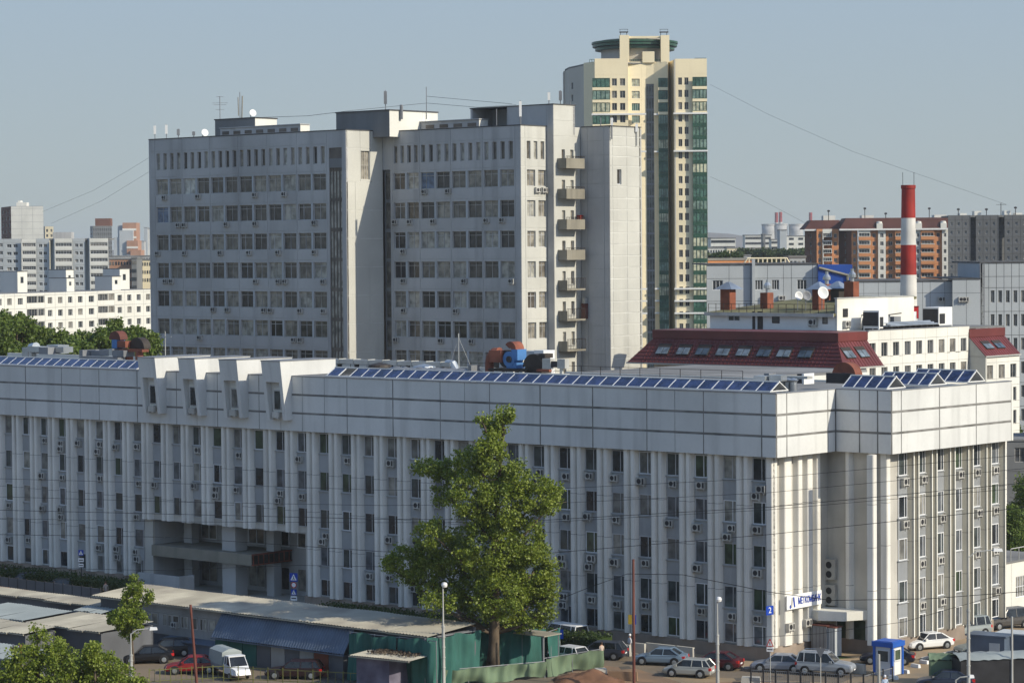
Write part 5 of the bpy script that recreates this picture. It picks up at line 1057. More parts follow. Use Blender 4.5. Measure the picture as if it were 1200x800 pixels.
cylfan(t, (X(623), .9, Z(430)), 1.25, 1.4, 'brownmetal', arc=(0, math.pi)); ducted(t, X, Z, (('housing_base', 'brownmetal', 613.5, 633, .2, 1.6, 440, 430.2), ('outlet', 'brownmetal', 629, 636, .3, 1.5, 419, 414), ('beam', 'rust', 630, 645, -.2, .2, 434.5, 432)))
t, X, Z = rthing('electric_cabinet', 'pair of light grey metal cabinets on a steel stand beside the brown fan', 'electric cabinet', 635, 8, 435)
ducted(t, X, Z, (('cabinet', 'pale', 635.5, 645, 0, .6, 432, 420), ('cabinet', 'pale', 653, 662, 0, .6, 431, 420), ('stand', 'dark', 645, 653, .1, .4, 430, 423), ('stand', 'pale', 655, 658, .1, .3, 440, 431), ('plinth', 'whitew', 636, 660, -.4, .9, 440, 437.5)))
t, X, Z = rthing('roof_hatch_house', 'white roof hatch with a dark side beside the grey tower foot', 'roof hatch', 615, 18, 425)
b = MB(); b.box(X(615.5), X(626), 0, 1.6, .02, Z(411)); b.build('wall', M['bluew'], parent=t); b = MB(); b.box(X(626)+.002, X(637), 0, 1.7, .02, Z(410)); b.build('lid', M['white'], parent=t)
t, X, Z = rthing('ventilation_unit', 'row of small silver duct boxes at the right end of the long roof', 'ventilation unit', 880, 6, 440)
ducted(t, X, Z, (('duct', 'silver', 883, 896, 0, 1.1, 447, 440), ('duct', 'silver', 898, 912, .4, 1.3, 446, 439), ('duct', 'pale', 897, 927, 2.4, 3.2, 444, 441), ('fan_box', 'greymetal', 884, 890, 1.4, 2.4, 447, 438)))
for p in (886, 893, 904, 910, 917): b = MB(); b.lathe([(.25, 0.02), (.28, 1.1), (.45, 1.3), (0, 1.5)], 10, (X(p), 1.6)); b.build('cowl', M['silver'], parent=t)
t, X, Z = rthing('ventilation_unit', 'white edged open louvre box near the corner of the long roof', 'ventilation unit', 934, 11, 440); ducted(t, X, Z, (('casing', 'dark', 934, 940, 0, 1.4, 449, 438), ('white_edge', 'white', 940.1, 942.5, -.05, 1.5, 450, 437.5), ('base', 'dark', 945, 975, 3, 3.3, 450, 438)))
t, X, Z = rthing('roof_fan', 'rust red half ring hood standing before the mansard roof', 'roof fan', 978, 16, 440); cylfan(t, (X(986), .9, Z(441)), 1.25, 1.1, 'rust', 'fan_hood', arc=(0, math.pi*.95), r_in=.35); ducted(t, X, Z, (('base', 'brownmetal', 976, 995, .3, 1.6, 449, 441.1),)) 
# railing along the back of the roof
w = B.w(B.lx(372, 19.5), 19.5); t = thing('roof_railing', 'thin dark steel railing along the rear edge of the long roof', 'railing', (w.x, w.y, ZF), B.rot); L = B.lx(870, 19.5)-B.lx(372, 19.5); b = MB(); n = int(L/2.4)
for i in range(n+1): b.box(L*i/n-.025, L*i/n+.025, -.02, .02, 0, 1.25)
for z in (.7, 1.25): b.box(0, L, -.02, .02, z, z+.04)
b.build('rails', M['brownmetal'], parent=t)
w = B.w(B.lx(537, 10), 10); t = thing('antenna', 'guyed thin mast on the long roof left of the blue fan', 'antenna', (w.x, w.y, ZF), B.rot); b = MB(); b.tube([(0, 0, 0), (0, 0, 4.6)], .05, 5); b.build('mast', M['pale'], parent=t); b = MB(); b.tube([(0, 0, 4.2), (-1.8, 0, 0)], .015, 4); b.tube([(0, 0, 4.2), (1.9, .5, 0)], .015, 4); b.build('guy_wires', M['pale'], parent=t)
w = B.w(B.lx(193, 10), 10); t = thing('antenna', 'T shaped thin aerial behind the leftmost dormer hood', 'antenna', (w.x, w.y, ZF), B.rot); b = MB(); b.tube([(0, 0, 0), (0, 0, 4.2)], .05, 5); b.box(-1, 1, -.03, .03, 3.6, 3.68); b.build('mast', M['pale'], parent=t)

# ================================================================== TREES
def leafmat(name, c1, c2, c3):
    m = bpy.data.materials.new(name); m.use_nodes = True; n = m.node_tree.nodes; l = m.node_tree.links; b = n['Principled BSDF']; out = n['Material Output']
    geo = n.new('ShaderNodeNewGeometry'); t = n.new('ShaderNodeTexNoise'); t.inputs['Scale'].default_value = .55; t.inputs['Detail'].default_value = 2; l.new(geo.outputs['Position'], t.inputs['Vector'])
    w = n.new('ShaderNodeTexWhiteNoise'); q = n.new('ShaderNodeVectorMath'); q.operation = 'SNAP'; q.inputs[1].default_value = (.21, .21, .21); l.new(geo.outputs['Position'], q.inputs[0]); l.new(q.outputs[0], w.inputs['Vector'])
    r = n.new('ShaderNodeValToRGB'); r.color_ramp.elements[0].position = .3; r.color_ramp.elements[1].position = .7; r.color_ramp.elements[0].color = (*c1, 1); r.color_ramp.elements[1].color = (*c2, 1); l.new(t.outputs['Fac'], r.inputs[0])
    x = n.new('ShaderNodeMix'); x.data_type = 'RGBA'; mr = n.new('ShaderNodeMath'); mr.operation = 'POWER'; mr.inputs[1].default_value = 3; l.new(w.outputs['Value'], mr.inputs[0]); l.new(mr.outputs[0], x.inputs[0]); l.new(r.outputs[0], x.inputs[6]); x.inputs[7].default_value = (*c3, 1)
    l.new(x.outputs[2], b.inputs['Base Color']); b.inputs['Roughness'].default_value = .5; b.inputs['Specular IOR Level'].default_value = .35
    tr = n.new('ShaderNodeBsdfTranslucent'); l.new(x.outputs[2], tr.inputs[0]); ms = n.new('ShaderNodeMixShader'); ms.inputs[0].default_value = .32; l.new(b.outputs[0], ms.inputs[1]); l.new(tr.outputs[0], ms.inputs[2]); l.new(ms.outputs[0], out.inputs[0]); return m
M['leaf'] = leafmat('poplar_leaves', (.095, .145, .012), (.165, .215, .018), (.30, .35, .07)); M['leafd'] = leafmat('tree_leaves', (.06, .11, .016), (.11, .16, .025), (.17, .22, .05)); M['leafh'] = leafmat('hedge_leaves', (.025, .05, .010), (.045, .075, .015), (.07, .10, .02))
def leaves(blobs, n, size, rng_, clump=.75, per=60):
    """blobs: (x, y, z, rx, ry, rz). leaves sit in small clumps near the blob shells"""
    bl_ = np.array(blobs, float); vol = (bl_[:, 3]*bl_[:, 4]*bl_[:, 5])**(2/3); nc = max(4, n//per)
    idx = rng_.choice(len(bl_), nc, p=vol/vol.sum()); d = rng_.normal(size=(nc, 3)); d /= np.linalg.norm(d, axis=1)[:, None]
    rad = rng_.uniform(.25, 1.0, nc)**.5; cc_ = bl_[idx, :3]+d*bl_[idx, 3:]*rad[:, None]
    ci = rng_.integers(0, nc, n); e = rng_.normal(size=(n, 3)); e /= np.linalg.norm(e, axis=1)[:, None]; cs = clump*rng_.uniform(.5, 1.25, nc)
    p = cc_[ci]+e*(cs[ci]*rng_.uniform(0, 1, n)**.45)[:, None]*np.array([1, 1, .8])
    a = rng_.normal(size=(n, 3)); a /= np.linalg.norm(a, axis=1)[:, None]; c = np.cross(a, rng_.normal(size=(n, 3))); c /= np.linalg.norm(c, axis=1)[:, None]
    s_ = size*rng_.uniform(.6, 1.3, n)[:, None]; v = np.stack([p-a*s_, p-c*s_*.75, p+a*s_, p+c*s_*.75], 1).reshape(-1, 3); return v, cc_
def leafmesh(name, v, m):
    n = len(v)//4; me = bpy.data.meshes.new(name); me.vertices.add(len(v)); me.vertices.foreach_set('co', v.astype(np.float32).ravel()); me.loops.add(n*4); me.loops.foreach_set('vertex_index', np.arange(n*4, dtype=np.int32)); me.polygons.add(n); me.polygons.foreach_set('loop_start', np.arange(0, n*4, 4, dtype=np.int32)); me.materials.append(m); me.update(); return me
def tree(base, blobs, n, size, label, trunk_r, m='leafd', clump=.75, name='tree', seed=1, fork=.45, cat='tree', per=60, group=None):
    rg = np.random.default_rng(seed); t = thing(name, label, cat, tuple(base), 0, group); v, cc_ = leaves(blobs, n, size, rg, clump, per)
    ob('crown', leafmesh('crown', v, M[m]), t)
    top = max(q[2]+q[5]*.6 for q in blobs); b = MB(); bx = sorted(blobs, key=lambda q: -q[2])[0]; pts = []
    for i in range(9): f = i/8; pts.append(Vector((bx[0]*f**1.6+.12*math.sin(f*7), bx[1]*f**1.6+.1*math.cos(f*6)-.1, top*.93*f)))
    b.tube(pts, [trunk_r*(1.25 if i == 0 else 1)*(1-.9*(i/8)**.9)+.02 for i in range(9)], 9)
    for q in blobs:
        if q[3]*q[5] < .1: continue
        h = min(max(q[2]-abs(q[0])*.7-q[5]*.6, top*.16), top*.8); f = h/(top*.93); st = Vector((bx[0]*f**1.6, bx[1]*f**1.6, h)); en = Vector(q[:3]); mid = st.lerp(en, .5)+Vector((0, 0, -.25*(en-st).length*.3)); b.tube([st, mid, en], [trunk_r*.38*(1-f*.5), trunk_r*.22, .03], 6)
        for k in range(2): e2 = en+Vector(rg.normal(size=3)*np.array(q[3:6])*.45); b.tube([mid.lerp(en, .5), e2], [trunk_r*.13, .02], 4)
    b.build('trunk', M['bark'], parent=t, smooth=True); return t
def px_blobs(base, depth, lst, dyr=1.6, seed=0):
    rg = random.Random(seed); ppm_ = F/depth; out = []
    for px, py, rx, ry in lst: v = dp(px, py, depth); out.append((v.x-base.x, rg.uniform(-dyr, dyr), v.z-base.z, rx/ppm_, (rx+ry)/2/ppm_*1.05, ry/ppm_))
    return out
gb = gp(577, 792)
PB = [(590, 484, 14, 9), (564, 487, 11, 8), (577, 500, 17, 12), (578, 514, 20, 14), (575, 530, 22, 20), (550, 540, 24, 18), (505, 548, 20, 10), (527, 552, 22, 14), (520, 580, 18, 10), (632, 578, 24, 22), (648, 590, 10, 12), (605, 560, 22, 20), (590, 590, 32, 28), (552, 580, 28, 24), (506, 622, 22, 15), (476, 662, 24, 22), (458, 662, 9, 10), (500, 680, 24, 20), (526, 650, 30, 26), (572, 640, 36, 32), (618, 632, 24, 24), (626, 670, 28, 28), (640, 690, 14, 22), (600, 696, 38, 28), (552, 694, 32, 24), (515, 703, 18, 14), (618, 728, 22, 11), (560, 720, 20, 9), (640, 715, 12, 10)]
PB = [(a, c, d*(1.1 if c > 540 else .95), e*(1.1 if c > 540 else .95)) for a, c, d, e in PB]+[(560, 612, 20, 18), (598, 650, 22, 22), (585, 695, 34, 30), (575, 560, 22, 18), (500, 655, 22, 18)]
tree(gb, px_blobs(gb, gb.y, PB, 2.4, 4), 88000, .105, 'big leafy poplar standing in front of the white institute building', .5, 'leaf', .6, 'poplar_tree', 3, per=46)
gb = gp(154, 799); tree(gb, px_blobs(gb, gb.y, [(157, 688, 8, 12), (152, 704, 14, 13), (146, 722, 17, 13), (160, 725, 12, 14), (172, 700, 4, 8), (150, 742, 10, 8), (134, 728, 7, 8)], .8, 2), 6500, .10, 'young thin tree in front of the long pale roofed shed', .12, 'leaf', .42, 'young_tree', 5, per=34)
for i, (bx_, d_, lst, n_, lb) in enumerate(((50, 178, [(40, 745, 9, 12), (52, 762, 22, 18), (28, 775, 22, 18), (75, 772, 18, 18), (50, 792, 40, 20), (10, 792, 20, 18), (30, 815, 50, 25)], 17000, 'bushy light green tree at the lower left corner'), (118, 180, [(112, 765, 12, 14), (120, 782, 22, 16), (95, 785, 20, 16), (145, 792, 18, 14), (115, 806, 45, 20), (160, 806, 16, 12)], 13000, 'second bushy light green tree, right of the one in the lower left corner'))):
    v = dp(bx_, 700, d_); gb = Vector((v.x, v.y, 0)); tree(gb, px_blobs(gb, d_, lst, 1.2, i), n_, .095, lb, .22, 'leaf', .5, 'bushy_tree', 20+i, per=40)
LT = [(2, 363, 30, 330), (22, 366, 26, 338), (44, 378, 24, 345), (72, 386, 22, 340), (98, 387, 20, 346), (120, 384, 20, 338), (134, 374, 12, 350), (158, 381, 18, 342), (176, 387, 16, 336), (-22, 372, 28, 340), (86, 396, 20, 330), (148, 392, 18, 332)]
LN = ['largest crown at the left edge behind the roof', 'broad tree beside the leftmost one behind the roof', 'rounded tree third from the left behind the roof', 'tree just right of the broad group behind the roof', 'low tree before the loggias of the white block', 'tree left of the red and blue roof fan', 'slim pointed tree rising behind the red fan', 'tree near the left edge of the grey tower', 'tree touching the left edge of the grey tower', 'tree mostly outside the left edge behind the roof', 'low bushy crown peeping over the left roof machines', 'low bushy crown behind the red fan frame']
for i, (px, yt, r, d_) in enumerate(LT):
    v = dp(px, yt, d_); gb = Vector((v.x, v.y, 0)); rg = random.Random(i); ls = [(px, yt+r*.55, r*.5, r*.45)]+[(px+rg.uniform(-.55, .55)*r, yt+r*rg.uniform(.6, 1.9), r*rg.uniform(.35, .55), r*rg.uniform(.3, .5)) for _ in range(7)]
    tree(gb, px_blobs(gb, d_, ls, 2.2, i), 6500, .21, LN[i], .3, 'leafd', .85, 'tree', 40+i, per=36, group='green trees behind the left end of the roof')
for i, (px, yt, yb, r, d_, lb) in enumerate(((1192, 598, 670, 20, 262, 'full green tree past the right end of the white building'), (1206, 560, 650, 22, 275, 'taller tree at the right picture edge'), (1192, 488, 530, 15, 330, 'small tree top above the grey annex roof on the right'))):
    v = dp(px, yt, d_); gb = Vector((v.x, v.y, 0)); ls = [(px+random.uniform(-6, 6), y, r*.7, 14) for y in range(yt+10, yb+14, 13)]
    tree(gb, px_blobs(gb, d_, ls, 1.5, i), 9000, .13, lb, .25, 'leafd', .7, 'tree', 60+i, per=40)
# far woods between the blocks
for i, (p0, p1, yt, d_, lb) in enumerate(((866, 945, 291.5, 1000, 'far belt of dark trees before the power station'), (825, 870, 297, 760, 'far belt of trees behind the yellow brick building'))):
    rg = np.random.default_rng(70+i); bl2 = []
    for k in range(int((p1-p0)/2.6)): px = p0+k*2.6; v = dp(px, yt+random.uniform(0, 4), d_); r = 2.6/F*d_*random.uniform(1, 1.5); bl2.append((v.x, d_+random.uniform(-6, 6), v.z-r, r, r, r)); bl2.append((v.x, d_-4, v.z-r*2.6, r*1.3, r, r*1.5))
    v, _ = leaves(bl2, 12000, .45, rg, 1.6, 40); tag(ob('wood', leafmesh('wood', v, M['leafh'])), lb, 'wood', kind='stuff')
# street trees' hedge in front of the long facade
def hedge(px0, px1, y0, y1, h, label, seed):
    x0, x1 = B.lx(px0, y0, 700), B.lx(px1, y0, 700); w = B.w(x0, y0); t = thing('hedge', label, 'hedge', (w.x, w.y, 0), B.rot); L = x1-x0; rg = np.random.default_rng(seed)
    b = MB(); b.box(.15, L-.15, .15, y1-y0-.15, 0, h-.2); b.build('stems', M['leafh'], parent=t)
    n = int(L*230); p = np.stack([rg.uniform(0, L, n), rg.uniform(0, y1-y0, n), rg.uniform(.1, h, n)], 1); f = rg.integers(0, 3, n); p[f == 0, 2] = h+rg.normal(0, .09, (f == 0).sum()); p[f == 1, 1] = rg.normal(0.02, .07, (f == 1).sum())
    a = rg.normal(size=(n, 3)); a /= np.linalg.norm(a, axis=1)[:, None]; c = np.cross(a, rg.normal(size=(n, 3))); c /= np.linalg.norm(c, axis=1)[:, None]; s_ = .1
    ob('foliage', leafmesh('foliage', np.stack([p-a*s_, p-c*s_*.8, p+a*s_, p+c*s_*.8], 1).reshape(-1, 3), M['leafh']), t)
hedge(-40, 143, -6.5, -3.5, 1.6, 'long dark clipped hedge below the facade, left of the entrance', 1); hedge(372, 700, -5.5, -3.2, 1.6, 'dark clipped hedge below the facade between the entrance and the parked cars', 2)

# ================================================================== GROUND
def bl(px, py, z=0.): g = gp(px, py, z); d = Vector((g.x, g.y))-B.o; return d.dot(B.ex), d.dot(B.ey)
b = MB(); b.quad((-3400, -40, -.012), (3400, -40, -.012), (3400, 9500, -.012), (-3400, 9500, -.012)); tag(b.build('ground', M['farground']), kind='structure')
b = MB(); b.quad((-120, 40, -.006), (140, 40, -.006), (160, 420, -.006), (-200, 420, -.006)); tag(b.build('yard', M['asphalt']), kind='structure')
M['pave'] = mat('sandy_paving', (.36, .27, .165), .95, .15, .5, 0, .2, col2=(.25, .19, .13)); M['road'] = mat('patched_asphalt', (.31, .225, .13), .95, .2, .5, 0, .2, col2=(.17, .145, .11)); M['grass'] = mat('verge_grass', (.07, .11, .025), 1, .3, 1.5, 0, .6)
def strip_w(name, pts, m, z, kind='structure', kerb=None, label=None):
    b = MB(); b.poly([(*B.w(x, y), z) for x, y in pts]); o = tag(b.build(name, m), kind=kind); return o
strip_w('pavement', [(-126, -3.2), (-1, -3.2), (4.2, 4), (E1+3.4, YS+1), (E1+3.4, 34), (E1, 34), (E1, YS), (0, 2), (-126, YW)][::1], M['pave'], .05)
b = MB()
def kerbrow(p, q, n, label_group, two=True):
    out = []; p = Vector(p); q = Vector(q); d = (q-p); L = d.length/n; rot = math.atan2(d.y, d.x); me = MB(); me.box(.03, L-.03, -.1, .1, -.02, .18); mm = me.mesh('kerb_stone', M['kerb']); root = ob('kerb', None, None, (p.x, p.y, 0), rot); tag(root, kind='structure')
    for i in range(n): ob('kerb_stone', mm, root, (i*L, 0, 0))
    return root
kerbrow(B.w(-60, -3.3), B.w(-1, -3.3), 60, ''); kerbrow(B.w(-1, -3.3), B.w(4.2, 3.9), 9, ''); kerbrow(B.w(E1+3.5, YS+1), B.w(E1+3.5, 34), 25, '')
g0 = gp(1000, 770); 
def wpoly(name, pts, m, z): b = MB(); b.poly([(*gp(px, py, 0).xy, z) for px, py in pts]); return tag(b.build(name, m), kind='structure')
M['yardpatch'] = mat('dark_asphalt_patch', (.12, .105, .085), .95, .2, 1, 0, .2)
wpoly('road', [(1240, 752), (1100, 830), (560, 1000), (560, 812), (760, 790), (985, 800), (1050, 772), (1150, 748), (1240, 722)], M['road'], .006)
wpoly('verge', [(975, 768), (1008, 771), (1014, 782), (992, 783), (972, 774)], M['grass'], .012)
wpoly('soil_patch', [(640, 800), (690, 778), (745, 783), (800, 800), (905, 797), (930, 812), (600, 840)], M['soil'], .010)
for i_, (px_, py_, w_) in enumerate(((770, 786, 16), (860, 794, 20), (1000, 790, 14), (1080, 772, 12), (725, 781, 12), (930, 799, 18))): wpoly('road_patch', [(px_, py_), (px_+w_, py_-1), (px_+w_+4, py_+2.2), (px_+3, py_+3.2)], M['yardpatch'], .0125+.001*i_)
wpoly('entrance_path', [(930, 758), (1010, 748), (1058, 752), (1010, 768), (955, 770)], M['pave'], .058)

# ================================================================== CARS
wheel_b = MB(); wheel_b.lathe([(.0, -.1), (.27, -.1), (.33, -.07), (.33, .07), (.27, .1), (0, .1)], 18); WH = wheel_b.mesh('tyre', M['rubber'])
rim_b = MB(); rim_b.lathe([(0, .085), (.08, .115), (.2, .106), (.21, .1), (.0, .06)], 12); rim_b.lathe([(0, -.115), (.08, -.115), (.2, -.106), (.21, -.1)], 12); RM = rim_b.mesh('rim', M['silver'])
PAINT = {}
def paint(c, metal=.3):
    if c not in PAINT: PAINT[c] = mat('car_paint', c, .32, .05, .8, metal=metal, spec=.6, fine=.03)
    return PAINT[c]
KINDS = {  # length, half width, roof z, belt z, hood z, stations of cabin base rear/front, roof rear/front, deck
 'sedan': (4.5, .87, 1.44, .93, .80, -1.80, 1.05, -1.0, .25, .95), 'hatch': (4.1, .85, 1.48, .93, .82, -1.98, 1.15, -1.55, .30, .95),
 'wagon': (4.7, .88, 1.50, .95, .82, -2.25, 1.05, -1.85, .25, .95), 'suv': (4.7, .93, 1.85, 1.12, 1.06, -2.25, .95, -2.05, .25, 1.12), 'van': (4.8, .93, 2.05, 1.2, 1.1, -2.35, 1.7, -2.28, .95, 1.2)}
CARM = {}
def car(px, py, heading, kind, col, label, scale=1., pos=None, name='parked_car', cat='car', metal=.3, rack=False, z=.006):
    L, hw, zr, zb, zh, cr, cf, rr_, rf, zd_ = KINDS[kind]; g = gp(px, py, .0) if pos is None else pos; lift = .12 if kind in ('suv',) else 0
    t = thing(name, label, cat, (g.x, g.y, z), R(heading)); t.scale = (scale,)*3; p = paint(col, metal); h = L/2; zs = .24+lift
    st = [(-h, hw*.80, zs+.14, zd_-.28), (-h+.07, hw*.92, zs+.04, zd_-.06), (-h+.35, hw*.98, zs, zd_), (cr+.1, hw, zs, zb+.02), (-.6, hw, zs, zb), (.5, hw, zs, zb-.01), (cf, hw*.99, zs, zh+.06), (h-.6, hw*.96, zs, zh-.02), (h-.2, hw*.88, zs, zh-.12), (h-.03, hw*.74, zs+.08, zh-.26), (h, hw*.66, zs+.16, zh-.34)]
    b = MB(); n = 10
    for x, w, z0, z1 in st:
        zm = z0+(z1-z0)*.55; b.v += [(x, -w*.86, z0), (x, -w*.98, z0+.1), (x, -w, zm), (x, -w*.97, z1-.07), (x, -w*.84, z1), (x, w*.84, z1), (x, w*.97, z1-.07), (x, w, zm), (x, w*.98, z0+.1), (x, w*.86, z0)]
    for i in range(len(st)-1):
        for j in range(n): j2 = (j+1) % n; b.f.append((i*n+j, i*n+j2, (i+1)*n+j2, (i+1)*n+j)[::-1]); b.m.append(0)
    b.f.append(tuple(range(n))); b.m.append(0); b.f.append(tuple((len(st)-1)*n+j for j in reversed(range(n)))); b.m.append(0)
    b.build('body', p, parent=t, smooth=False)
    c = MB(); wr = hw*.70; wb = hw*.90; zt = zr-.05
    c.hull8([(cr, -wb, zb-.03), (cf, -wb, zh+.03), (cf, wb, zh+.03), (cr, wb, zb-.03)], [(rr_, -wr, zt), (rf, -wr, zt), (rf, wr, zt), (rr_, wr, zt)]); c.build('windows', GL['car'], parent=t)
    c = MB(); c.hull8([(rr_-.08, -wr-.03, zt-.02), (rf+.07, -wr-.03, zt-.02), (rf+.07, wr+.03, zt-.02), (rr_-.08, wr+.03, zt-.02)], [(rr_+.06, -wr*.86, zr), (rf-.12, -wr*.86, zr), (rf-.12, wr*.86, zr), (rr_+.06, wr*.86, zr)])
    c.build('roof', p, parent=t)
    c = MB()
    for s in (-1, 1):
        c.tube([(cf, s*wb, zh+.02), (rf, s*wr, zt)], .035, 5); c.tube([(cr, s*wb, zb-.02), (rr_, s*wr, zt)], .05 if kind != 'sedan' else .07, 5)
        xm = (cr+cf)/2; c.tube([(xm, s*wb, zb-.02), (xm-.05, s*(wr+.01), zt)], .032, 5)
        if kind in ('wagon', 'suv', 'van', 'hatch'): x2 = cr+.62; c.tube([(x2, s*wb, zb-.02), (max(x2, rr_+.3), s*(wr+.01), zt)], .045, 5)
        c.tube([(cr+.2, s*(hw*.99), zb-.03), (cf, s*(hw*.975), zh+.0)], .02, 4)
    c.build('pillars', p, parent=t)
    for x in (-h+.85, h-.88):
        for s in (-1, 1):
            a = MB(); a.lathe([(0, -.05), (.39, -.05), (.39, .05), (0, .05)], 18); a.build('wheel_arch', M['dark'], parent=t, loc=(x, s*(hw*.965), .35+lift*.5), rot=(R(90), 0, 0))
            w = ob('wheel', WH, t, (x, s*(hw*.93), .335+lift*.3), (R(90), 0, 0)); ob('rim', RM, w, (0, 0, 0.005), (0, 0, 0)); w.scale = (1+lift, 1+lift, 1.1)
    for s in (-1, 1):
        c = MB(); c.hull8([(h-.34, s*hw*.62-.17, zh-.33), (h-.08, s*hw*.62-.17, zh-.33), (h-.08, s*hw*.62+.17, zh-.33), (h-.34, s*hw*.62+.17, zh-.33)], [(h-.34, s*hw*.62-.17, zh-.14), (h-.14, s*hw*.62-.17, zh-.14), (h-.2, s*hw*.62+.17, zh-.14), (h-.4, s*hw*.62+.17, zh-.14)]); c.build('headlight', M['pale'], parent=t)
        c = MB(); c.box(-h-.005, -h+.25, s*hw*.80-.12, s*hw*.80+.12, zd_-.32, zd_-.10); c.build('tail_light', M['signred'], parent=t)
        c = MB(); c.box(cf-.42, cf-.22, s*(hw+.08)-.09, s*(hw+.08)+.09, zb-.02, zb+.13); c.build('mirror', p, parent=t)
    c = MB(); c.box(h-.02, h+.012, -.42, .42, zs+.12, zs+.26); c.build('grille', M['dark'], parent=t)
    c = MB(); c.box(-h-.012, -h+.02, -.26, .26, zs+.28, zs+.39); c.box(h+.014, h+.02, -.26, .26, zs+.14, zs+.24); c.build('number_plate', M['signwhite'], parent=t)
    if rack: c = MB(); [c.tube([(rr_+.1, s*wr, zr), (rr_+.2, s*wr, zr+.08), (rf-.3, s*wr, zr+.08), (rf-.2, s*wr, zr)], .025, 5) for s in (-1, 1)]; c.build('roof_rails', M['silver'], parent=t)
    return t
car(774, 778, 162, 'sedan', (.22, .30, .38), 'pale blue grey fastback car seen from its rear right')
car(807, 792, 160, 'hatch', (.42, .43, .40), 'silver hatchback just below the pale blue fastback')
car(838, 783, 158, 'sedan', (.10, .015, .02), 'dark red car behind the silver hatchback, tail towards the lamp post')
car(912, 786, 166, 'sedan', (.30, .32, .36), 'grey saloon parked left of the silver off roader')
car(968, 790, -22, 'suv', (.36, .39, .42), 'silver off roader with roof rails, nose to the lower right', rack=True)
car(1040, 777, 168, 'sedan', (.012, .014, .03), 'near black saloon half hidden by the blue kiosk')
car(1087, 760, 205, 'sedan', (.74, .74, .72), 'white saloon parked beside the right wing', metal=0)
car(1131, 746, 208, 'suv', (.34, .38, .38), 'older silver green off roader behind the white saloon', name='parked_car')
car(1178, 736, 210, 'suv', (.10, .095, .09), 'dark brown crossover at the right edge of the street')
car(702, 771, 163, 'wagon', (.05, .058, .075), 'dark blue estate car right of the white van')
car(661, 757, 130, 'van', (.75, .75, .73), 'white van seen from the rear at the end of the green tarpaulins', name='parked_van', cat='van', metal=0)
car(664, 776, 135, 'hatch', (.60, .60, .60), 'small white car with red lamps tucked below the white van', metal=0)
car(1150, 766, 200, 'wagon', (.22, .25, .24), 'grey green car peeping out behind the dark blue booth')
car(1108, 806, 172, 'sedan', (.03, .04, .07), 'dark blue car roof at the bottom edge right of the kiosk')
car(225, 788, 185, 'sedan', (.22, .012, .012), 'bright red saloon in the shade before the blue garages', metal=0)
car(172, 776, 190, 'sedan', (.012, .012, .014), 'black car nearest the young tree')
car(195, 768, 187, 'wagon', (.02, .02, .022), 'black estate car behind the other black car')
car(27, 687, 190, 'wagon', (.04, .04, .05), 'dark car roof showing above the yard fence, left one'); car(69, 694, 190, 'sedan', (.06, .055, .05), 'dark car roof showing above the yard fence, right one')
car(345, 794, 175, 'wagon', (.03, .012, .012), 'dark maroon car under the shed overhang')
# small lorry
g = gp(272, 793); t = thing('lorry', 'small white cab lorry with a pale blue tarpaulin body', 'lorry', (g.x, g.y, 0), R(-62)); t.scale = (.88,)*3; pw = paint((.70, .71, .72), 0)
b = MB(); b.hull8([(.2, -.95, .55), (2.3, -.9, .55), (2.3, .9, .55), (.2, .95, .55)], [(.2, -.95, 1.35), (1.75, -.9, 1.25), (1.75, .9, 1.25), (.2, .95, 1.35)]); b.hull8([(1.7, -.88, .56), (2.75, -.75, .56), (2.75, .75, .56), (1.7, .88, .56)], [(1.7, -.86, 1.22), (2.6, -.7, 1.0), (2.6, .7, 1.0), (1.7, .86, 1.22)]); b.build('cab', pw, parent=t)
b = MB(); b.hull8([(.25, -.88, 1.3), (1.75, -.85, 1.22), (1.75, .85, 1.22), (.25, .88, 1.3)], [(.3, -.78, 2.05), (1.15, -.75, 2.05), (1.15, .75, 2.05), (.3, .78, 2.05)]); b.build('windows', GL['car'], parent=t)
b = MB(); b.box(.22, 1.22, -.82, .82, 2.04, 2.14)
for s in (-1, 1): b.tube([(.75, s*.88, 1.3), (.72, s*.79, 2.05)], .05, 5); b.tube([(1.75, s*.86, 1.22), (1.15, s*.76, 2.05)], .04, 5); b.tube([(.26, s*.89, 1.3), (.3, s*.79, 2.05)], .06, 5)
b.build('cab_roof', pw, parent=t); b = MB(); b.box(-3.2, .05, -1.05, 1.05, .75, 1.2); b.build('load_bed', M['greymetal'], parent=t)
b = MB(); b.hull8([(-3.2, -1.04, 1.2), (.03, -1.04, 1.2), (.03, 1.04, 1.2), (-3.2, 1.04, 1.2)], [(-3.15, -.95, 2.35), (0, -.95, 2.35), (0, .95, 2.35), (-3.15, .95, 2.35)]); b.hull8([(-3.15, -.95, 2.352), (0, -.95, 2.352), (0, .95, 2.352), (-3.15, .95, 2.352)], [(-3.1, -.3, 2.62), (-.05, -.3, 2.62), (-.05, .3, 2.62), (-3.1, .3, 2.62)]); b.build('tarpaulin', M['roofblue'], parent=t)
for x in (-2.3, 1.6):
    for s in (-1, 1): w = ob('wheel', WH, t, (x, s*.86, .36), (R(90), 0, 0)); ob('rim', RM, w)

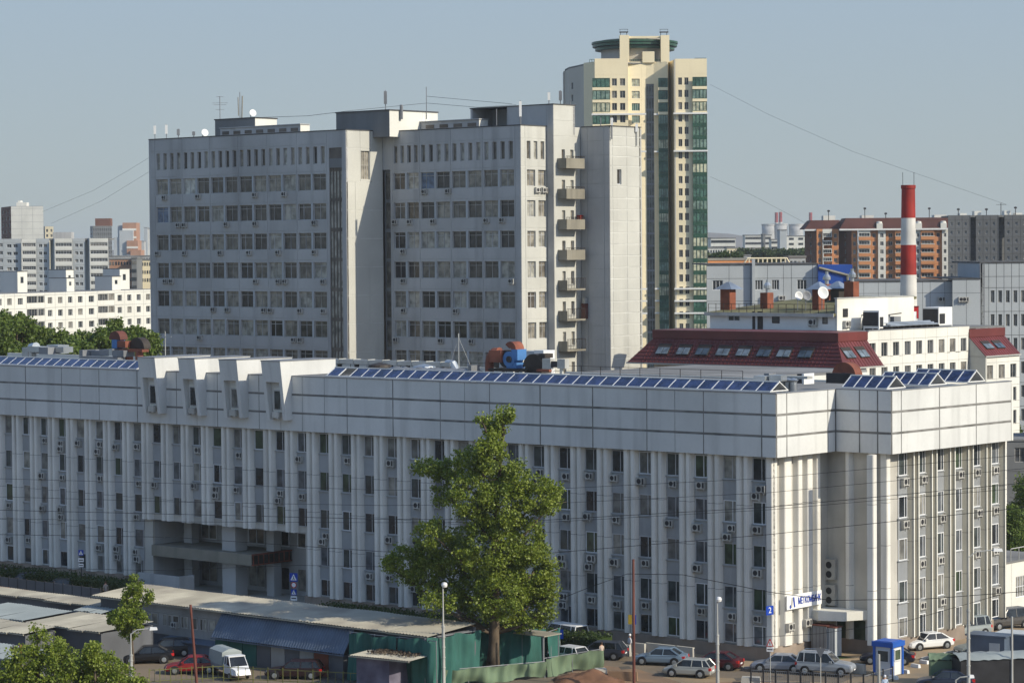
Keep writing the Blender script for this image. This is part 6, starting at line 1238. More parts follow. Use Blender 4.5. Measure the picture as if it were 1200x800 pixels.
# ================================================================== SHEDS AND TARPAULINS
ys = bl(262, 714, 4.2)[1]; yback = bl(285, 698, 4.6)[1]
xl = lambda px, y=ys, py=720: B.lx(px, y, py)
def corr_sheet(P, name, x0, x1, y0, z0, y1, z1, m, pitch=.28, amp=.05, sag=0):
    """corrugated sheet: ridges run up the slope from (y0, z0) to (y1, z1)"""
    b = MB(); n = max(2, int((x1-x0)/pitch)*2); v = []
    for i in range(n+1): x = x0+(x1-x0)*i/n; dz = amp if i % 2 else 0; wob = .02*math.sin(x*.7)*sag; v.append(((x, y0, z0+dz+wob), (x, y1, z1+dz+wob)))
    for i in range(n): b.quad(v[i][0], v[i+1][0], v[i+1][1], v[i][1])
    b.box(x0, x1, y0, y0+.08, z0-.12, z0-.03) if abs(z1-z0) < 3 else None
    return b.build(name, m, parent=P)
xA, xB_, xC, xD = xl(118), xl(262), xl(412), xl(508)
w = B.w(xA, ys); sh = thing('market_shed', 'long two storey shed with a pale corrugated roof and a band of windows', 'shed', (w.x, w.y, 0), B.rot)
D_ = yback-ys; L1 = xB_-xA; L2 = xD-xA
for k in range(9): corr_sheet(sh, 'roof_sheet', -.5+(L2+.5)*k/9+.01, -.5+(L2+.5)*(k+1)/9-.01, -.7, 4.15+.03*(k % 2), D_, 4.6-.02*(k % 3), M['roofpale'], .34, .07, 1)
b = MB(); b.box(0, L1, .02, .25, 0, 4.0); b.box(0, .25, .25, D_, 0, 4.1); b.box(0, L2, D_-.25, D_, 0, 4.3); b.box(L1, L2, .3, .5, 0, 3.95); b.build('wall', M['shed'], parent=sh); b = MB(); b.box(L2-.4, L2-.25, .5, D_-.25, 0, 4.1); b.build('end_wall', M['shed'], parent=sh)
X1 = lambda px: B.lx(px, ys, 740)-xA
b = MB(); b.box(X1(166), L1-.1, -.06, .015, 1.45, 3.3); b.build('upper_wall', M['shedlight'], parent=sh)
for k in range(6): b = MB(); b.box(X1(158), L1+.05, -.16+.0*k, -.065, 3.32+k*.13, 3.43+k*.13); b.build('lap_board', M['shedlight'], parent=sh)
for p0, p1 in ((171, 176), (179, 186.5), (192, 197), (197.8, 202.5), (203.5, 211), (213.5, 217), (217.5, 221.5), (224, 232.5), (235.5, 239), (239.6, 243.5), (246, 254)): place_window(sh, X1(p0), -.13, 2.2, 0, X1(p1)-X1(p0), 1.02, 'one', 'woodframe', 'tower')
ac(sh, X1(207), -.14, 2.2, 0, .8)
for p0, p1 in ((201, 236), (237, 262)): b = MB(); b.box(X1(p0), X1(p1), -1.0, -.08, 0, 1.3); o = b.build('garage_front', M['bluew'] if 0 else M['corr'], parent=sh); c = MB(); c.hull8([(X1(p0)-.1, -1.3, 1.2), (X1(p1)+.1, -1.3, 1.2), (X1(p1)+.1, -.08, 1.4), (X1(p0)-.1, -.08, 1.4)], [(X1(p0)-.1, -1.3, 1.27), (X1(p1)+.1, -1.3, 1.27), (X1(p1)+.1, -.08, 1.47), (X1(p0)-.1, -.08, 1.47)]); c.build('awning', M['corr'], parent=o)
yl = ys-1.6
w = B.w(xB_, ys); lt = thing('lean_to', 'steep blue grey corrugated lean-to roof over a panelled wall', 'shed', (w.x, w.y, 0), B.rot)
X2 = lambda px, py=750: B.lx(px, ys-1.5, py)-xB_
corr_sheet(lt, 'roof', .1, xC-xB_+.6, yl-ys, 2.05, -.3, 3.95, M['corr'], .30, .10)
for i in range(9): b = MB(); l_ = (xC-xB_)/9; b.box(i*l_+.03+.1, (i+1)*l_-.03+.1, yl-ys+.5, yl-ys+.58, 0, 1.95); b.build('wall_panel', (M['tarp'], M['tarp'], M['tarp'], M['shed'], M['shedlight'], M['shed'], M['shedlight'], M['brick'], M['shed'])[i], parent=lt)
b = MB(); b.box(.1, xC-xB_, yl-ys+.7, -.2, 0, 1.9); b.build('frame', M['shed'], parent=lt)
def tarp(px0, py0, px1, py1, h, label, seed, m='tarp', back=.5, hang=1.):
    a, c = (gp(px0, py0), gp(px1, py1)) if not hasattr(px0, '__len__') else (Vector(px0), Vector(px1)); d = Vector((c.x-a.x, c.y-a.y)); L = d.length; t = thing('tarpaulin_screen', label, 'tarpaulin', (a.x, a.y, 0), math.atan2(d.y, d.x), 'green tarpaulins hung along the market'); rg = random.Random(seed); nx = max(10, int(L/.16)); nz = 9; b = MB()
    ph = [rg.uniform(0, 6) for _ in range(4)]; V = []
    for j in range(nz+1):
        for i in range(nx+1):
            x = L*i/nx; f = j/nz; y = .14*math.sin(x*3.1+ph[0]+f*1.2)+.09*math.sin(x*7.3+ph[1]-f*2)+.18*math.sin(x*.9+ph[2]+f*3)*(1-f); z = h*f*(1-.03*math.sin(x*2+ph[3]))*1.0+(1-f)*(.15*math.sin(x*1.3+ph[1])+.1); V.append((x, y, max(.02, z)))
    for j in range(nz):
        for i in range(nx): k = j*(nx+1)+i; b.f.append((k, k+1, k+nx+2, k+nx+1)); b.m.append(0)
    b.v = V; b.build('sheet', M[m], parent=t, smooth=True)
    b = MB(); n = max(2, int(L/2.6))
    for i in range(n+1): b.tube([(L*i/n, .25, 0), (L*i/n, .25, h+.05)], .045, 5)
    b.tube([(0, .25, h), (L, .25, h)], .04, 5); b.build('poles', M['greymetal'], parent=t); return t
def b2w(px, y): q = B.w(B.lx(px, y, 780), y); return (q.x, q.y)
tarp(b2w(408, ys-1.2), 0, b2w(466, ys-1.0), 0, 3.85, 'dark green tarpaulin under the eave beside the lean-to', 1); tarp(b2w(466, ys-1.0), 0, b2w(509, ys-.9), 0, 3.9, 'widest dark green tarpaulin, left of the big tree', 2); tarp(B.w(B.lx(509, ys, 780), ys-.8).xy, 0, B.w(B.lx(509, ys, 780)+.2, ys+D_+.3).xy, 0, 4.0, 'sunlit green tarpaulin round the end of the long shed', 8); tarp(gp(557, 789).xy, 0, gp(612, 788).xy, 0, 3.6, 'green tarpaulin right behind the big tree trunk', 3); tarp(612, 787, 640, 781, 3.2, 'lighter green tarpaulin with even folds near the white van', 4); tarp(641, 783, 657, 777, 2.9, 'last crumpled green tarpaulin at the end beside the white van', 5)
a = gp(594, 735, 3.4); t = thing('stall_roof', 'pale flat stall roof above the green tarpaulins beside the van', 'stall roof', (a.x, a.y, 0), B.rot); b = MB(); b.box(0, 5.2, -1.4, .8, 3.25, 3.33); b.build('sheet', M['roofpale'], parent=t); b = MB(); [b.tube([(x, y, 0), (x, y, 3.25)], .05, 5) for x in (.2, 5.0) for y in (-1.3, .6)]; b.build('posts', M['greymetal'], parent=t)
# small shed in front
a = gp(418, 806); c = gp(462, 803); t = thing('small_shed', 'small shed with patterned grey side and pale littered roof, half wrapped in green tarpaulin', 'shed', (a.x, a.y, 0), B.rot+.12); b = MB(); b.box(0, 3.2, 0, .15, 0, 2.55); b.box(0, .15, .15, 4, 0, 2.6); b.box(3.05, 3.2, .15, 4, 0, 2.6); b.box(0, 3.2, 3.9, 4, 0, 2.6); b.build('wall', mat('patterned_wall', (.16, .15, .20), .9, .3, 2.2, col2=(.08, .07, .10)), parent=t)
corr_sheet(t, 'roof', -.5, 5.4, -.4, 2.62, 3.6, 2.75, M['roofpale'], .25, .05, 1)
rg = np.random.default_rng(9); p = np.stack([rg.uniform(.5, 5, 500), rg.uniform(.5, 3.3, 500), 2.80+rg.uniform(0, .12, 500)], 1); a_ = rg.normal(size=(500, 3)); a_ /= np.linalg.norm(a_, axis=1)[:, None]; c_ = np.cross(a_, rg.normal(size=(500, 3))); c_ /= np.linalg.norm(c_, axis=1)[:, None]
tag(ob('leaf_litter', leafmesh('leaf_litter', np.stack([p-a_*.1, p-c_*.1, p+a_*.1, p+c_*.1], 1).reshape(-1, 3), M['bark']), t), kind='stuff')
tarp(462, 803, 507, 797, 2.6, 'bright sunlit green tarpaulin on the small shed', 6)
# sheds on the far left
def flat_shed(px0, px1, pyn, z, pyf, label, m, wm='shed', tilt=.25):
    y0 = bl((px0+px1)/2, pyn, z)[1]; y1 = bl((px0+px1)/2, pyf, z+tilt)[1]; x0, x1 = B.lx(px0, y0, pyn), B.lx(px1, y0, pyn); w = B.w(x0, y0); t = thing('market_shed', label, 'shed', (w.x, w.y, 0), B.rot)
    [corr_sheet(t, 'roof_sheet', (x1-x0)*k/5+.01, (x1-x0)*(k+1)/5-.01, -.15*(k % 2), z+.03*(k % 3), y1-y0, z+tilt+.02*(k % 2), M[m], .34, .05, 1) for k in range(5)]; b = MB(); b.box(.1, x1-x0-.1, .3, .5, 0, z-.15); b.box(.1, .3, .5, y1-y0, 0, z-.1); b.box(x1-x0-.3, x1-x0-.1, .5, y1-y0, 0, z-.1); b.box(.1, x1-x0-.1, y1-y0-.2, y1-y0, 0, z-.05); b.build('wall', M[wm], parent=t); return t
flat_shed(-40, 116, 701, 2.9, 692, 'narrow pale roofed market shed along the yard fence', 'roofpale'); flat_shed(-40, 22, 692, 2.3, 686, 'small orange roofed shed corner at the left edge', 'roofor')
flat_shed(-50, 26, 722, 3.0, 703, 'grey green flat roof at the left edge', 'roofblue'); flat_shed(28, 116, 735, 3.0, 714, 'pale patched flat roof in front of the long shed', 'roofpale'); flat_shed(-60, 27, 737, 2.9, 723, 'cream patched flat roof at the left edge below the grey green one', 'roofpale'); flat_shed(84, 118, 717, 2.9, 709, 'small white roofed stall between the pale roofs', 'roofblue')
flat_shed(-60, 14, 768, 2.6, 750, 'pale blue roofed hut behind the bush at the lower left edge', 'roofblue')
# yard fence
def panel_fence(p, q, n, h, label, pm, postm, name='fence', open_=False):
    p, q = Vector(p), Vector(q); d = q-p; L = d.length; s = L/n; t = thing(name, label, 'fence', (p.x, p.y, 0), math.atan2(d.y, d.x)); a = MB(); 
    if open_:
        a.box(0, s, -.015, .015, h-.05, h); a.box(0, s, -.015, .015, .25, .3)
        [a.box(.08+i*.16, .1+i*.16, -.01, .01, .3, h-.05) for i in range(int(s/.16))] if pm != 'fencey' else a.box(s*.48, s*.48+.03, -.015, .015, .3, h-.05)
    else: a.box(.06, s-.06, -.04, .04, .12, h)
    me = a.mesh('fence_panel', M[pm]); c = MB(); w_ = .03 if pm == 'fencey' else .05; c.box(-w_, w_, -w_, w_, 0, h+.12); pm_ = c.mesh('post', M[postm])
    for i in range(n+1):
        if i < n: ob('fence_panel', me, t, (i*s, 0, 0))
        ob('post', pm_, t, (i*s, 0, 0))
    return t
yf = bl(60, 700, .0)[1]; panel_fence(B.w(B.lx(-30, yf, 695), yf), B.w(B.lx(118, yf, 705), yf), 14, 1.5, 'low grey panel fence with dark posts behind the market sheds', 'shed', 'dark')
panel_fence(gp(175, 802).xy, gp(262, 797).xy, 7, 1.2, 'yellow green rail fence before the red saloon', 'fencey', 'fencey', open_=True); panel_fence(gp(262, 798).xy, gp(420, 806).xy, 9, 1.2, 'yellow green rail fence in front of the lorry', 'fencey', 'fencey', open_=True)
tarp(gp(505, 806).xy, 0, gp(640, 794).xy, 0, 1.3, 'pale green netting on low posts left of the soil heap', 11, 'net'); tarp(gp(640, 793).xy, 0, gp(706, 782).xy, 0, 1.5, 'pale green netting on low posts behind the soil heap', 12, 'net')
panel_fence(gp(880, 801).xy, gp(1012, 808).xy, 9, 1.15, 'dark railing at the bottom edge below the silver off roader', 'greymetal', 'dark', open_=True); panel_fence(gp(1012, 808).xy, gp(1046, 798).xy, 3, 1.1, 'short railing left of the blue kiosk', 'greymetal', 'dark', open_=True)
panel_fence(B.w(XS+3, -3), B.w(XS+4.4, 3), 4, 1.1, 'thin handrail by the corner of the white building', 'greymetal', 'greymetal', open_=True)
# soil heap
g = gp(690, 797); t = thing('soil_heap', 'orange brown heap of dug soil behind the netting', 'soil heap', (g.x, g.y, 0)); b = MB(); rg = random.Random(4); N = 22
V = []
for i in range(N+1):
    for j in range(13): u, v_ = i/N*2-1, j/12*2-1; r = max(0, 1-u*u)*max(0, 1-v_*v_); V.append((u*2.9, v_*1.6, .8*r**.7*(.8+.35*math.sin(u*5+1)*math.cos(v_*3))+(rg.uniform(-.07, .07) if r > 0 else -.05)))
b.v = V
for i in range(N):
    for j in range(12): k = i*13+j; b.f.append((k, k+13, k+14, k+1)); b.m.append(0)
b.build('heap', M['heapsoil'], parent=t, smooth=True)
# concrete blocks and wall
def block(px, py, l_, h_, w_, rot, label, m='kerb', name='concrete_block'):
    g = gp(px, py); t = thing(name, label, 'concrete block', (g.x, g.y, 0), R(rot)); b = MB(); b.hull8([(-l_/2, -w_/2, 0), (l_/2, -w_/2, 0), (l_/2, w_/2, 0), (-l_/2, w_/2, 0)], [(-l_/2+.04, -w_/2+.04, h_), (l_/2-.04, -w_/2+.04, h_), (l_/2-.04, w_/2-.04, h_), (-l_/2+.04, w_/2-.04, h_)]); b.build('slab', M[m], parent=t); return t
block(724, 767, 2.6, .95, .35, -36, 'sunlit concrete block of the low wall behind the estate car'); block(748, 766, 1.5, .95, .35, -38, 'second sunlit concrete block beside the rusty pole'); block(775, 768, 3.2, 1.0, .35, -38, 'long shaded concrete block behind the pale blue fastback'); block(802, 771, 2.0, 1.0, .35, -40, 'last shaded concrete block of the low wall, by the fins')
block(704, 795, .95, .85, .8, 10, 'small beige concrete cube by the soil heap'); block(730, 797, 2.4, .75, .35, -15, 'low slab lying right of the beige cube', 'soil'); block(880, 800, 1.5, .5, .9, -10, 'white topped concrete slab at the bottom edge before the railing'); block(1008, 789, .95, .8, .4, -40, 'grey concrete block standing left of the kiosk')
for i, (px, py) in enumerate(((1047, 795), (1060, 788), (1073, 781.5), (1083, 777))): block(px, py, .9, .28, .3, -52, ('nearest whitewashed kerb block right of the kiosk', 'second whitewashed kerb block right of the kiosk', 'third whitewashed kerb block right of the kiosk', 'farthest small kerb block right of the kiosk')[i], 'white')
# kiosk and cabinets
g = gp(1041, 790); t = thing('kiosk', 'small white security kiosk with bright blue roof band and corner posts', 'kiosk', (g.x, g.y, 0), R(-38)); 
b = MB(); b.box(-.8, .8, -.8, .8, .05, 2.5); b.build('wall', M['kioskw'], parent=t); b = MB(); b.box(-.98, .98, -.98, .98, 2.35, 2.75); b.box(-.8, .8, -.8, .8, 2.75, 2.8); b.build('roof_band', M['kiosk'], parent=t)
for x, y in ((-.8, -.8), (.8, -.8), (.8, .8), (-.8, .8)): b = MB(); b.box(x-.1, x+.1, y-.1, y+.1, .04, 2.36); b.build('corner_post', M['kiosk'], parent=t)
place_window(t, -.55, -.88, 1.1, 0, 1.1, 1.0, 'one', 'kioskw', 'inst'); place_window(t, .88, -.5, 1.2, R(90), 1.0, .95, 'one', 'white', 'inst'); b = MB(); b.box(.81, .83, -.45, .45, .1, 1.1); b.build('door', M['white'], parent=t)
for px, py, wd, lb, hh in ((963.5, 768, 1.5, 'dark blue left one of two metal cabinets with a rusty top', 2.6), (976.5, 769, 1.0, 'pale right one of two metal cabinets near the porch', 2.5)):
    g = gp(px, py); t = thing('metal_cabinet', lb, 'cabinet', (g.x, g.y, 0), R(-40)); b = MB(); b.box(-wd/2, wd/2, -.5, .5, .1, hh); b.build('casing', M['greymetal' if wd > 1.2 else 'bluew'], parent=t); b = MB(); b.box(-wd/2-.08, wd/2+.08, -.58, .58, hh, hh+.08); b.build('lid', M['post'], parent=t); b = MB(); [b.box(-wd/2+.1+i*wd/4, -wd/2+.12+i*wd/4, -.52, -.5, .2, hh-.1) for i in range(4)]; b.build('door_seams', M['dark'], parent=t)
g = gp(1160, 776); t = thing('market_booth', 'dark blue booth with pale patch beside the tarpaulin roof', 'booth', (g.x, g.y, 0), R(-30)); b = MB(); b.box(-1.6, 1.6, -1, 1, 0, 2.3); b.build('wall', M['corr'], parent=t); b = MB(); b.box(-1.75, 1.75, -1.1, 1.1, 2.3, 2.42); b.build('roof', M['corr'], parent=t); b = MB(); b.box(.3, 1.2, -1.03, -1.0, .6, 1.8); b.build('shutter', M['bluew'], parent=t)
g = gp(1190, 775); t = thing('market_booth', 'second blue booth at the right picture edge', 'booth', (g.x, g.y, 0), R(-30)); b = MB(); b.box(-1.3, 1.3, -1, 1, 0, 2.4); b.build('wall', M['corr'], parent=t); b = MB(); b.box(-1.4, 1.4, -1.1, 1.1, 2.4, 2.5); b.build('roof', M['bluew'], parent=t)
def sheet_stall(px, py, L, W, h, rot, label, m, wm):
    g = gp(px, py); t = thing('market_stall', label, 'stall', (g.x, g.y, 0), R(rot)); rg = random.Random(int(px)); b = MB(); nx, ny = 16, 8; V = [(L*(i/nx-.5), W*(j/ny-.5), h+.35*(1-(2*j/ny-1)**2)+rg.uniform(-.07, .07)) for i in range(nx+1) for j in range(ny+1)]; b.v = V
    for i in range(nx):
        for j in range(ny): k = i*(ny+1)+j; b.f.append((k, k+ny+1, k+ny+2, k+1)); b.m.append(0)
    b.build('awning', M[m], parent=t, smooth=True); b = MB(); b.box(-L/2+.1, L/2-.1, -W/2+.1, W/2-.1, 0, h-.08); b.build('body', M[wm], parent=t); return t
sheet_stall(1163, 803, 6.2, 3.0, 2.3, 8, 'crumpled pale blue tarpaulin roof over a dark stall at the lower right', 'roofblue', 'dark'); sheet_stall(1106, 800, 2.4, 2.0, 2.0, -5, 'dark green container beside the crumpled tarpaulin roof', 'net', 'net')
# annex at the right end
v = dp(1176, 700, 245); t = thing('annex', 'low white annex with one window past the right end of the building', 'annex', (v.x, v.y, 0), B.rot+R(90)); b = MB(); 
wall(t, (0, 0), (9, 0), 0, 4.6, [(1, None), (2.2, lambda k, w, h: [(w*.25, w*.8, 1.2, 3.2, 'grid', 'pvc', 'inst')]), (3, None)], [(4.6, 'f')], 'whitew', 'joint', .03, .15); b.box(-.1, 9, -.1, 5, 4.6, 4.75); b.build('roof', M['roof'], parent=t)
b = MB(); [b.tube([(x, .1, 4.75), (x, .1, 5.9)], .05, 5) for x in (1.5, 3, 4.5)]; b.tube([(1.5, .1, 5.9), (4.5, .1, 5.9)], .05, 5); b.build('roof_rail', M['pale'], parent=t)
v = dp(1180, 560, 285); t = thing('rear_building', 'plain dark grey building behind the trees on the right', 'building', (v.x, v.y, 0), -.05); wall(t, (0, 0), (14, 0), 0, 13.2, [(2, lambda k, w, h: [(w*.3, w*.7, 1.0, 2.6, 'two', 'woodframe', 'far')] if k == 'w' else [])]*5, [(3.3, 'w')]*4, 'concd', 'joint', .04, .2); b = MB(); b.box(-.1, 14, -.1, 10, 13.2, 13.4); b.box(4.5, 14, 3, 9, 13.4, 16.5); b.build('roof', M['concd'], parent=t)

# ================================================================== LAMPS, POLES, SIGNS, WIRES
def street_lamp(px, py, topy, label, kind, arm=None, depth_scale=1, group='street lamps', base=None):
    g = gp(px, py); h = dp(px, topy, g.y).z; t = thing('street_lamp', label, 'street lamp', (g.x, g.y, 0), 0, group)
    b = MB(); b.tube([(0, 0, 0), (0, 0, h*.62)], .15, 10, r1=.12); b.tube([(0, 0, h*.62), (0, 0, h)], .07, 8, r1=.05)
    for k in range(5): z = h*(.2+.1*k); b.tube([(0, 0, z), (0, 0, z+.08)], .165, 10)
    b.build('pole', M['pale'], parent=t)
    if arm: 
        ax = dp(arm[0], arm[1], g.y); c = MB(); dx, dz = ax.x-g.x, ax.z-h; c.tube([(0, 0, h-.05), (dx*.25, 0, h+dz*.75), (dx*.8, 0, h+dz)], .05, 6); c.build('arm', M['pale'], parent=t); c = MB(); c.hull8([(dx*.78, -.18, h+dz-.12), (dx*1.08, -.16, h+dz-.10), (dx*1.08, .16, h+dz-.10), (dx*.78, .18, h+dz-.12)], [(dx*.8, -.12, h+dz+.12), (dx*1.05, -.1, h+dz+.1), (dx*1.05, .1, h+dz+.1), (dx*.8, .12, h+dz+.12)]); c.build('lamp_head', M['white'], parent=t)
    else: c = MB(); c.lathe([(0, h-.1), (.2, h-.02), (.24, h+.15), (.16, h+.32), (0, h+.36)], 14, (.12, 0)); c.build('lamp_head', M['white'], parent=t)
    return t
street_lamp(520, 806, 687, 'street lamp with round head in front of the dark green tarpaulins', 'globe'); street_lamp(841, 806, 704, 'street lamp with round head beside the dark red car', 'globe')
street_lamp(1135, 812, 652, 'tall street lamp with a long arm at the right wing', 'arm', (1172, 644)); street_lamp(154, 806, 742, 'street lamp with arm in front of the young tree', 'arm', (182, 736)); street_lamp(1120, 840, 796, 'street lamp whose head just shows at the bottom edge', 'arm', (1140, 792))
def pole(px, py, topy, label, m, r=.11, cap=None, cat='pole', name='utility_pole', lean=0):
    g = gp(px, py); h = dp(px, topy, g.y).z; t = thing(name, label, cat, (g.x, g.y, 0)); b = MB(); b.tube([(0, 0, 0), (lean, 0, h)], r, 8, r1=r*.8); b.build('shaft', M[m], parent=t)
    if cap: b = MB(); b.box(-.7, .7, -.06, .06, h-.35, h-.2); [b.tube([(x, 0, h-.2), (x, 0, h)], .05, 5) for x in (-.55, 0, .55)]; b.build('crossarm', M['brownmetal'], parent=t)
    return t, h
pole(743, 806, 655, 'rust brown pole standing before the facade right of the big tree', 'post', .12); pole(231, 806, 708, 'slightly leaning rust brown pole in front of the shed windows', 'post', .12, lean=-.45); pole(25, 830, 755, 'weathered wooden pole with crossarm at the lower left', 'rust', .13, True); pole(1030, 806, 766, 'short pale post left of the kiosk', 'pale', .13); pole(1186, 806, 722, 'thin grey post at the lower right edge', 'pale', .1)
def road_sign(px, py, topy, label, spec, shaft='pale'):
    g = gp(px, py); t = thing('road_sign', label, 'road sign', (g.x, g.y, 0), R(-18)); h = dp(px, topy, g.y).z; b = MB(); b.tube([(0, .06, 0), (0, .06, h)], .045, 6); b.build('post', M[shaft], parent=t)
    for kind, y0, y1 in spec:
        z0, z1 = dp(px, y1, g.y).z, dp(px, y0, g.y).z; s = (z1-z0)/2; c = (z0+z1)/2; b = MB()
        if kind == 'cross':   # blue square, white triangle, walking figure
            b.box(-s, s, -.02, .01, c-s, c+s); o = b.build('sign_plate', M['signblue'], parent=t); b = MB(); b.poly([(-s*.8, -.025, c-s*.7), (s*.8, -.025, c-s*.7), (0, -.025, c+s*.8)]); b.build('triangle', M['signwhite'], parent=o); b = MB(); b.box(-s*.06, s*.1, -.032, -.027, c-s*.1, c+s*.3); b.hull8([(-s*.3, -.03, c-s*.6), (-s*.15, -.03, c-s*.6), (-s*.15, -.027, c-s*.6), (-s*.3, -.027, c-s*.6)], [(-s*.05, -.03, c-s*.1), (s*.08, -.03, c-s*.1), (s*.08, -.027, c-s*.1), (-s*.05, -.027, c-s*.1)]); b.hull8([(s*.15, -.031, c-s*.6), (s*.3, -.031, c-s*.6), (s*.3, -.028, c-s*.6), (s*.15, -.028, c-s*.6)], [(-s*.02, -.031, c-s*.1), (s*.1, -.031, c-s*.1), (s*.1, -.028, c-s*.1), (-s*.02, -.028, c-s*.1)]); b.build('pictogram', M['dark'], parent=o)
        elif kind == 'round': b.lathe([(0, -.01), (s, -.01), (s, .01), (0, .01)], 20); o = b.build('sign_plate', M['signred'], parent=t, loc=(0, 0, c), rot=(R(90), 0, 0)); b = MB(); b.lathe([(0, .0), (s*.74, .0), (s*.74, .016), (0, .016)], 20); b.build('disc', M['signwhite'], parent=o)
        elif kind == 'tri':
            b.hull8([(-s, -.01, c-s), (s, -.01, c-s), (s, .01, c-s), (-s, .01, c-s)], [(-.03, -.01, c+s), (.03, -.01, c+s), (.03, .01, c+s), (-.03, .01, c+s)]); o = b.build('sign_plate', M['signred'], parent=t); b = MB(); b.poly([(-s*.68, -.015, c-s*.8), (s*.68, -.015, c-s*.8), (0, -.015, c+s*.6)]); b.build('disc', M['signwhite'], parent=o); b = MB(); b.box(-s*.1, s*.1, -.022, -.017, c-s*.6, c+s*.15); b.build('pictogram', M['dark'], parent=o)
        elif kind == 'yield': b.hull8([(-.03, -.01, c-s), (.03, -.01, c-s), (.03, .01, c-s), (-.03, .01, c-s)], [(-s*1.1, -.01, c+s), (s*1.1, -.01, c+s), (s*1.1, .01, c+s), (-s*1.1, .01, c+s)]); b.build('sign_plate', M['greymetal'], parent=t)
        elif kind == 'plate': b.box(-s*1.6, s*1.6, -.02, .01, c-s, c+s); o = b.build('sign_plate', M['signwhite'], parent=t); b = MB(); b.box(-s*1.2, s*1.2, -.026, -.021, c-s*.25, c+s*.25); b.build('bar', M['dark'], parent=o)
        elif kind == 'yellow': b.box(-s*.9, -s*.1, -.02, .01, c-s, c+s); b.build('sign_plate', M['yellow'], parent=t); b = MB(); b.box(0, s*.8, -.02, .01, c-s, c+s); b.build('sign_plate', M['signblue'], parent=t)
road_sign(344.5, 712, 671, 'crossing sign and round sign on one post right of the entrance', [('cross', 671, 681), ('round', 681.5, 688.5), ('cross', 690, 697), ('plate', 698, 703)]); road_sign(95.5, 694, 645, 'crossing sign over two white plates on a post before the left fins', [('cross', 644, 650.5), ('plate', 653.5, 658), ('plate', 660, 664)], 'dark')
road_sign(902.5, 800, 748, 'white warning triangle over a plate on a thin post by the grey saloon', [('tri', 748, 757), ('plate', 758, 763)]); road_sign(961.5, 806, 758, 'back of a triangular yield sign in front of the silver off roader', [('yield', 759, 770)]); road_sign(741.5, 800, 700, 'small yellow and blue notices fixed by the rusty pole', [('yellow', 720, 731)]); road_sign(656, 770, 735, 'yellow edged sign with a blue figure above the white van', [('yellow', 737, 748)])
# cables
def cable(pts, label, r=.022, dz=0):
    P = [dp(px, py, dd) for px, py, dd in pts]; o = P[0]; t = thing('overhead_cable', label, 'cable', tuple(o), 0, 'thin black overhead cables'); V = []
    for i in range(len(P)-1):
        a, c = P[i], P[i+1]
        for k in range(8): f = k/8; V.append(a.lerp(c, f)-o-Vector((0, 0, .0)))
    V.append(P[-1]-o); b = MB(); b.tube(V, r, 4); b.build('wire', M['cable'], parent=t)
dd = lambda px: 238-.030*px
W = lambda *a: [(px, py, dd(px)) for px, py in a]
cable(W((-60, 559), (200, 566), (450, 574), (640, 573), (900, 560), (1260, 527)), 'highest cable across the white facade'); cable(W((-60, 580), (220, 588), (450, 592), (640, 590), (900, 577), (1260, 543)), 'second highest cable across the white facade')
cable(W((-60, 596), (200, 602), (450, 608), (640, 609), (900, 594), (1175, 568), (1260, 560)), 'third cable from the top across the white facade', .03); cable(W((-60, 606), (200, 611), (450, 612), (650, 611), (900, 597), (1180, 573)), 'cable running just under the third one'); cable(W((-60, 625), (200, 629), (450, 646), (640, 648), (900, 626), (1175, 597), (1260, 588)), 'fifth cable crossing behind the tree middle', .03)
cable(W((0, 664), (180, 668), (350, 662), (470, 664)), 'low cable in front of the entrance recess'); cable(W((640, 708), (690, 688), (735, 672), (800, 673), (900, 693), (975, 703), (1090, 701), (1260, 688)), 'sagging cable at the rusty pole reaching the bank sign', .03); cable(W((860, 748), (960, 742), (1060, 728), (1180, 694)), 'low slanting cable before the porch'); cable(W((400, 776), (520, 752), (640, 722)), 'pale slanting cable by the big trunk'); cable(W((180, 773), (280, 786), (400, 781), (470, 744), (520, 726)), 'drooping cable before the lorry')
sw = lambda *a: [(px, py, 420) for px, py in a]
cable(sw((50, 248), (110, 223), (150, 200), (176, 184)), 'upper faint cable in the sky left of the grey tower', .02); cable(sw((60, 262), (120, 235), (177, 200)), 'lower faint cable in the sky left of the grey tower', .02); cable([(300, 138, 352), (360, 136, 345), (410, 130, 340), (500, 121, 345), (560, 126, 340), (605, 123, 335)], 'cable strung between the rooftop masts', .03); cable([(500, 113, 345), (600, 122, 340)], 'upper cable from the thin rooftop mast', .03)
cable([(832, 99, 590), (900, 134, 560), (1000, 178, 520), (1180, 240, 480)], 'long faint cable falling across the right sky', .022); cable([(832, 207, 590), (880, 228, 570), (945, 262, 560)], 'short faint cable right of the cream tower', .022)

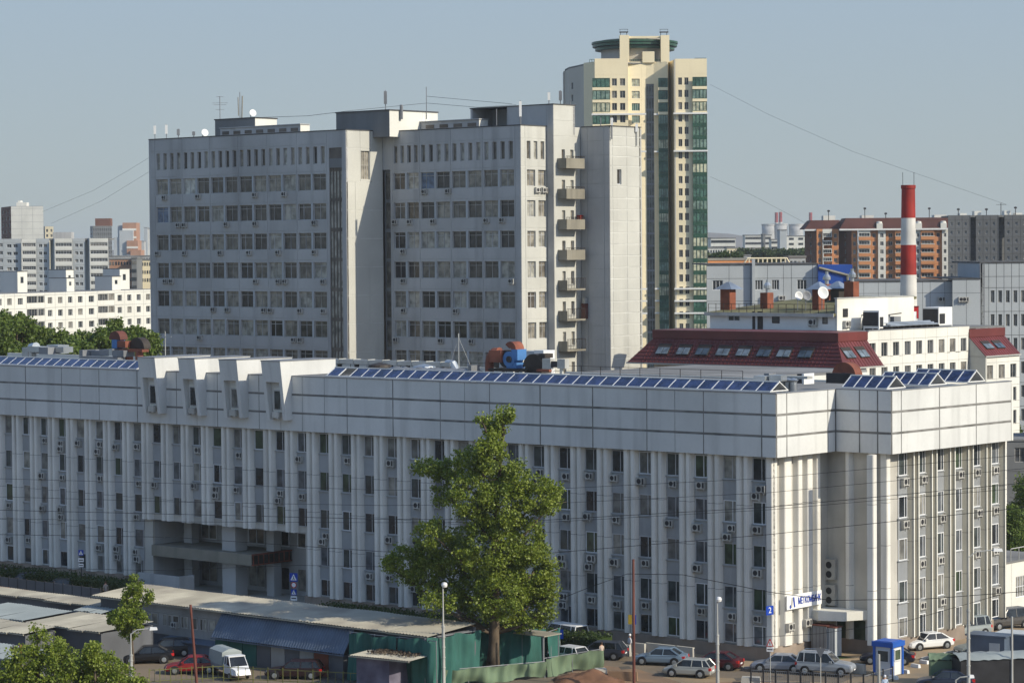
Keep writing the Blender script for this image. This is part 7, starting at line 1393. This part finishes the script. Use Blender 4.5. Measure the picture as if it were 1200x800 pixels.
# ================================================================== PEOPLE
def person(px, py, label, top, legs, face=0, hair=(.05, .03, .02), stride=.18, skirt=False):
    g = gp(px, py); t = thing('person', label, 'person', (g.x, g.y, .02), R(face)); k = [(0, 0, .95), (0, 0, 1.15), (0, .01, 1.38), (0, .01, 1.52), (0, .0, 1.66), (-.09, 0, .9), (-.10, stride, .5), (-.10, stride*.6, .07), (-.10, stride*.6+.14, .03), (.09, 0, .9), (.10, -stride*.3, .5), (.10, -stride, .1), (.10, -stride+.13, .03), (-.19, 0, 1.40), (-.24, -.06, 1.14), (-.23, .06, .92), (-.225, .1, .84), (.19, 0, 1.40), (.24, .05, 1.14), (.23, .14, .93), (.225, .19, .86)]
    e = [(0, 1), (1, 2), (2, 3), (3, 4), (0, 5), (5, 6), (6, 7), (7, 8), (0, 9), (9, 10), (10, 11), (11, 12), (2, 13), (13, 14), (14, 15), (15, 16), (2, 17), (17, 18), (18, 19), (19, 20)]
    rad = [.15, .14, .16, .06, .10, .10, .075, .05, .045, .10, .075, .05, .045, .07, .05, .038, .04, .07, .05, .038, .04]
    me = bpy.data.meshes.new('body'); me.from_pydata(k, e, []); o = bpy.data.objects.new('body', me); COL.objects.link(o); sk = o.modifiers.new('s', 'SKIN'); 
    for i, r in enumerate(rad): sv = me.skin_vertices[0].data[i]; sv.radius = (r, r*.8); sv.use_root = i == 0
    su = o.modifiers.new('u', 'SUBSURF'); su.levels = 1; bpy.context.view_layer.update(); nm = bpy.data.meshes.new_from_object(o.evaluated_get(bpy.context.evaluated_depsgraph_get())); bpy.data.objects.remove(o)
    nm.materials.clear(); [nm.materials.append(m) for m in (M['skin'], mat('cloth_top', top, .9, .05, 5, fine=0), mat('cloth_legs', legs, .9, .05, 5, fine=0))]
    for p in nm.polygons: z = p.center.z; p.material_index = 0 if z > 1.46 or z < .08 and 0 else (1 if z > .93 and not (abs(p.center.x) > .2 and z < 1.0) else (0 if abs(p.center.x) > .2 and z < 1.0 and z > .8 else 2)); p.use_smooth = True
    nm.name = 'body'; ob('body', nm, t); b = MB(); b.lathe([(.0, 1.80), (.07, 1.79), (.108, 1.73), (.112, 1.66), (.10, 1.6)], 12, (0, -.015)); b.build('hair', mat('hair', hair, .9, 0, 1, fine=0), parent=t, smooth=True); return t
person(705, 777, 'person in pale top and trousers beside the dark estate car', (.50, .40, .33), (.42, .32, .26), 30); t = person(738, 767, 'person in white cap and light clothes pushing a pushchair', (.6, .6, .62), (.4, .42, .45), 110, (.75, .75, .75))
g = gp(731, 768); t = thing('pushchair', 'dark pushchair in front of the person in a white cap', 'pushchair', (g.x, g.y, .02), R(110)); b = MB(); b.hull8([(-.22, -.3, .45), (.22, -.3, .45), (.22, .3, .4), (-.22, .3, .4)], [(-.24, -.45, .95), (.24, -.45, .95), (.2, .3, .6), (-.2, .3, .6)]); b.build('seat', M['dark'], parent=t); b = MB(); [b.tube([(x, -.35, .12), (x, .3, .45), (x, .55, 1.0)], .015, 4) for x in (-.24, .24)]; b.tube([(-.24, .55, 1.0), (.24, .55, 1.0)], .015, 4); b.build('frame', M['greymetal'], parent=t)
for x, y in ((-.25, -.35), (.25, -.35), (-.25, .32), (.25, .32)): b = MB(); b.lathe([(0, -.02), (.12, -.02), (.12, .02), (0, .02)], 12); b.build('wheel', M['rubber'], parent=t, loc=(x, y, .13), rot=(0, R(90), 0))
person(1.5, 681, 'person in dark purple clothes at the left picture edge', (.16, .04, .10), (.05, .05, .10), 200); person(6.2, 682, 'person in white top at the left picture edge', (.7, .7, .78), (.05, .1, .25), 190); person(124, 702, 'person in beige clothes near the hedge gap', (.30, .27, .24), (.2, .18, .16), 180); person(1037, 818, 'person in light blue and white at the bottom edge before the kiosk', (.45, .55, .68), (.3, .3, .35), 180, (.6, .6, .62))

# ================================================================== HAZE
b = MB(); b.box(-3500, 3500, -60, 9600, -6, 96); hz = b.build('haze', M['cable']); hz.data.materials.clear(); tag(hz, kind='stuff')
hm = bpy.data.materials.new('haze_air'); hm.use_nodes = True; hn = hm.node_tree.nodes; hn.clear(); pv = hn.new('ShaderNodeVolumePrincipled'); pv.inputs['Color'].default_value = (.86, .90, .95, 1); pv.inputs['Density'].default_value = .00009; pv.inputs['Anisotropy'].default_value = .2
ho = hn.new('ShaderNodeOutputMaterial'); hm.node_tree.links.new(pv.outputs[0], ho.inputs['Volume']); hz.data.materials.append(hm)
